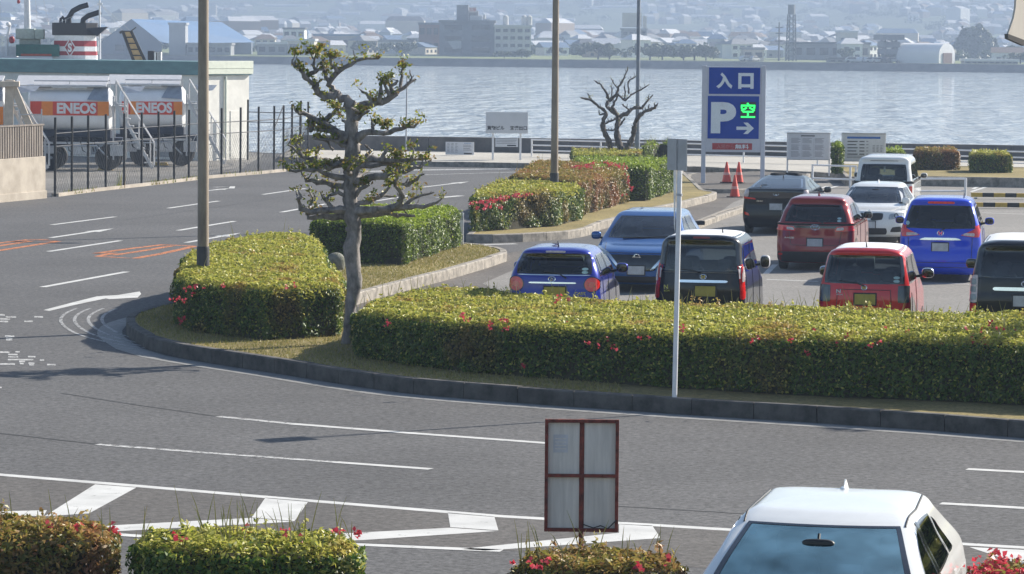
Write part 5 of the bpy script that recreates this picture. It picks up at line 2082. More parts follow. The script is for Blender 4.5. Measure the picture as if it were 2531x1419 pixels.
# ---------------- 5  maroon small crossover
W, L, H = 1.695, 3.995, 1.62
c = Car('parked_car', 'dark red metallic crossover with slim tail lamps joined by a black bar', 'car', rear_spot(1916, 2109, W), R(11), hatch(W, L, H, .36, 1.02, .85, .98, 1.08, roofw=.76, rake=.7),
        paint('paint_maroon', (0.24, 0.016, 0.018), .35), L, H)
c.window('rear', ((-.70, 1.06), (.70, 1.06), (.56, 1.43), (-.56, 1.43)), k=.14, rw=.1)
for ax in ('right', 'left'):
    c.window(ax, ((.62, 1.08), (1.62, 1.06), (1.62, 1.44), (.90, 1.42)), k=.14)
    c.window(ax, ((1.7, 1.06), (2.75, 1.03), (2.25, 1.44), (1.7, 1.44)), M_GLASSC, k=.14)
c.window('front', ((-.66, 1.06), (.66, 1.06), (.54, 1.44), (-.54, 1.44)), M_GLASSC)
c.patch('trim_bar', M_GLOSSB, 'rear', sq(-.62, .93, .62, .985), .1, .012)
for sx in (-1, 1):
    q = ((.42, .86), (.84, .88), (.84, 1.00), (.46, .965))
    lm = c.patch('tail_lamp', M_TAILR, 'rear', q if sx > 0 else mir(q), .2, .02, depth=.06)
    q = ((.45, .885), (.62, .895), (.62, .955), (.48, .945))
    c.patch('lamp_core', M_TAILW, 'rear', q if sx > 0 else mir(q), .3, .028, lm)
    q = ((.64, .34), (.80, .34), (.80, .38), (.64, .38))
    c.patch('reflector', M_TAILR, 'rear', q if sx > 0 else mir(q), .3, .01)
c.patch('bumper', M_PLASTIC, 'rear', sq(-.82, .2, .82, .42), .1, .014, depth=.03)
c.badge('ovals', 0, .95, .095)
c.plate(.62, M_PLATEW)
c.letters('RAIZE', -.66, .70, .20, .035)
c.wiper(((.18, 1.04), (.02, 1.09), (-.22, 1.10)))
for z in (1.09, 1.145):
    c.patch('sticker', M_STICK, 'rear', sq(.47, z - .022, .56, z + .022), 1, .007, depth=0)
c.antenna(.85, 0, True)
c.mirror(2.55, 1.06, M_GLOSSB)
c.seams([('rear', [(-.58, .90), (-.52, .56), (.52, .56), (.58, .90)]), ('right', [(1.66, .35), (1.66, 1.45)]), ('right', [(.95, .75), (.85, 1.05)]), ('right', [(2.8, .4), (2.8, 1.0)])])
c.finish(wr=.33)

# ---------------- 6  bright blue compact minivan
W, L, H = 1.695, 4.265, 1.76
c = Car('parked_car', 'bright royal blue compact minivan with red and clear tail lamps', 'car', rear_spot(2221, 2423, W), R(9), hatch(W, L, H, .30, 1.1, .75, .96, 1.0, roofw=.78, rake=.9),
        paint('paint_royal_blue', (0.006, 0.05, 0.62), .1), L, H)
c.window('rear', ((-.75, 1.12), (.75, 1.12), (.63, 1.60), (-.63, 1.60)), k=.16, rw=.09)
for ax in ('right', 'left'):
    c.window(ax, ((.5, 1.12), (1.7, 1.10), (1.7, 1.55), (.72, 1.55)), k=.12)
    c.window(ax, ((1.78, 1.10), (2.95, 1.07), (2.3, 1.55), (1.78, 1.55)), M_GLASSC, k=.12)
c.window('front', ((-.68, 1.14), (.68, 1.14), (.57, 1.58), (-.57, 1.58)), M_GLASSC)
for sx in (-1, 1):
    q = ((.40, .985), (.80, .94), (.82, 1.30), (.745, 1.13))
    lm = c.patch('tail_lamp', M_TAILR, 'rear', q if sx > 0 else mir(q), .2, .016, depth=.06)
    q = ((.45, .99), (.70, .965), (.70, 1.035), (.50, 1.035))
    c.patch('lamp_core', M_TAILW, 'rear', q if sx > 0 else mir(q), .2, .026, lm)
    q = ((.73, .42), (.80, .44), (.81, .62), (.77, .60))
    c.patch('reflector', M_TAILR, 'rear', q if sx > 0 else mir(q), .3, .01)
c.patch('trim_bar', M_CHROME, 'rear', ((-.46, .885), (.46, .885), (.34, .935), (-.34, .935)), .25, .022)
c.patch('brake_lamp', M_TAILR, 'rear', sq(-.28, 1.635, .28, 1.68), .3, .02)
c.badge('h', 0, 1.03, .065)
c.plate(.74, M_PLATEW, w=.33)
c.wiper(((.0, 1.08), (.12, 1.13), (.45, 1.16)))
c.patch('sticker', M_STICK, 'rear', sq(-.72, 1.19, -.64, 1.27), 1, .007, depth=0)
c.mirror(2.75, 1.1, c.paint)
c.antenna(1.1, .45)
c.seams([('rear', [(-.66, .94), (-.64, .42), (.64, .42), (.66, .94)]), ('rear', [(-.8, .32), (.8, .32)]), ('right', [(1.74, .35), (1.74, 1.5)]), ('right', [(2.95, .35), (2.95, 1.0)])])
c.finish(wr=.3)

# ---------------- 7  dark fastback with a black rear
W, L, H = 1.76, 4.54, 1.49
w = W / 2
sl = [(.17, .14, L - .14, w - .08), (.25, .05, L - .04, w - .04), (.45, 0, L, w), (.62, .01, L - .03, w), (.78, .03, L - .25, w - .01), (.88, .03, L - .6, w - .02), (1.0, .02, L - 1.05, w - .03), (1.10, .01, L - 1.25, w - .06), (1.17, .03, L - 1.36, w - .10),
      (1.20, .16, L - 1.44, w - .14), (1.27, .50, L - 1.58, w - .20), (1.35, .95, L - 1.80, w - .26), (1.41, 1.32, L - 2.0, w - .32), (1.46, 1.7, L - 2.2, w - .42), (H, 2.0, L - 2.4, w * .3)]
c = Car('parked_car', 'black fastback hatchback with a dark band across its rear, near the cones', 'car', rear_spot(1832, 2001, W), R(12), sl, paint('paint_black_blue', (0.006, 0.008, 0.013), 0, .28, .45), L, H)
c.window('rear', ((-.68, 1.20), (.68, 1.20), (.54, 1.40), (-.54, 1.40)), k=.12, rw=.08)
for ax in ('right', 'left'):
    c.window(ax, ((.95, 1.10), (1.95, 1.06), (1.95, 1.38), (1.35, 1.34)), k=.16)
    c.window(ax, ((2.02, 1.06), (3.1, 1.0), (2.5, 1.38), (2.02, 1.38)), M_GLASSC, k=.14)
c.window('front', ((-.68, 1.02), (.68, 1.02), (.55, 1.36), (-.55, 1.36)), M_GLASSC)
c.patch('rear_panel', M_GLOSSB, 'rear', sq(-.70, .94, .70, 1.17), .12, .012)
for sx in (-1, 1):
    q = ((.72, .97), (.85, .97), (.80, 1.15), (.70, 1.15))
    lm = c.patch('tail_lamp', M_TAILW, 'rear', q if sx > 0 else mir(q), .25, .018, depth=.05)
    q = ((.52, .90), (.86, .92), (.86, .98), (.54, .935))
    c.patch('tail_lamp', M_TAILR, 'rear', q if sx > 0 else mir(q), .2, .018, depth=.04)
    q = ((.68, .48), (.80, .50), (.82, .58), (.72, .55))
    c.patch('reflector', M_TAILR, 'rear', q if sx > 0 else mir(q), .3, .012)
c.plate(.72, M_PLATEW)
c.letters('PHV', -.50, .84, .16, .04)
c.badge('ovals', 0, 1.05, .07)
c.wiper(((-.42, 1.19), (-.44, 1.24), (-.3, 1.26)))
c.antenna(1.45, .0)
c.mirror(2.95, 1.0, M_GLOSSB)
c.finish(wr=.32, seat_h=.86)

# ---------------- 8  blue hatchback facing us
W, L, H = 1.79, 4.48, 1.545
w = W / 2


def nose_first(W, L, H, hoodz=.98, hood=1.0, rake=.85, roofw=.74, rear=.5):
    w = W / 2
    u = (.16, .10)
    return [(.17, .14, L - .14, w - .08), (.25, .05, L - .04, w - .04), (.45, .01, L, w), (.60, .02, L - .02, w), (.72, .04, L - .07, w - .005), (.82, .05, L - .18, w - .012), (hoodz - .09, .06, L - .42, w - .02),
            (hoodz - .03, .07, L - hood * .8, w - .03, .16, .2), (hoodz + .04, .08, L - hood - .02, w - .05) + u, (hoodz + (H - hoodz) * .5, .08 + rear * .5, L - hood - rake * .55, w * (1 + roofw) / 2 - .05) + u,
            (H - .14, .08 + rear * .9, L - hood - rake * .92, w * roofw + .01) + u, (H - .07, .08 + rear, L - hood - rake * 1.12, w * roofw - .04) + u, (H - .025, .2 + rear, L - hood - rake * 1.32, w * roofw - .13) + u, (H, .6 + rear, L - hood - rake * 1.9, w * roofw * .35) + u]


def front_spot(px0, px1, W, L, yaw):
    """rear ground point of a car whose nose spans px0..px1, facing the viewer"""
    f = rear_spot(px0, px1, W)
    return Vector((f.x + math.sin(yaw) * L, f.y + math.cos(yaw) * L, 0))


c = Car('parked_car', 'medium blue metallic hatchback facing the road, behind the navy car', 'car', front_spot(1459, 1684, W, L, R(9)), R(189), nose_first(W, L, H), paint('paint_ocean_blue', (0.012, 0.09, 0.30), .4), L, H, bf=.2)
c.window('front', ((-.74, 1.03), (.74, 1.03), (.56, 1.44), (-.56, 1.44)), glass_mat('windscreen', (.46, .58, .62), .12), k=.12, rw=.06)
for ax in ('right', 'left'):
    c.window(ax, ((.8, 1.05), (1.9, 1.03), (1.9, 1.42), (1.1, 1.40)), k=.14)
    c.window(ax, ((2.0, 1.03), (3.1, 1.0), (2.4, 1.42), (2.0, 1.42)), M_GLASSC, k=.14)
c.window('rear', ((-.6, 1.05), (.6, 1.05), (.5, 1.38), (-.5, 1.38)))
c.patch('grille', M_GLOSSB, 'front', ((-.36, .44), (.36, .44), (.60, .76), (-.60, .76)), .2, .008)
for sx in (-1, 1):
    q = ((.50, .70), (.84, .80), (.84, .90), (.58, .80))
    c.patch('head_lamp', M_HEADL, 'front', q if sx > 0 else mir(q), .2, .014, depth=.04)
    q = ((.26, .46), (.32, .46), (.62, .765), (.54, .765))
    c.patch('chrome_bar', M_CHROME, 'front', q if sx > 0 else mir(q), .15, .02)
    q = ((.58, .34), (.80, .36), (.82, .46), (.62, .44))
    c.patch('fog_recess', M_PLASTIC, 'front', q if sx > 0 else mir(q), .2, .01)
c.badge('bar', 0, .71, .085, 'front')
c.plate(.46, M_PLATEW, axis='front')
c.patch('air_intake', M_PLASTIC, 'front', sq(-.5, .22, .5, .34), .2, .01)
c.wiper(((.4, 1.02), (0, 1.04), (-.5, 1.06)), 'front')
c.mirror(3.05, 1.0, c.paint)
mb = MB()
mb.blob((0, L - 1.75, 1.34), (.11, .03, .035), 3)
mb.build('inner_mirror', M_BLACK, c.t, smooth=True)
c.seams([('top', [(-.72, L - .95), (-.66, L - .35)]), ('top', [(.72, L - .95), (.66, L - .35)]), ('front', [(-.6, .79), (.6, .79)])])
c.finish(wr=.32)

# ---------------- 9  white hatchback facing us
W, L, H = 1.765, 4.33, 1.43
c = Car('parked_car', 'white hatchback facing the road between the maroon and bright blue cars', 'car', front_spot(2057, 2234, W, L, R(11)), R(191), nose_first(W, L, H, .92, 1.22, .85), paint('paint_white', (0.72, 0.73, 0.72), 0, .3), L, H, bf=.22)
c.window('front', ((-.72, .96), (.72, .96), (.55, 1.33), (-.55, 1.33)), MATS['windscreen'], k=.12, rw=.06)
for ax in ('right', 'left'):
    c.window(ax, ((.7, 1.0), (1.75, .98), (1.75, 1.31), (1.0, 1.30)), k=.14)
    c.window(ax, ((1.85, .98), (2.9, .95), (2.2, 1.31), (1.85, 1.31)), M_GLASSC, k=.14)
c.window('rear', ((-.6, 1.0), (.6, 1.0), (.5, 1.28), (-.5, 1.28)))
for sx in (-1, 1):
    q = ((.48, .60), (.84, .66), (.84, .78), (.50, .745))
    lm = c.patch('head_lamp', M_HEADL, 'front', q if sx > 0 else mir(q), .3, .014, depth=.04)
    c.patch('lamp_core', M_GLOSSB, 'front', sq(sx * .66 - .05, .65, sx * .66 + .05, .75), 1, .018, lm, ringw=.35)
    q = ((.04, .58), (.34, .60), (.36, .76), (.05, .76))
    c.patch('grille', M_PLASTIC, 'front', q if sx > 0 else mir(q), .4, .012)
    q = ((.52, .30), (.78, .30), (.78, .44), (.58, .42))
    c.patch('air_intake', M_PLASTIC, 'front', q if sx > 0 else mir(q), .25, .01)
c.badge('round', 0, .80, .045, 'front')
c.plate(.48, M_PLATEW, axis='front')
c.patch('lower_intake', M_PLASTIC, 'front', sq(-.45, .24, .45, .40), .2, .01)
c.mirror(2.95, .96, c.paint)
c.antenna(1.6, 0, True)
c.seams([('top', [(-.68, L - 1.1), (-.52, L - .3)]), ('top', [(.68, L - 1.1), (.52, L - .3)])])
mb = MB()
mb.blob((0, L - 1.95, 1.25), (.11, .03, .035), 3)
mb.build('inner_mirror', M_BLACK, c.t, smooth=True)
c.finish(wr=.32, seat_h=.86)

# ---------------- 10  white box van behind
W, L, H = 1.69, 4.3, 1.76
c = Car('parked_van', 'white box van with a wide dark rear window, farthest back', 'van', rear_spot(2108, 2256, W), R(10), hatch(W, L, H, .2, 1.0, .5, 1.0, .7, roofw=.86, rake=.6, roofback=.12), MATS['paint_white'], L, H)
c.window('rear', ((-.68, 1.0), (.68, 1.0), (.62, 1.53), (-.62, 1.53)), glass_mat('clear_dark_glass', (.34, .40, .42), .05), k=.12, rw=.06)
for ax in ('right', 'left'):
    c.window(ax, ((.36, 1.04), (2.0, 1.04), (2.0, 1.52), (.44, 1.52)), k=.1)
    c.window(ax, ((2.1, 1.04), (3.2, 1.02), (2.8, 1.52), (2.1, 1.52)), M_GLASSC, k=.1)
c.window('front', ((-.70, 1.04), (.70, 1.04), (.62, 1.56), (-.62, 1.56)), M_GLASSC)
for sx in (-1, 1):
    q = ((.72, .56), (.80, .56), (.80, .92), (.72, .92))
    c.patch('tail_lamp', M_TAILR, 'rear', q if sx > 0 else mir(q), .15, .014, depth=.05)
    c.patch('sticker', M_STICK, 'rear', sq(.54, 1.02 + .03 * sx, .62, 1.05 + .03 * sx), .5, .007, depth=0)
c.patch('roof_spoiler', M_PLASTIC, 'rear', sq(-.4, 1.615, .4, 1.63), .3, .006)
c.plate(.62, M_PLATEW)
c.mirror(3.1, 1.05, c.paint)
c.finish(wr=.3)

# ---------------- 11  white car close by, cut by the bottom frame edge
W, L, H = 1.80, 4.6, 1.50
roofp = PY(2095, 1207, 27.6)
yaw = R(12)
# windscreen top edge sits near P(2030, 1300, 1.42); place the car so
ws = P(2032, 1299, 1.40)
yl = L - 1.05 - .95
c = Car('white_car', 'white car at the bottom frame edge, facing the viewer between low hedges', 'car', (ws.x + math.sin(yaw) * yl, ws.y + math.cos(yaw) * yl, 0), R(180) + yaw,
        nose_first(W, L, H, .96, 1.05, .98, .74, .75), MATS['paint_white'], L, H, bf=.2)
c.window('front', ((-.77, 1.01), (.77, 1.01), (.575, 1.395), (-.575, 1.395)), glass_mat('screen_teal', (.50, .66, .67), .95, .03, (.66, .93, .88)), k=.05, rw=.06, name='windscreen')
for ax in ('right', 'left'):
    c.window(ax, ((.95, 1.04), (1.28, 1.03), (1.40, 1.34), (1.22, 1.28)), k=.2, rw=.12, trim=M_CHROME)
    c.window(ax, ((1.34, 1.03), (2.2, 1.01), (2.2, 1.395), (1.46, 1.37)), k=.12, trim=M_CHROME)
    c.window(ax, ((2.3, 1.01), (3.18, .99), (2.46, 1.36), (2.3, 1.385)), M_GLASSC, k=.1, trim=M_CHROME)
    c.patch('door_pillar', M_GLOSSB, ax, ((2.2, 1.0), (2.3, 1.0), (2.3, 1.40), (2.2, 1.40)), .05, .008)
    pass
c.window('rear', ((-.62, 1.02), (.62, 1.02), (.52, 1.34), (-.52, 1.34)))
c.seams([('top', [(-.60, 1.05), (-.62, 1.8), (-.605, L - 2.15)]), ('top', [(.60, 1.05), (.62, 1.8), (.605, L - 2.15)])], .009)
c.seams([('right', [(2.25, .4), (2.25, 1.0)]), ('left', [(2.25, .4), (2.25, 1.0)])])
c.antenna(1.15, 0, True)
c.mirror(3.2, .86, c.paint, sz=(.12, .07, .085))
for sx in (-1, 1):
    q = ((.5, .66), (.86, .70), (.86, .82), (.52, .78))
    c.patch('head_lamp', M_HEADL, 'front', q if sx > 0 else mir(q), .3, .014, depth=.04)
c.patch('grille', M_PLASTIC, 'front', sq(-.42, .45, .42, .78), .25, .01)
c.plate(.42, M_PLATEW, axis='front')
mb = MB()
mb.blob((0, L - 1.78, 1.29), (.125, .03, .04), 3)
mb.tube([(0, L - 1.78, 1.3), (0, L - 1.83, 1.36)], .012, 6)
mb.build('inner_mirror', M_BLACK, c.t, smooth=True)
c.patch('sticker', M_BOARD, 'front', sq(-.03, 1.285, .03, 1.315), .1, -.006, depth=0)
c.patch('sticker', mat('sticker_blue', (.08, .3, .55), .5), 'front', sq(.49, 1.325, .54, 1.365), 1, -.006, depth=0)
c.finish(wr=.34, seat_h=.88)
# ================================================================== fuel yard on the left
M_TEAL = mat('teal_roof_sheet', (0.13, 0.24, 0.25), 0.5, var=0.15, scale=1.2, stretch=(0.3, 1, 4))
M_WALLW = mat('cream_wall', (0.70, 0.69, 0.645), 0.8, var=0.12, scale=1.5)
M_TRIMG = mat('pale_green_trim', (0.60, 0.64, 0.55), 0.6, var=0.08)
M_TANKW = mat('tank_white', (0.80, 0.81, 0.82), 0.25, var=0.06, scale=1.2, coat=0.6)
M_OR1 = mat('band_orange', (0.80, 0.24, 0.03), 0.4, var=0.06)
M_OR2 = mat('band_red', (0.62, 0.05, 0.025), 0.4, var=0.08)
M_STEELL = mat('light_steel', (0.52, 0.52, 0.53), 0.45, metal=0.3, var=0.12)
M_NAVY = mat('chassis_navy', (0.02, 0.028, 0.05), 0.5)
M_CORR = mat('brown_fence_sheet', (0.17, 0.145, 0.125), 0.8, var=0.3, scale=3, dirt=(0.10, 0.085, 0.075), stretch=(4, 4, 0.4))
M_CONCW = mat('pale_concrete', (0.36, 0.32, 0.27), 0.9, var=0.15, scale=1.6, dirt=(0.28, 0.245, 0.20), bump=0.2)

# concrete wall with a dark slatted top
a, b = P(-140, 514, 0), P(113, 490, 0)
d = Vector((b.x - a.x, b.y - a.y, 0))
t = thing('boundary_wall', 'pale concrete wall with a brown ribbed panel on top, at the fence end', 'wall', tuple(a), math.atan2(d.y, d.x))
L = d.length
s = FPX / b.y
mb = MB()
h1 = (490 - 386) / s
mb.box(0, 0, -.1, L * .52 - .01, .35, h1)
mb.box(L * .52 + .01, 0, -.1, L, .35, h1)
mb.box(-.02, -.04, -.1, L + .02, .39, .24)
mb.build('concrete_base', M_CONCW, t, bevel=.015)
mb = MB()
h2 = (490 - 310) / s
n = int(L / .16)
for k in range(n):
    x = k * L / n
    mb.box(x, .06, h1 + .01, x + L / n * .62, .14, h2)
    mb.box(x + L / n * .62, .09, h1 + .01, x + L / n, .14, h2)
mb.box(0, .04, h2, L, .17, h2 + .05)
mb.build('ribbed_panel', M_CORR, t)

# chain link fence
fp = [P(x, y, 0) for x, y in ((136, 486), (233, 473), (325, 463), (413, 453), (510, 441), (630, 431), (700, 424))]
t = thing('chain_fence', 'long dark wire fence of thin posts round the fuel yard', 'fence', tuple(fp[0]), 0)
o = fp[0]
pl = [np.array((p.x - o.x, p.y - o.y)) for p in fp]
posts = resample(pl, 1.62)
q1, q2 = P(775, 401, 0), P(612, 396, 0)
back = [pl[-1], np.array((q1.x - o.x, q1.y - o.y)), np.array((q2.x - o.x, q2.y - o.y))]
posts2 = resample(back, 2.6)[1:]
FH = 2.45
for q in list(posts) + list(posts2):
    mb = MB()
    mb.tube([(q[0], q[1], 0), (q[0] + .01, q[1], FH)], .04, 8)
    mb.build('fence_post', M_BLACK, t, smooth=True)
for poly in (posts, [posts[-1]] + posts2):
    for z in (1.55, 1.95):
        mb = MB()
        mb.tube([(q[0], q[1], z) for q in poly], .018, 6)
        mb.build('fence_rail', M_DARKM, t)
    mb = MB()
    for p, q in zip(poly, poly[1:]):
        p, q = np.array(p), np.array(q)
        ln = np.linalg.norm(q - p)
        n = int(ln / .16)
        for k in range(n):
            for sg in (1, -1):
                u0, u1 = k / n, min(1, max(0, k / n + sg * 1.0 / ln))
                c0, c1 = p + (q - p) * u0, p + (q - p) * u1
                zz = abs(u1 - u0) * ln
                mb.bar((c0[0], c0[1], .05), (c1[0], c1[1], .05 + 1.45 * zz), .006, .006)
    mb.build('wire_mesh', mat('mesh_wire', (0.10, 0.105, 0.11), .6, metal=.3), t)
mb = MB()
for q0, q1 in ((posts[-1], posts[-2]),):
    mb.tube([(q0[0], q0[1], FH), (q1[0], q1[1], 1.6)], .02, 6)
mb.build('brace', M_DARKM, t)
mb = MB()
strip(mb, [(q[0], q[1]) for q in posts], .22, .09)
n_ = len(mb.v) // 2
for i in range(n_ - 1):
    mb.f.append((i + n_, i + 1 + n_, i + 1 + n_ * 0 + 0, i)) if False else None
kb = MB()
for p, q in zip(posts, posts[1:]):
    kb.bar((p[0], p[1], .045), (q[0], q[1], .045), .24, .11)
kb.build('fence_footing', M_CONCW, t)
# weeds along the footing
V = []
for _ in range(900):
    i = rnd.randrange(len(fp) - 1)
    u = rnd.random()
    p = fp[i].lerp(fp[i + 1], u)
    cl = math.sin(p.x * 3.1) + math.sin(p.x * 7.3 + 1)
    if cl < 0.1:
        continue
    b = np.array((p.x + rnd.gauss(0, .07), p.y - .15 + rnd.gauss(0, .1), .02))
    h = rnd.uniform(.06, .2) * (1 + (2.6 if abs(p.x - P(310, 465).x) < .14 else 0))
    w = np.array((.012, .004, 0))
    V.append([b - w, b + w, b + np.array((rnd.gauss(0, .04), rnd.gauss(0, .03), h))])
tag(quads_mesh('weeds', np.array(V), MATS['young_leaf'], nper=3), 'tufts of weeds along the fence footing', 'weeds', kind='stuff')

# shed with a teal roof band
A0 = P(509, 398, 0)
s = FPX / A0.y
ld = Vector((-.8, .6, 0))
sd = Vector((ld.y, -ld.x, 0))
LN = 27.0
t = thing('yard_shed', 'long flat roofed shed with a teal roof band and cream end wall', 'shed', (A0.x, A0.y, 0), math.atan2(sd.y, sd.x))
Wd = 98 / s / sd.x
Ht = (398 - 153) / s
mb = MB()
mb.box(0, 0, 0, Wd - .05, LN, Ht - .55)
mb.build('walls', M_WALLW, t)
mb = MB()
mb.box(-.12, -.1, Ht - .54, Wd, LN, Ht)
rf = mb.build('roof', M_TEAL, t)
mb = MB()
mb.box(-.13, -.14, Ht - .5, Wd + .06, -.105, Ht + .03)
mb.box(-.13, -.15, Ht - .27, Wd + .06, -.142, Ht - .25)
mb.build('fascia', M_TRIMG, rf, bevel=.01)
mb = MB()
mb.box(-.03, -.04, 0.05, .06, -.005, Ht - .56)
mb.tube([(Wd * .42, -.06, .1), (Wd * .42, -.06, Ht - .6)], .05, 8)
mb.build('downpipe', M_TRIMG, t)
mb = MB()
for k in range(8):
    mb.box(-.012, 2 + k * 3.2, .1, -.004, 3.4 + k * 3.2, 2.3, 0)
mb.build('shutter', mat('shutter_grey', (.3, .31, .32), .6), t)
mb = MB()
mb.box(Wd * .55, -.02, .05, Wd * .9, -.004, 2.0)
mb.build('door', M_WALLW, t, bevel=.01)

# ---- tank trucks
def tanker(label, px_r, px_l, ybot, tilt, band, txt, trim=1.0):
    """tank seen from its side; px_l..px_r is the barrel"""
    b = P((px_l + px_r) / 2, ybot, 0)
    s = FPX / b.y
    v = lambda py: (ybot - py) / s
    w = (px_r - px_l) / s
    t = thing('tank_truck', label, 'tank truck', tuple(b), R(tilt))
    h0, h1 = 1.38, 3.02
    zc, rz = (h0 + h1) / 2, (h1 - h0) / 2
    ry = .95
    mb = MB()
    prof = [(-w / 2 - .06, .55), (-w / 2 - .03, .86), (-w / 2 + .06, 1.0), (w / 2 - .06, 1.0), (w / 2 + .03, .86), (w / 2 + .06, .55)]
    N = 36
    vs = []
    for x, k in prof:
        for i in range(N):
            a = 2 * math.pi * i / N
            ca, sa = math.cos(a), math.sin(a)
            sgn = lambda q: math.copysign(abs(q) ** .72, q)
            vs.append((x, sgn(ca) * ry * k, zc + sgn(sa) * rz * k))
    fs = [(j * N + i, j * N + (i + 1) % N, (j + 1) * N + (i + 1) % N, (j + 1) * N + i) for j in range(5) for i in range(N)]
    fs += [tuple(reversed(range(N))), tuple(5 * N + i for i in range(N))]
    mb.add(vs, fs)
    bar = mb.build('tank', M_TANKW, t, smooth=True)
    # coloured band on the near side
    z0, z1 = v(band[1]), v(band[0])
    mb = MB()
    n = 14
    x0, x1 = -w / 2 + .08, w / 2 - .05
    for i in range(n):
        xa, xb = x0 + (x1 - x0) * i / n, x0 + (x1 - x0) * (i + 1) / n
        mb.box(xa, -ry - .012, z0, xb, -ry + .06, z1, 1 if (i < 2 or 4 <= i < 12) else 0)
    bd = mb.build('band', [M_OR1, M_OR2], bar)
    if txt:
        mb = MB()
        mb.text(txt[0], txt[2] / s, txt[3] / s, -ry - .016, (txt[1] - (px_l + px_r) / 2) / s, z0 + (z1 - z0) * .12, .045)
        mb.build('lettering', M_WHITEP, bd)
    mb = MB()
    mb.box(-w / 2 + .2, -.55, h1 - .06, w / 2 - .1, .55, h1 + .02)
    mb.box(-w / 2 + .3, -.3, h1 + .02, -w / 2 + .8, .3, h1 + .1)
    mb.box(w / 2 - .9, -.3, h1 + .02, w / 2 - .4, .3, h1 + .1)
    mb.add([(-w / 2 - .5, -.8, h1 + .06), (w / 2 - .15, -.8, h1 + .06), (w / 2 - .15, .8, h1 + .4), (-w / 2 - .5, .8, h1 + .4), (-w / 2 - .5, -.8, h1 + .12), (w / 2 - .15, -.8, h1 + .12), (w / 2 - .15, .8, h1 + .46), (-w / 2 - .5, .8, h1 + .46)],
           [(0, 3, 2, 1), (4, 5, 6, 7), (0, 1, 5, 4), (1, 2, 6, 5), (2, 3, 7, 6), (3, 0, 4, 7)])
    mb.build('walkway', M_STEELL, t)
    mb = MB()
    for y in (-.62, .62):
        mb.tube([(-w / 2 + .2, y, h1), (-w / 2 + .2, y, h1 + .28), (w / 2 - .1, y, h1 + .28), (w / 2 - .1, y, h1)], .025, 6)
        mb.tube([(0, y, h1), (0, y, h1 + .28)], .02, 6)
    mb.build('handrail', M_STEELL, t)
    mb = MB()
    mb.box(-w / 2 - .3, -.7, .95, w / 2 + .5, .7, 1.2)
    mb.box(-w / 2, -.85, 1.2, w / 2, .85, h0 + .12)
    mb.build('chassis', M_NAVY, t)
    mb = MB()
    for x in (-w / 2 + .15, .3, w / 2):
        mb.box(x, -1.0, .55, x + .5, -.8, .95)
    mb.box(-w / 2 - .2, -1.02, .98, w / 2 + .3, -.92, 1.06)
    mb.tube([(-w / 2, -1.02, .86), (w / 2 - .5, -1.02, .92), (w / 2 - .1, -1.02, .5)], .035, 8)
    mb.build('side_guard', M_STEELL, t)
    for x in (-w / 2 + .85, w / 2 - .1):
        for y in (-.82, .82):
            mb = MB()
            r = .47
            mb.lathe([(r * .6, -.14), (r * .94, -.14), (r, -.1), (r, .1), (r * .94, .14), (r * .6, .14)], 'y', 28, 0, (x, y, r))
            wh = mb.build('wheel', M_TYRE, t, smooth=True)
            mb = MB()
            mb.lathe([(r * .58, -.08), (r * .5, -.02), (r * .25, -.06), (r * .12, -.1)], 'y', 24, 0, (x, y + math.copysign(.04, y), r))
            mb.build('rim', M_GREYP, wh, smooth=True)
    mb = MB()                       # pipework, valves and hoses slung along the frame
    for k in range(4):
        mb.tube([(-w / 2 + .1, -.9 + .03 * k, 1.24 - .09 * k), (w / 2 - .3 - .2 * k, -.9 + .03 * k, 1.22 - .09 * k), (w / 2 - .2 - .2 * k, -.88, .7)], .03, 7)
    for k in range(5):
        x_ = -w / 2 + .4 + k * w / 6
        mb.lathe([(.06, -.06), (.09, 0), (.06, .06)], 'y', 10, 0, (x_, -1.0, 1.15))
        mb.tube([(x_, -1.0, 1.15), (x_ + .1, -1.02, .75), (x_ + .3, -1.0, .62)], .025, 6)
    mb.build('pipework', M_DARKM, t)
    mb = MB()
    mb.box(-w / 2 + .55, -1.03, .62, -w / 2 + 1.0, -.9, .9)
    mb.box(.1, -1.03, .58, .75, -.9, .95)
    mb.build('valve_box', M_STEELL, t, bevel=.02)
    # boarding stair at the right-hand end
    mb = MB()
    xs = w / 2 + .12
    for k in range(9):
        mb.box(xs + .1 + k * .13, -1.2, 2.45 - k * .27, xs + .36 + k * .13, -.75, 2.49 - k * .27)
    for y in (-1.2, -.75):
        mb.bar((xs + .05, y, 2.55), (xs + 1.45, y, .1), .05, .1)
        mb.tube([(xs + .1, y, 3.35), (xs + 1.5, y, 1.05), (xs + 1.5, y, .2)], .022, 6)
        for k in range(4):
            mb.tube([(xs + .1 + k * .42, y, 3.3 - k * .7), (xs + .1 + k * .42, y, 2.4 - k * .7)], .018, 6)
    mb.build('stair', M_STEELL, t)
    mb = MB()
    for x in (xs, xs + .42):
        for y in (-1.05, -.2):
            mb.bar((x, y, .4), (x, y, 2.75), .055, .055)
    mb.box(xs - .05, -1.1, 2.35, xs + .48, -.15, 2.4)
    mb.bar((xs, -1.05, .5), (xs + .42, -1.05, 1.3), .03, .03)
    mb.build('gantry', M_STEELL, t)
    # grey canopy flap at the top of the barrel end
    mb = MB()
    mb.add([(w / 2 - .85, -.98, h1 - .4), (w / 2 - .1, -.98, h1 - .45), (w / 2 - .1, -.6, h1 + .06), (w / 2 - .6, -.6, h1 + .06)], [(0, 1, 2, 3)])
    mb.build('flap', mat('grey_flap', (.27, .30, .35), .5), t)
    mb = MB()
    mb.add([(xs + .5, -1.0, h1 - .15), (xs + 1.0, -1.0, h1 - .1), (xs + 1.15, -.6, h1 + .1), (xs + .3, -.6, h1 + .1)], [(0, 1, 2, 3), (3, 2, 1, 0)])
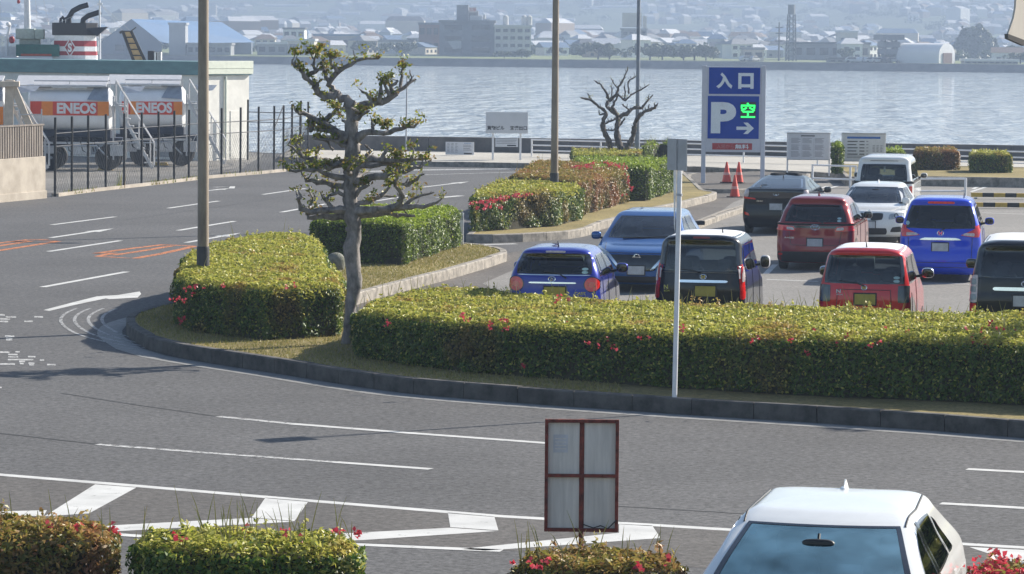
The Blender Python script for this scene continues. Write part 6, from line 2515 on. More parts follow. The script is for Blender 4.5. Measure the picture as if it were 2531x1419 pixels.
    mb.build('flap', mat('grey_flap', (.27, .30, .35), .5), t)
    return t


tanker('white fuel tank truck with the full lettering on its orange band, near the wall', 276, 76, 419, 3, (250, 284), ('ENEOS', 146, 96, 27))
tanker('white fuel tank truck with its lettering partly hidden, nearest the shed', 456, 352 - 52, 408, 3, (250, 282), ('ENEOS', 340, 88, 26))
t3 = tanker('fuel tank truck end with a black and red band, cut by the left frame edge', 17, -180, 420, 3, (262, 306), None)
# tan loading arm beside it
b = P(42, 425, 0)
s = FPX / b.y
t = thing('fuel_loader', 'tan slanted loading frame rising over the concrete wall', 'frame', tuple(b), R(6))
M_CREAM = mat('cream_steel', (0.52, 0.44, 0.35), 0.6, var=0.15)
mb = MB()
mb.bar((-.35, 0, 0), (-.25, 0, 3.35), .32, .3)
mb.bar((-.2, 0, 3.3), (.45, 0, 1.7), .25, .25)
mb.build('frame', M_CREAM, t, bevel=.02)
mb = MB()
for z in (.6, 1.1, 1.6, 2.1):
    mb.bar((.1, -.2, z), (.9, -.2, z), .04, .04)
mb.bar((.1, -.2, 0), (.1, -.2, 2.3), .05, .05)
mb.bar((.9, -.2, 0), (.9, -.2, 2.3), .05, .05)
mb.build('ladder', M_STEELL, t)
mb = MB()
mb.box(-.6, -.3, 3.1, .1, .3, 3.3)
mb.build('head', M_CREAM, t, bevel=.02)
# wheel chocks and clutter in the yard
for lab, px, py in (('flat yellow wheel chock in front of the first tank truck', 260, 421), ('flat yellow wheel chock under the second tank truck', 398, 409)):
    b = P(px, py, 0.005)
    t = thing('wheel_chock', lab, 'wheel chock', tuple(b), .1, 'yellow chocks in the fuel yard')
    mb = MB()
    mb.vprism([(-.3, 0), (.3, 0), (.22, .12), (-.22, .12)], -.1, .1)
    mb.build('wedge', M_YEL, t, bevel=.01)

# ------------------------------------------------------------------ the ship behind the shed
YS = 178.0
s = FPX / YS
O = PY(200, 140, YS)
t = thing('ship', 'moored ship with a black topped funnel, white mast and green deck box', 'ship', (O.x, YS, -2.5), R(4))
X = lambda px: (px - 200) / s
Zz = lambda py: O.z + (140 - py) / s + 2.5
M_SHW = mat('ship_white', (0.62, 0.64, 0.66), 0.5, var=0.1)
M_SHR = mat('ship_red', (0.26, 0.02, 0.03), 0.5)
M_SHB = mat('ship_black', (0.012, 0.013, 0.02), 0.5)
M_SHG = mat('ship_green', (0.02, 0.10, 0.09), 0.6)
M_SHP = mat('ship_pale_green', (0.36, 0.42, 0.38), 0.6)
mb = MB()
mb.prism([(-24, -2.0), (3.2, -2.0), (5.6, 1.2), (3.2, 4.5), (-24, 4.5)], 0.0, 4.6)
mb.build('hull', M_SHB, t)
mb = MB()
mb.box(-24, -1.8, 4.6, 3.0, 4.2, Zz(150))
mb.build('deckhouse', M_SHW, t, bevel=.05)
fx0, fx1 = X(131), X(237)
mb = MB()
zl, zt_ = Zz(150), Zz(90)
zs = [Zz(150), Zz(137), Zz(127), Zz(115), Zz(101), Zz(88)]
for i in range(5):
    k = i * .02
    mb.prism([(fx0 + k, 0), (fx1 - .55 - k, 0), (fx1 - k, .5), (fx1 - k, 1.9), (fx0 + k, 1.9)], zs[i], zs[i + 1] - .004, 1 if i in (1, 3) else 0)
fn = mb.build('funnel', [M_SHW, M_SHR], t)
mb = MB()
mb.prism([(fx0 - .03, -.03), (fx1 - .5, -.03), (fx1 + .03, .5), (fx1 + .03, 1.93), (fx0 - .03, 1.93)], Zz(88), Zz(57))
mb.add([(fx1 - .5, 0, Zz(70)), (fx1 + .05, 0, Zz(90)), (fx1 + .6, .2, Zz(66)), (fx1 - .5, 1.5, Zz(70)), (fx1 + .05, 1.5, Zz(90)), (fx1 + .6, 1.3, Zz(66))], [(0, 1, 2), (5, 4, 3), (0, 2, 5, 3), (1, 4, 5, 2)])
mb.build('funnel_top', M_SHB, fn)
# diamond emblem
cx, cz = X(173), Zz(118)
rw, rh = 14.5 / s, 24 / s
mb = MB()
mb.vprism([(cx - rw, cz), (cx, cz - rh), (cx + rw, cz), (cx, cz + rh)], -.02, -.004, 0)
mb.vprism([(cx - rw * .8, cz), (cx, cz - rh * .8), (cx + rw * .8, cz), (cx, cz + rh * .8)], -.03, -.0205, 1)
mb.text('S', rw * .72, rh * .95, -.034, cx - rw * .36, cz - rh * .47, .05)
mb.build('emblem', [M_SHW, M_SHR], fn)
mb = MB()
for pts, r in (([(168, 60), (168, 45), (178, 28), (196, 18), (216, 12)], 7.5), ([(203, 60), (204, 48), (214, 40), (232, 34), (247, 29)], 7.5), ([(148, 60), (148, 48), (156, 42)], 4), ([(156, 60), (157, 48), (165, 44)], 4)):
    mb.tube([(X(a), .8, Zz(b)) for a, b in pts], [r / s] + [r / s * .9] * (len(pts) - 1), 12)
mb.build('exhaust_pipe', M_SHB, fn, smooth=True)
mb = MB()
mb.box(X(43), -.6, Zz(140), X(148), .8, Zz(111))
bx = mb.build('deck_box', M_SHG, t, bevel=.04)
mb = MB()
mb.box(X(55), -.62, Zz(139), X(130), -.605, Zz(134))
mb.build('stripe', mat('rust_red_stripe', (.34, .07, .04), .7), bx)
mb = MB()
mb.box(X(38), .6, Zz(98), X(85), 1.6, Zz(72))
mb.box(X(86), .5, Zz(98), X(108), 1.4, Zz(73))
mb.box(X(46), .8, Zz(112), X(98), 1.3, Zz(98))
mb.build('ventilator', M_SHP, t, bevel=.05)
mb = MB()
mb.tube([(X(66), .9, Zz(75)), (X(65), .9, Zz(-40))], [8.5 / s, 7 / s], 14)
mb.build('mast', M_SHW, t, smooth=True)
mb = MB()
mb.tube([(X(246), .3, Zz(146)), (X(245), .3, Zz(-45))], [.055, .04], 10)
mb.box(X(240), .2, Zz(11), X(252), .4, Zz(7))
mb.build('signal_mast', M_SHW, t, smooth=True)
mb = MB()
for a, b in (((246, 9), (320, 75)), ((246, 9), (330, 110)), ((246, 9), (135, 62)), ((145, -10), (165, 35)), ((100, -40), (120, 60)), ((5, -20), (0, 60)), ((85, -40), (92, 50)), ((246, 9), (200, 45))):
    mb.tube([(X(a[0]), .3, Zz(a[1])), (X(b[0]), .3, Zz(b[1]))], .012, 4)
mb.build('rigging', M_GREYP, t)
mb = MB()
mb.tube([(X(18), .2, Zz(140)), (X(18), .2, Zz(100)), (X(26), .2, Zz(62))], 3.5 / s, 10)
mb.blob((X(22), .2, Zz(62)), (6 / s, .2, 6 / s), 2)
mb.tube([(X(3), .2, Zz(140)), (X(3), .2, Zz(90))], .03, 6)
mb.tube([(X(0), .2, Zz(88)), (X(36), .2, Zz(88))], .03, 6)
mb.tube([(X(0), .2, Zz(104)), (X(36), .2, Zz(104))], .03, 6)
mb.box(X(-60), .6, Zz(142), X(40), 2, Zz(116))
mb.build('bridge_rail', M_SHW, t, smooth=True)
mb = MB()
mb.blob((X(31), .0, Zz(100)), (7 / s, .15, 9 / s), 2.5)
mb.blob((X(46), .5, Zz(6)), (4 / s, .1, 5 / s), 2.5)
mb.build('signal_lamp', M_SHR, t, smooth=True)

# gangway ramp and the small striped box beside it
Yg = 168.0
s = FPX / Yg
O = PY(345, 147, Yg)
t = thing('loading_ramp', 'raised tan loading ramp tilted up behind the teal shed roof', 'ramp', (O.x, Yg, O.z - 1.2), 0)
mb = MB()
pa, pb2 = Vector((0, 0, 1.1)), Vector((-31 / s, 0, 1.2 + 69 / s))
w = 8 / s
d = (pb2 - pa).normalized()
n = Vector((-d.z, 0, d.x)) * -1
nx = Vector((14 / s, 0, 0))
mb.add([pa - nx, pa + nx, pb2 + nx * .75, pb2 - nx * .75, pa - nx + Vector((0, .12, 0)), pa + nx + Vector((0, .12, 0)), pb2 + nx * .75 + Vector((0, .12, 0)), pb2 - nx * .75 + Vector((0, .12, 0))],
       [(0, 1, 2, 3), (7, 6, 5, 4), (0, 4, 5, 1), (1, 5, 6, 2), (2, 6, 7, 3), (3, 7, 4, 0)])
mb.build('deck', mat('ramp_tan', (.46, .33, .17), .7, var=.2), t)
mb = MB()
for sg in (-1, 1):
    mb.bar(pa + nx * sg, pb2 + nx * sg * .75, .07, .14)
for k in range(6):
    q = pa.lerp(pb2, k / 5.0)
    kx = nx * (1 - .25 * k / 5)
    mb.bar(q - kx + Vector((0, -.02, 0)), q + kx + Vector((0, -.02, 0)), .05, .06)
mb.bar(pb2 + nx * .7, pb2 + nx * 1.6 + Vector((0, 0, .2)), .05, .05)
mb.bar(pb2 - nx * .7, pb2 - nx * 1.3 + Vector((0, 0, -.08)), .12, .12)
mb.build('rail', M_DARKM, t)
mb = MB()
mb.box(-.25, -.2, -4, .25, .5, 1.15)
mb.build('pedestal', M_DARKM, t)
O = PY(383, 148, Yg)
t = thing('winch_box', 'small black box with white stripes at the foot of the ramp', 'winch', (O.x, Yg, O.z - 1.2), 0)
mb = MB()
mb.box(-18 / s, 0, -3, -3 / s, .5, 1.2 + 22 / s)
mb.box(-3 / s, 0, -3, 15 / s, .5, 1.2 + 20 / s, 1)
mb.build('housing', [M_SHB, M_SHW], t, bevel=.02)
mb = MB()
mb.box(3 / s, -.01, 1.0, 6 / s, -.003, 1.2 + 18 / s)
mb.box(9 / s, -.01, 1.0, 11 / s, -.003, 1.2 + 18 / s)
mb.build('stripe', M_SHB, t)

# canopy corner over the lot edge at the top right
Yc = 16.0
s = FPX / Yc
c = PY(2531, 60, Yc)
t = thing('canopy', 'pale canopy corner with a dark gutter, cut by the top right frame corner', 'canopy', (c.x, Yc, 0), 0)
z = lambda py: c.z + (60 - py) / s
x = lambda px: (px - 2531) / s


def slanted(mb, pr, y0, y1):
    n = len(pr)
    vs = [(x(a), x(a) * 1.25 + y0, z(b)) for a, b in pr] + [(x(a), x(a) * 1.25 + y1, z(b)) for a, b in pr]
    mb.add(vs, [tuple(range(n)), tuple(reversed(range(n, 2 * n)))] + [(k, n + k, n + (k + 1) % n, (k + 1) % n) for k in range(n)])


mb = MB()
slanted(mb, [(2484, 84), (2490, 70), (2500, 45), (2505, 20), (2508, -40), (2512, -220), (2680, -220), (2680, 106), (2531, 98)], 0, .06)
mb.build('fascia', mat('canopy_cream', (.50, .465, .41), .6, var=.1, scale=2, dirt=(.40, .36, .31), stretch=(2, 2, .3)), t)
mb = MB()
slanted(mb, [(2481, 84), (2482, 96), (2531, 113), (2680, 121), (2680, 106.5), (2531, 99)], -.03, .09)
mb.build('gutter', M_DARKM, t)
mb = MB()
mb.tube([(x(2660), x(2660) * 1.25 + .12, 0), (x(2660), x(2660) * 1.25 + .12, z(110))], .05, 12)
mb.build('column', M_GREYP, t)
# ================================================================== far shore
def zland(Y):
    return float(np.interp(Y, [880, 960, 1100, 1500, 2000, 2600, 3200, 4000, 4600], [-.7, -.6, -.5, 0.5, 4.5, 15, 31, 60, 95]))


def shoreY(X):
    return 905 - 0.42 * X * 1.0


M_FIELD = mat('shore_grass', (0.16, 0.19, 0.07), 0.95, var=0.45, scale=0.02, dirt=(0.10, 0.13, 0.06))
M_HILL = mat('hill_cover', (0.10, 0.13, 0.06), 0.95, var=0.5, scale=0.006, dirt=(0.05, 0.075, 0.04))
mb = MB()
xs = np.linspace(-1300, 1300, 90)
vs, fs = [], []
ks = np.concatenate([[0], np.geomspace(12, 3700, 46)])
for j, k in enumerate(ks):
    for xx in xs:
        sy = max(700, min(1150, shoreY(xx)))
        yy = sy + k
        w = np.clip(k / 1500, 0, 1)
        zz = zland(yy) + w * (math.sin(xx * .006 + yy * .002) * 5 + math.sin(xx * .017 - yy * .004) * 2.5) * (1 + .8 * w)
        vs.append((xx, yy, min(zz, 104)))
n = len(xs)
for j in range(len(ks) - 1):
    for i in range(n - 1):
        fs.append((j * n + i, j * n + i + 1, (j + 1) * n + i + 1, (j + 1) * n + i))
mb.add(vs, fs)
hv = np.array(vs).reshape(len(ks), n, 3)
struct('hills', mb, M_HILL, smooth=True)


def gz(x, y):
    sy = max(700, min(1150, shoreY(x)))
    k = y - sy
    w = np.clip(k / 1500, 0, 1)
    return min(104, zland(y) + w * (math.sin(x * .006 + y * .002) * 5 + math.sin(x * .017 - y * .004) * 2.5) * (1 + .8 * w))


mb = MB()
pts = [(x_, max(700, min(1150, shoreY(x_)))) for x_ in np.linspace(-500, 500, 60)]
for a, b in zip(pts, pts[1:]):
    vs = [(a[0], a[1] - 5, -3), (b[0], b[1] - 5, -3), (b[0], b[1] - 1.5, -.45), (a[0], a[1] - 1.5, -.45), (b[0], b[1] + 2, -.45), (a[0], a[1] + 2, -.45), (a[0], a[1] + 2, -3), (b[0], b[1] + 2, -3)]
    mb.add(vs, [(0, 1, 2, 3), (3, 2, 4, 5), (5, 4, 7, 6)])
tag(mb.build('embankment', mat('embankment_stone', (.13, .13, .13), .9, var=.3, scale=.3)), 'long grey embankment along the far shore', 'embankment')
mb = MB()
vs, fs = [], []
for i, x_ in enumerate(np.linspace(-420, 420, 60)):
    sy = max(700, min(1150, shoreY(x_)))
    for k in (2.5, 40, 110, 200):
        vs.append((x_, sy + k, gz(x_, sy + k) + .25))
for i in range(59):
    for j in range(3):
        fs.append((i * 4 + j, (i + 1) * 4 + j, (i + 1) * 4 + j + 1, i * 4 + j + 1))
mb.add(vs, fs)
struct('shore_field', mb, M_FIELD)


def at_far(px, py_base, extra=0.0):
    """ground spot on the far shore seen at this pixel column, EXTRA metres behind the waterline"""
    k = (px - CX) / FPX
    Y = 905 / (1 + .42 * k) + 6 + extra
    x_ = PY(px, py_base, Y).x
    return Vector((x_, Y, gz(x_, Y) + .2))


WALLS = [mat('house_wall_' + n, c, .8, var=.1) for n, c in (('white', (.78, .78, .76)), ('cream', (.62, .57, .48)), ('grey', (.3, .31, .32)), ('tan', (.36, .29, .23)), ('pale_blue', (.40, .45, .48)))]
ROOFS = [mat('roof_' + n, c, .6, var=.15) for n, c in (('slate', (.10, .105, .12)), ('grey', (.26, .265, .27)), ('brown', (.20, .14, .10)), ('blue', (.12, .19, .30)), ('silver', (.62, .63, .65)))]
M_WIN = mat('dark_window', (.03, .035, .045), .2, spec=.6)
WN = ['white', 'cream', 'grey', 'tan', 'pale blue']
RN = ['dark slate', 'grey', 'brown', 'blue', 'silver']
protos = {}


def house_proto(kind, wi, ri, big):
    w, d, h = [(9, 8, 5.6), (12, 8, 3.4), (8, 7, 6.2), (16, 9, 4.0)][kind]
    t = thing('house', '', 'house', (0, 0, 0), 0)
    mb = MB()
    mb.box(-w / 2, -d / 2, -2, w / 2, d / 2, h)
    mb.build('wall', WALLS[wi], t)
    mb = MB()
    e = .5
    if kind in (0, 2):       # hipped
        r = w * .28
        vs = [(-w / 2 - e, -d / 2 - e, h), (w / 2 + e, -d / 2 - e, h), (w / 2 + e, d / 2 + e, h), (-w / 2 - e, d / 2 + e, h), (-w / 2 + r, 0, h + 2.1), (w / 2 - r, 0, h + 2.1)]
        mb.add(vs, [(0, 1, 5, 4), (1, 2, 5), (2, 3, 4, 5), (3, 0, 4), (3, 2, 1, 0)])
    else:                     # gabled
        hh = 2.3
        vs = [(-w / 2 - e, -d / 2 - e, h), (w / 2 + e, -d / 2 - e, h), (w / 2 + e, d / 2 + e, h), (-w / 2 - e, d / 2 + e, h), (-w / 2 - e, 0, h + hh), (w / 2 + e, 0, h + hh)]
        mb.add(vs, [(0, 1, 5, 4), (1, 2, 5), (2, 3, 4, 5), (3, 0, 4), (3, 2, 1, 0)])
    mb.build('roof', ROOFS[ri], t)
    if big:
        for lv in range(2 if h > 5 else 1):
            nwin = 3 if w > 8 else 2
            for k in range(nwin):
                xx = -w / 2 + w * (k + .5) / nwin
                mb = MB()
                mb.box(xx - .9, -d / 2 - .06, .9 + lv * 2.8, xx + .9, -d / 2 - .01, 2.2 + lv * 2.8)
                mb.build('window', M_WIN, t)
    return t


hr = random.Random(31)
taken = []
n_house = 0
for i in range(1500):
    if n_house >= 290:
        break
    k = hr.random() ** 1.35
    extra = 60 + k * 800
    px = hr.uniform(-20, 2550)
    near = extra < 330
    p = at_far(px, 100, extra)
    if near and (1060 < px < 1340 or 2160 < px < 2480 or 280 < px < 640):
        continue
    if p.y < 1130 and (930 < px < 1100 or 1340 < px < 1800) and hr.random() < .4 and extra < 120:
        continue
    if any(abs(p.x - q[0]) < 7.5 and abs(p.y - q[1]) < 13 for q in taken):
        continue
    taken.append((p.x, p.y))
    kd, wi, ri = hr.choice((0, 0, 1, 2, 3)), hr.choice((0, 0, 0, 1, 1, 2, 3, 4)), hr.choice((0, 1, 1, 2, 3, 4, 4, 4))
    key = (kd, wi, ri, near)
    first = key not in protos
    if first:
        protos[key] = house_proto(*key)
        o = protos[key]
        o.location = p
        o.rotation_euler.z = hr.uniform(-.2, 1.2)
        sc_ = hr.uniform(.55, .8)
        o.scale = (sc_,) * 3
    else:
        sc_ = hr.uniform(.55, .8)
        o = dup(protos[key], p, hr.uniform(-.2, 1.2), None, sc_)
    form = ('two storey hipped', 'long low gabled', 'tall hipped', 'wide gabled')[kd]
    o['label'] = '%s house, %s walls, %s roof, %s' % (form, WN[wi], RN[ri], 'first rows across the water' if near else 'hazy town rows behind')
    o['group'] = '%s houses, %s walls, %s roofs, %s' % (form, WN[wi], RN[ri], 'first rows across the water' if near else 'hazy town behind')
    n_house += 1


# past the first three hundred: the town and its greenery climbing the slope, each as one mass
TM = WALLS + ROOFS
mb = MB()
for i in range(2600):
    k = hr.random()
    extra = 480 + 2100 * k ** 1.2
    px = hr.uniform(-40, 2570)
    if math.sin(px * .011 + extra * .004) + math.sin(px * .027 - extra * .009) < -.35 + k * .9:
        continue
    p = at_far(px, 100, extra)
    w, dd, h, a = hr.uniform(3, 5), hr.uniform(2.5, 4), hr.uniform(3.2, 6), hr.uniform(-.2, 1.2)
    if hr.random() < .04:
        w, dd, h = w * 2, dd * 1.5, h * 1.8
    ca, sa = math.cos(a), math.sin(a)
    q = lambda x_, y_, z_: (p.x + x_ * ca - y_ * sa, p.y + x_ * sa + y_ * ca, p.z + z_)
    vs = [q(sx * w, sy * dd, zz_) for zz_ in (-2, h) for sx, sy in ((-1, -1), (1, -1), (1, 1), (-1, 1))] + [q(-w * .8, 0, h + 1.9), q(w * .8, 0, h + 1.9)]
    wm, rm = hr.choice((0, 0, 0, 1, 1, 2, 3, 4)), 5 + hr.choice((0, 1, 1, 2, 3, 4, 4, 4))
    mb.add(vs, [(0, 1, 5, 4), (1, 2, 6, 5), (2, 3, 7, 6), (3, 0, 4, 7)], wm)
    mb.add(vs, [(4, 5, 9, 8), (5, 6, 9), (6, 7, 8, 9), (7, 4, 8)], rm)
tag(mb.build('town_houses', TM), 'hazy mass of small houses climbing the far slope', 'houses', kind='stuff')
P_, N_ = [], []
for i in range(900):
    extra = 110 + 2600 * hr.random() ** 1.3
    px = hr.uniform(-40, 2570)
    p = at_far(px, 100, extra)
    r0 = hr.uniform(1.6, 3.2) * (1 + extra / 2500)
    v_ = rng.normal(0, 1, (70, 3))
    v_[:, 2] = np.abs(v_[:, 2])
    v_ /= np.linalg.norm(v_, axis=1, keepdims=True)
    P_.append(np.array(p) + v_ * np.array((r0 * 1.5, r0 * 1.2, r0)) * rng.uniform(.7, 1.05, (70, 1)))
    N_.append(v_)
tag(quads_mesh('woodland', leaves(np.concatenate(P_), np.concatenate(N_), 1.5, 1.1, .5), leaf_mat('woodland_leaf', [(.03, .05, .02), (.05, .08, .025), (.08, .11, .04)], .15)),
    'scattered dark greenery among the houses of the far slope', 'woodland', kind='stuff')


def block(label, name, cat, px0, px1, ytop, ybase, extra, wallm, depth=14, floors=0, bays=0, roofm=None, rz=0.0, cap=0.6, win=M_WIN):
    p = at_far((px0 + px1) / 2, ybase, extra)
    s = FPX / p.y
    w = (px1 - px0) / s
    h = PY((px0 + px1) / 2, ytop, p.y).z - p.z
    t = thing(name, label, cat, tuple(p), rz)
    mb = MB()
    mb.box(-w / 2, 0, -2, w / 2, depth, h - cap)
    mb.build('wall', wallm, t)
    mb = MB()
    mb.box(-w / 2 - .3, -.3, h - cap, w / 2 + .3, depth + .3, h)
    mb.build('roof', roofm or wallm, t)
    for f in range(floors):
        for b in range(bays):
            mb = MB()
            xx = -w / 2 + w * (b + .5) / bays
            zz = (h - cap) * (f + .55) / floors
            ww, wh = w / bays * .32, (h - cap) / floors * .22
            mb.box(xx - ww, -.12, zz - wh, xx + ww, -.02, zz + wh)
            mb.build('window', win, t)
    return t, p, s, w, h


M_FACT = mat('factory_grey', (.19, .20, .215), .8, var=.2, scale=.15)
M_FACT2 = mat('factory_pale', (.55, .55, .53), .8, var=.1, scale=.2)
M_BRICK = mat('faded_brick', (.26, .16, .13), .85, var=.15, scale=.3)
M_REDS = mat('faded_red_sign', (.5, .16, .12), .6)
t, p, s, w, h = block('dark factory block with a tall tower, largest building across the water', 'factory', 'factory', 1086, 1222, 50, 128, 60, M_FACT, 30, 3, 2)
q = lambda px: (px - (1086 + 1222) / 2) / s
zq = lambda py: h + (50 - py) / s
mb = MB()
mb.box(q(1127), 8, h, q(1156), 24, zq(12))
mb.box(q(1156), 12, h, q(1180), 24, zq(26))
tw = mb.build('tower', M_FACT, t)
mb = MB()
mb.box(q(1157), 11, zq(30), q(1176), 11.9, zq(17))
sg = mb.build('roof_sign', M_FACT2, t)
mb = MB()
mb.text('工場', 17 / s, 9 / s, 10.95, q(1158), zq(28), .05)
mb.build('lettering', M_REDS, sg)
mb = MB()
mb.box(q(1160), 6, zq(50), q(1190), 8, zq(38))
mb.box(q(1192), 5, zq(50), q(1210), 9, zq(46))
mb.tube([(q(1196), 7, zq(46)), (q(1196), 7, zq(36))], .4, 8)
mb.build('rooftop_plant', M_FACT2, t)
mb = MB()
mb.add([(q(1120), -.3, h * .2), (q(1140), -.3, h * .2), (q(1140), -.3, h * .42), (q(1105), -.3, h * .42)], [(0, 1, 2, 3)])
mb.build('hopper', M_FACT2, t)
block('low brick red factory wing on the left of the dark factory', 'factory_wing', 'factory', 1035, 1086, 56, 120, 90, M_BRICK, 16, 2, 3, M_FACT)
t, p, s, w, h = block('white four storey factory office right of the dark factory', 'office_block', 'office', 1222, 1312, 62, 128, 50, M_FACT2, 18, 4, 5)
mb = MB()
for x_, r_ in ((-2, .8), (3.2, .8), (4.6, .8)):
    mb = MB()
    mb.lathe([(r_, h), (r_, h + 2.4), (r_ * .3, h + 2.8)], n=12, c=(x_, 6, 0))
    mb.build('rooftop_tank', M_FACT2, t, smooth=True)
t, p, s, w, h = block('pale apartment block with a billboard on its roof, behind the slim pole', 'apartment_block', 'apartment', 1538, 1598, 70, 112, 220, WALLS[2], 14, 3, 4)
mb = MB()
mb.box(-w / 2, 2, h + .4, w * .3, 2.6, h + 5.0)
mb.box(w * .36, 2, h, w / 2, 5, h + 4)
mb.build('billboard', WALLS[1], t)
block('wide cream building at the far left end of the shore', 'shore_building', 'building', 710, 776, 96, 137, 25, WALLS[1], 16, 1, 2, ROOFS[4])
block('low grey shore building left of the cream one', 'shore_building', 'building', 636, 708, 104, 138, 20, WALLS[2], 14, 1, 3, ROOFS[4])
block('dark office with pale roof ribs in the hazy left town', 'office_block', 'office', 700, 752, 68, 98, 170, WALLS[0], 14, 2, 3, ROOFS[0])
block('long low white row building beyond the shore trees', 'row_building', 'building', 885, 1020, 98, 122, 90, WALLS[0], 12, 1, 8, ROOFS[1])
block('grey hall with white gable marks near the row building', 'hall', 'hall', 776, 890, 84, 122, 110, WALLS[2], 18, 1, 5, ROOFS[3])
block('long low pale quay building at the right end of the far shore', 'row_building', 'building', 2386, 2516, 146, 168, 4, WALLS[2], 9, 1, 9, ROOFS[4])
block('small cream two window building on the shore behind the parking sign', 'shore_building', 'building', 1836, 1888, 117, 157, 6, WALLS[1], 9, 1, 2, ROOFS[1])
block('long low shed row with parked cars in front of it', 'row_building', 'building', 2050, 2190, 142, 166, 5, WALLS[2], 9, 1, 8, ROOFS[0])
block('long dark barn roofed building beyond the shore field', 'barn', 'barn', 1955, 2150, 104, 142, 70, WALLS[2], 22, 1, 6, ROOFS[0])
block('white topped flat building above the town roofs', 'office_block', 'office', 2076, 2120, 76, 92, 330, WALLS[1], 16, 1, 3, ROOFS[4])

# blue roofed warehouse across the water, left
p = at_far(440, 140, 8)
s = FPX / p.y
t = thing('warehouse', 'huge warehouse with a pale gable end and long blue roof', 'warehouse', tuple(p), 0)
u = lambda px: (px - 440) / s
g0 = PY(440, 140, p.y).z
zz = lambda py: g0 + (140 - py) / s - p.z
mb = MB()
mb.add([(u(250), 0, -2), (u(400), 0, -2), (u(400), 0, zz(108)), (u(325), 0, zz(49)), (u(250), 0, zz(108))],
       [(0, 1, 2, 3, 4)])
mb.build('wall', mat('warehouse_grey', (.17, .20, .25), .8, var=.1, scale=.1), t)
mb = MB()
mb.box(u(400), 22, -2, u(606), 26, zz(104))
mb.build('side_wall', MATS['warehouse_grey'], t)
mb = MB()
mb.add([(u(325), 0, zz(48)), (u(402), 0, zz(108)), (u(612), 24, zz(104)), (u(530), 24, zz(54)), (u(244), 0, zz(109)), (u(400), 70, zz(96))], [(0, 1, 2, 3), (0, 3, 5, 4)])
mb.build('roof', mat('warehouse_blue', (.10, .22, .42), .6, var=.15, scale=.1, stretch=(.1, .1, 3)), t)
for x0, y0 in ((285, 112), (312, 112)):
    mb = MB()
    mb.box(u(x0), -.4, zz(y0 + 14), u(x0 + 22), -.1, zz(y0))
    mb.build('door', M_WIN, t)
t, p, s, w, h = block('slim grey concrete tower in front of the blue roofed warehouse', 'silo_tower', 'tower', 418, 458, 56, 140, 2, mat('silo_grey', (.36, .38, .40), .8, var=.1, scale=.2), 8, 0, 0)
block('low grey roofed shed below the blue warehouse roof', 'shore_building', 'building', 462, 570, 106, 140, 3, WALLS[2], 12, 1, 6, ROOFS[1])

# arched hangar
p = at_far(2294, 168, 3)
s = FPX / p.y
t = thing('hangar', 'white arched hangar with a brown door on the far shore', 'hangar', tuple(p), 0)
HA = R(50)
t.rotation_euler.z = HA
t.location.x += 46 / s
w, h = 46 / s / math.cos(HA), 50 / s
LH = 96 / s / math.sin(HA)
N = 14
arc = [(-w / 2, -1), (-w / 2, h * .45)] + [(-w / 2 * math.cos(math.pi * k / N), h * .45 + h * .55 * math.sin(math.pi * k / N)) for k in range(1, N)] + [(w / 2, h * .45), (w / 2, -1)]
mb = MB()
vs = [(a, 0, b) for a, b in arc] + [(a, LH, b) for a, b in arc]
n = len(arc)
mb.add(vs, [tuple(range(n)), tuple(reversed(range(n, 2 * n)))] + [(i, n + i, n + i + 1, i + 1) for i in range(n - 1)])
mb.build('shell', mat('hangar_white', (.80, .80, .80), .6, var=.05, scale=.4), t, smooth=True)
mb = MB()
mb.box(-2.0, -.25, -.5, 2.0, -.05, h * .52)
mb.build('door', mat('hangar_door', (.16, .09, .06), .7), t)

# lattice masts
for lab, px, yt, yb, r_ in (('slim lattice tower with a dark drum top in the far town', 1955, 36, 140, 1.1), ('thin dark antenna mast left of the lattice tower', 1925, 55, 146, .28), ('stout open frame tower left of the white hangar', 2196, 86, 160, 2.0)):
    p = at_far(px, yb, 30 if px < 2000 else 6)
    s = FPX / p.y
    h = PY(px, yt, p.y).z - p.z
    t = thing('lattice_tower', lab, 'tower', tuple(p), 0.3)
    mb = MB()
    if r_ > .5:
        for a in range(4):
            cx_, cy_ = r_ * (1 if a in (0, 1) else -1), r_ * (1 if a in (0, 3) else -1)
            mb.bar((cx_, cy_, -1), (cx_ * .7, cy_ * .7, h), .22, .22)
        for k in range(9):
            z0, z1 = h * k / 9, h * (k + 1) / 9
            for a, b in (((-1, -1), (1, -1)), ((1, -1), (1, 1)), ((1, 1), (-1, 1)), ((-1, 1), (-1, -1))):
                f0, f1 = r_ * (1 - .3 * k / 9), r_ * (1 - .3 * (k + 1) / 9)
                mb.bar((a[0] * f0, a[1] * f0, z0), (b[0] * f1, b[1] * f1, z1), .13, .13)
                mb.bar((a[0] * f0, a[1] * f0, z0), (b[0] * f0, b[1] * f0, z0), .13, .13)
    else:
        mb.tube([(0, 0, -1), (0, 0, h)], [r_, r_ * .6], 6)
        for k in (.5, .7, .85):
            mb.box(-1, -.1, h * k, 1, .1, h * k + .25)
    mb.build('mast', mat('mast_steel', (.09, .10, .11), .7), t)
    mb = MB()
    if r_ > 1.5:
        mb.box(-r_ * 1.5, -r_ * 1.5, h * .82, r_ * 1.5, r_ * 1.5, h)
        for k in (.3, .56):
            mb.box(-r_ * 1.1, -r_ * 1.1, h * k, r_ * 1.1, r_ * 1.1, h * k + 1.4)
        mb.build('cabin', MATS['factory_grey'], t)
    elif r_ > .5:
        mb.lathe([(r_ * .9, h), (r_ * .9, h + 2.6)], n=10)
        mb.build('drum', MATS['factory_grey'], t)

# far trees: crowns of leaf clumps on a trunk
M_FARL = leaf_mat('far_leaf', [(.03, .05, .02), (.05, .08, .025), (.07, .10, .035)], .15)
far_protos = []


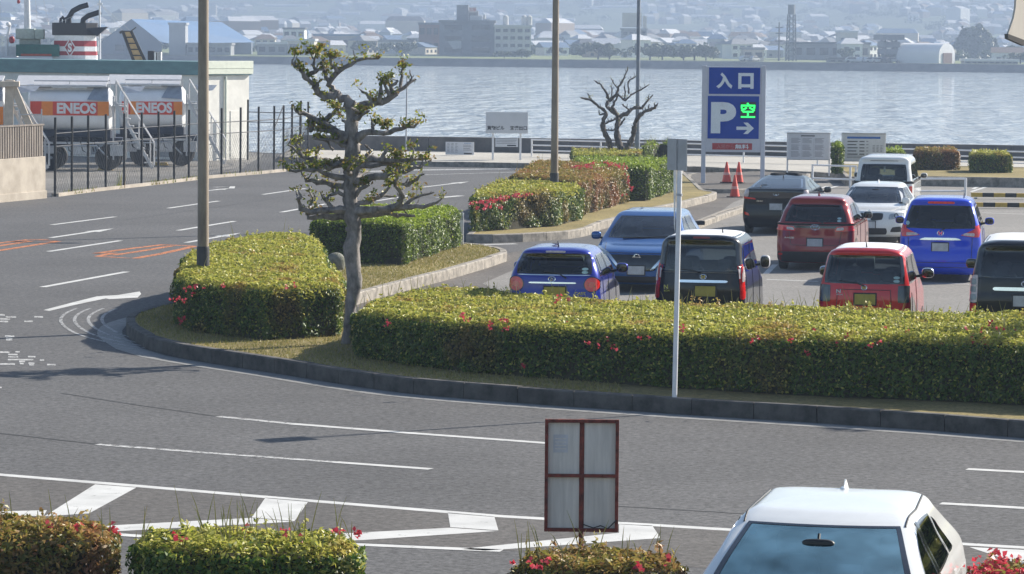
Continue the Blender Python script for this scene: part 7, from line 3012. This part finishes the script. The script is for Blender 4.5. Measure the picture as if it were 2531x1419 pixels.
def far_tree_proto(w, h, n, pine):
    t = thing('shore_tree', '', 'tree', (0, 0, 0), 0, 'trees on the far shore')
    mb = MB()
    mb.tube([(0, 0, -.5), (.15, 0, h * .35), (.1, .1, h * .7)], [.35, .25, .12], 7)
    for k in range(5):
        a = k * 1.3
        mb.tube([(.1, 0, h * .35), (math.cos(a) * w * .25, math.sin(a) * w * .25, h * .6)], [.16, .07], 5)
    mb.build('trunk', M_BARK2, t)
    P_, N_ = [], []
    cl = [(rnd.gauss(0, w * .24), rnd.gauss(0, w * .2), h * rnd.uniform(.42, .86)) for _ in range(14)]
    for c_ in cl:
        r_ = w * rnd.uniform(.13, .22)
        v_ = rng.normal(0, 1, (n // 14, 3))
        v_ /= np.linalg.norm(v_, axis=1, keepdims=True)
        rad = r_ * rng.uniform(.75, 1.05, (len(v_), 1))
        P_.append(np.array(c_) + v_ * rad * np.array((1, 1, .62)))
        N_.append(v_)
    quads_mesh('crown', leaves(np.concatenate(P_), np.concatenate(N_), .75, .5, .6), M_FARL, t)
    return t


for w, h in ((9, 5.5), (7, 4.6), (11, 5.0)):
    far_protos.append(far_tree_proto(w, h, 1500, 0))
spots = [(1478, 8, .8), (1506, 11, .75), (1606, 9, .8), (1637, 12, .75), (1690, 10, .7), (1716, 13, .8), (1745, 11, .7), (894, 40, .95), (992, 38, .8), (1290, 14, .45), (1302, 22, .5), (1247, 12, .4), (2090, 60, .6), (2330, 70, .7), (2522, 18, .6),
         (2500, 80, .8), (1370, 90, .6), (1450, 120, .7), (1560, 130, .6), (1780, 100, .6), (2010, 90, .7), (1240, 130, .6), (560, 70, .6), (655, 65, .5), (2230, 100, .7)]
used = [False] * 3
where = ['among the shore grass', 'in the line of trees at the shore', 'beyond the first shore row']
for i, (px, ex, fs_) in enumerate(spots):
    k = i % 3
    p = at_far(px, 140, ex)
    if not used[k]:
        o = far_protos[k]
        used[k] = True
        o.location = p
        o.scale = (fs_,) * 3
    else:
        o = dup(far_protos[k], p, rnd.uniform(0, 6), None, fs_)
    if px > 2000:
        o['label'] = ('broad low shore tree near the right end of the far shore', 'compact shore tree near the right end of the far shore', 'wide spreading shore tree near the right end of the far shore')[k]
        o['group'] = ('broad', 'compact', 'spreading')[k] + ' trees at the right end of the far shore'
    else:
        o['label'] = ('broad low tree standing on the far shore grass', 'compact round tree standing on the far shore grass', 'wide spreading tree standing on the far shore grass')[k]
        o['group'] = ('broad', 'compact', 'spreading')[k] + ' trees on the far shore grass'
# wooded knoll
p = at_far(2410, 140, 260)
s = FPX / p.y
t = thing('wooded_knoll', 'dark dome shaped wooded knoll behind the hangar', 'knoll', tuple(p), 0)
P_, N_ = [], []
w, h = 104 / s, 76 / s
v_ = rng.normal(0, 1, (9000, 3))
v_[:, 2] = np.abs(v_[:, 2])
v_ /= np.linalg.norm(v_, axis=1, keepdims=True)
r_ = 1 + .10 * np.sin(v_[:, :1] * 9) * np.cos(v_[:, 1:2] * 7) + rng.normal(0, .03, (9000, 1))
quads_mesh('crown', leaves(v_ * r_ * np.array((w / 2, w / 2, h)), v_, 1.3, .9, .5), M_FARL, t)
mb = MB()
mb.blob((0, 0, 0), (w * .47, w * .47, h * .93), 2.0, 24, 14)
mb.build('earth', M_CORE, t, smooth=True)

# parked cars, greenhouses
M_FARC = [mat('far_car_' + n, c, .4, var=.05) for n, c in (('white', (.66, .66, .66)), ('silver', (.4, .41, .42)), ('dark', (.05, .05, .06)))]


def far_car(m):
    t = thing('far_car', '', 'car', (0, 0, 0), 0)
    mb = MB()
    mb.vprism([(-2.1, .3), (2.1, .3), (2.15, .75), (1.2, .95), (.7, 1.45), (-1.2, 1.5), (-2.0, .95)], -.85, .85)
    mb.build('body', m, t, bevel=.08)
    mb = MB()
    mb.vprism([(-1.75, .97), (1.1, .97), (.62, 1.38), (-1.15, 1.4)], -.87, .87)
    mb.build('window', M_WIN, t)
    mb = MB()
    for x_ in (-1.3, 1.3):
        mb.lathe([(.32, -.88), (.32, .88)], 'y', 12, 0, (x_, 0, .32))
    mb.build('wheel', M_TYRE, t)
    return t


fcp = [far_car(m) for m in M_FARC]
fu = [0, 0, 0]
for i, px in enumerate((2108, 2119, 2131, 2139, 2150, 2161, 2172, 2183, 2192, 2204, 1846, 1862)):
    k = (0, 1, 0, 2, 0, 1, 0, 0, 2, 1, 0, 1)[i]
    p = at_far(px, 163, 2.0 + (i % 2) * 1.5)
    nm = ('white', 'silver', 'dark')[k]
    if not fu[k]:
        o = fcp[k]
        o.location = p
        fu[k] = 1
    else:
        o = dup(fcp[k], p, (i % 3) * .5)
    o['label'] = 'tiny %s car parked by the low shed on the far shore' % nm
    o['group'] = 'tiny %s cars parked on the far shore' % nm
M_GH = mat('greenhouse_film', (.75, .76, .77), .35, var=.05)
gh = None
for i in range(70):
    px, py = hr.uniform(560, 2560), hr.choice((hr.uniform(-5, 25), hr.uniform(5, 60)))
    # march along the ray to the hillside
    hit = None
    for Y in range(1500, 4300, 20):
        q_ = PY(px, py, Y)
        if q_.z <= gz(q_.x, Y):
            hit = q_
            break
    if hit is None:
        continue
    if gh is None:
        gh = thing('greenhouse', 'pale hazy greenhouse strip on the far hillside', 'greenhouse', tuple(hit), 0, 'pale greenhouse strips on the hillside')
        mb = MB()
        N = 8
        arc = [(-3 * math.cos(math.pi * k / N), 2.6 * math.sin(math.pi * k / N)) for k in range(N + 1)]
        vs = [(-12, a, b) for a, b in arc] + [(12, a, b) for a, b in arc]
        mb.add(vs, [(k, k + 1, N + 2 + k, N + 1 + k) for k in range(N)] + [tuple(range(N + 1)), tuple(range(N + 1, 2 * N + 2))])
        mb.build('shell', M_GH, gh)
        o = gh
    else:
        o = dup(gh, tuple(hit), 0)
    o.rotation_euler.z = hr.uniform(-.15, .15)
    k = hr.uniform(.6, 1.5)
    o.scale = (k * hr.uniform(.6, 1.6), k, k * .8)
# ------------------------------------------------------------------ the air
mb = MB()
mb.box(-1600, -55, -5.0, 1600, 4700, 112)
_o = mb.build('haze', [])
_m = bpy.data.materials.new('haze_air')
_m.use_nodes = True
_t = _m.node_tree
_t.nodes.remove(_t.nodes['Principled BSDF'])
_v = _t.nodes.new('ShaderNodeVolumePrincipled')
_v.inputs['Color'].default_value = (0.37, 0.47, 0.64, 1)
_v.inputs['Density'].default_value = 0.00066
_v.inputs['Anisotropy'].default_value = 0.2
_t.links.new(_v.outputs[0], _t.nodes['Material Output'].inputs['Volume'])
_o.data.materials.append(_m)
tag(_o, 'pale blue haze over the water', 'haze', kind='stuff')
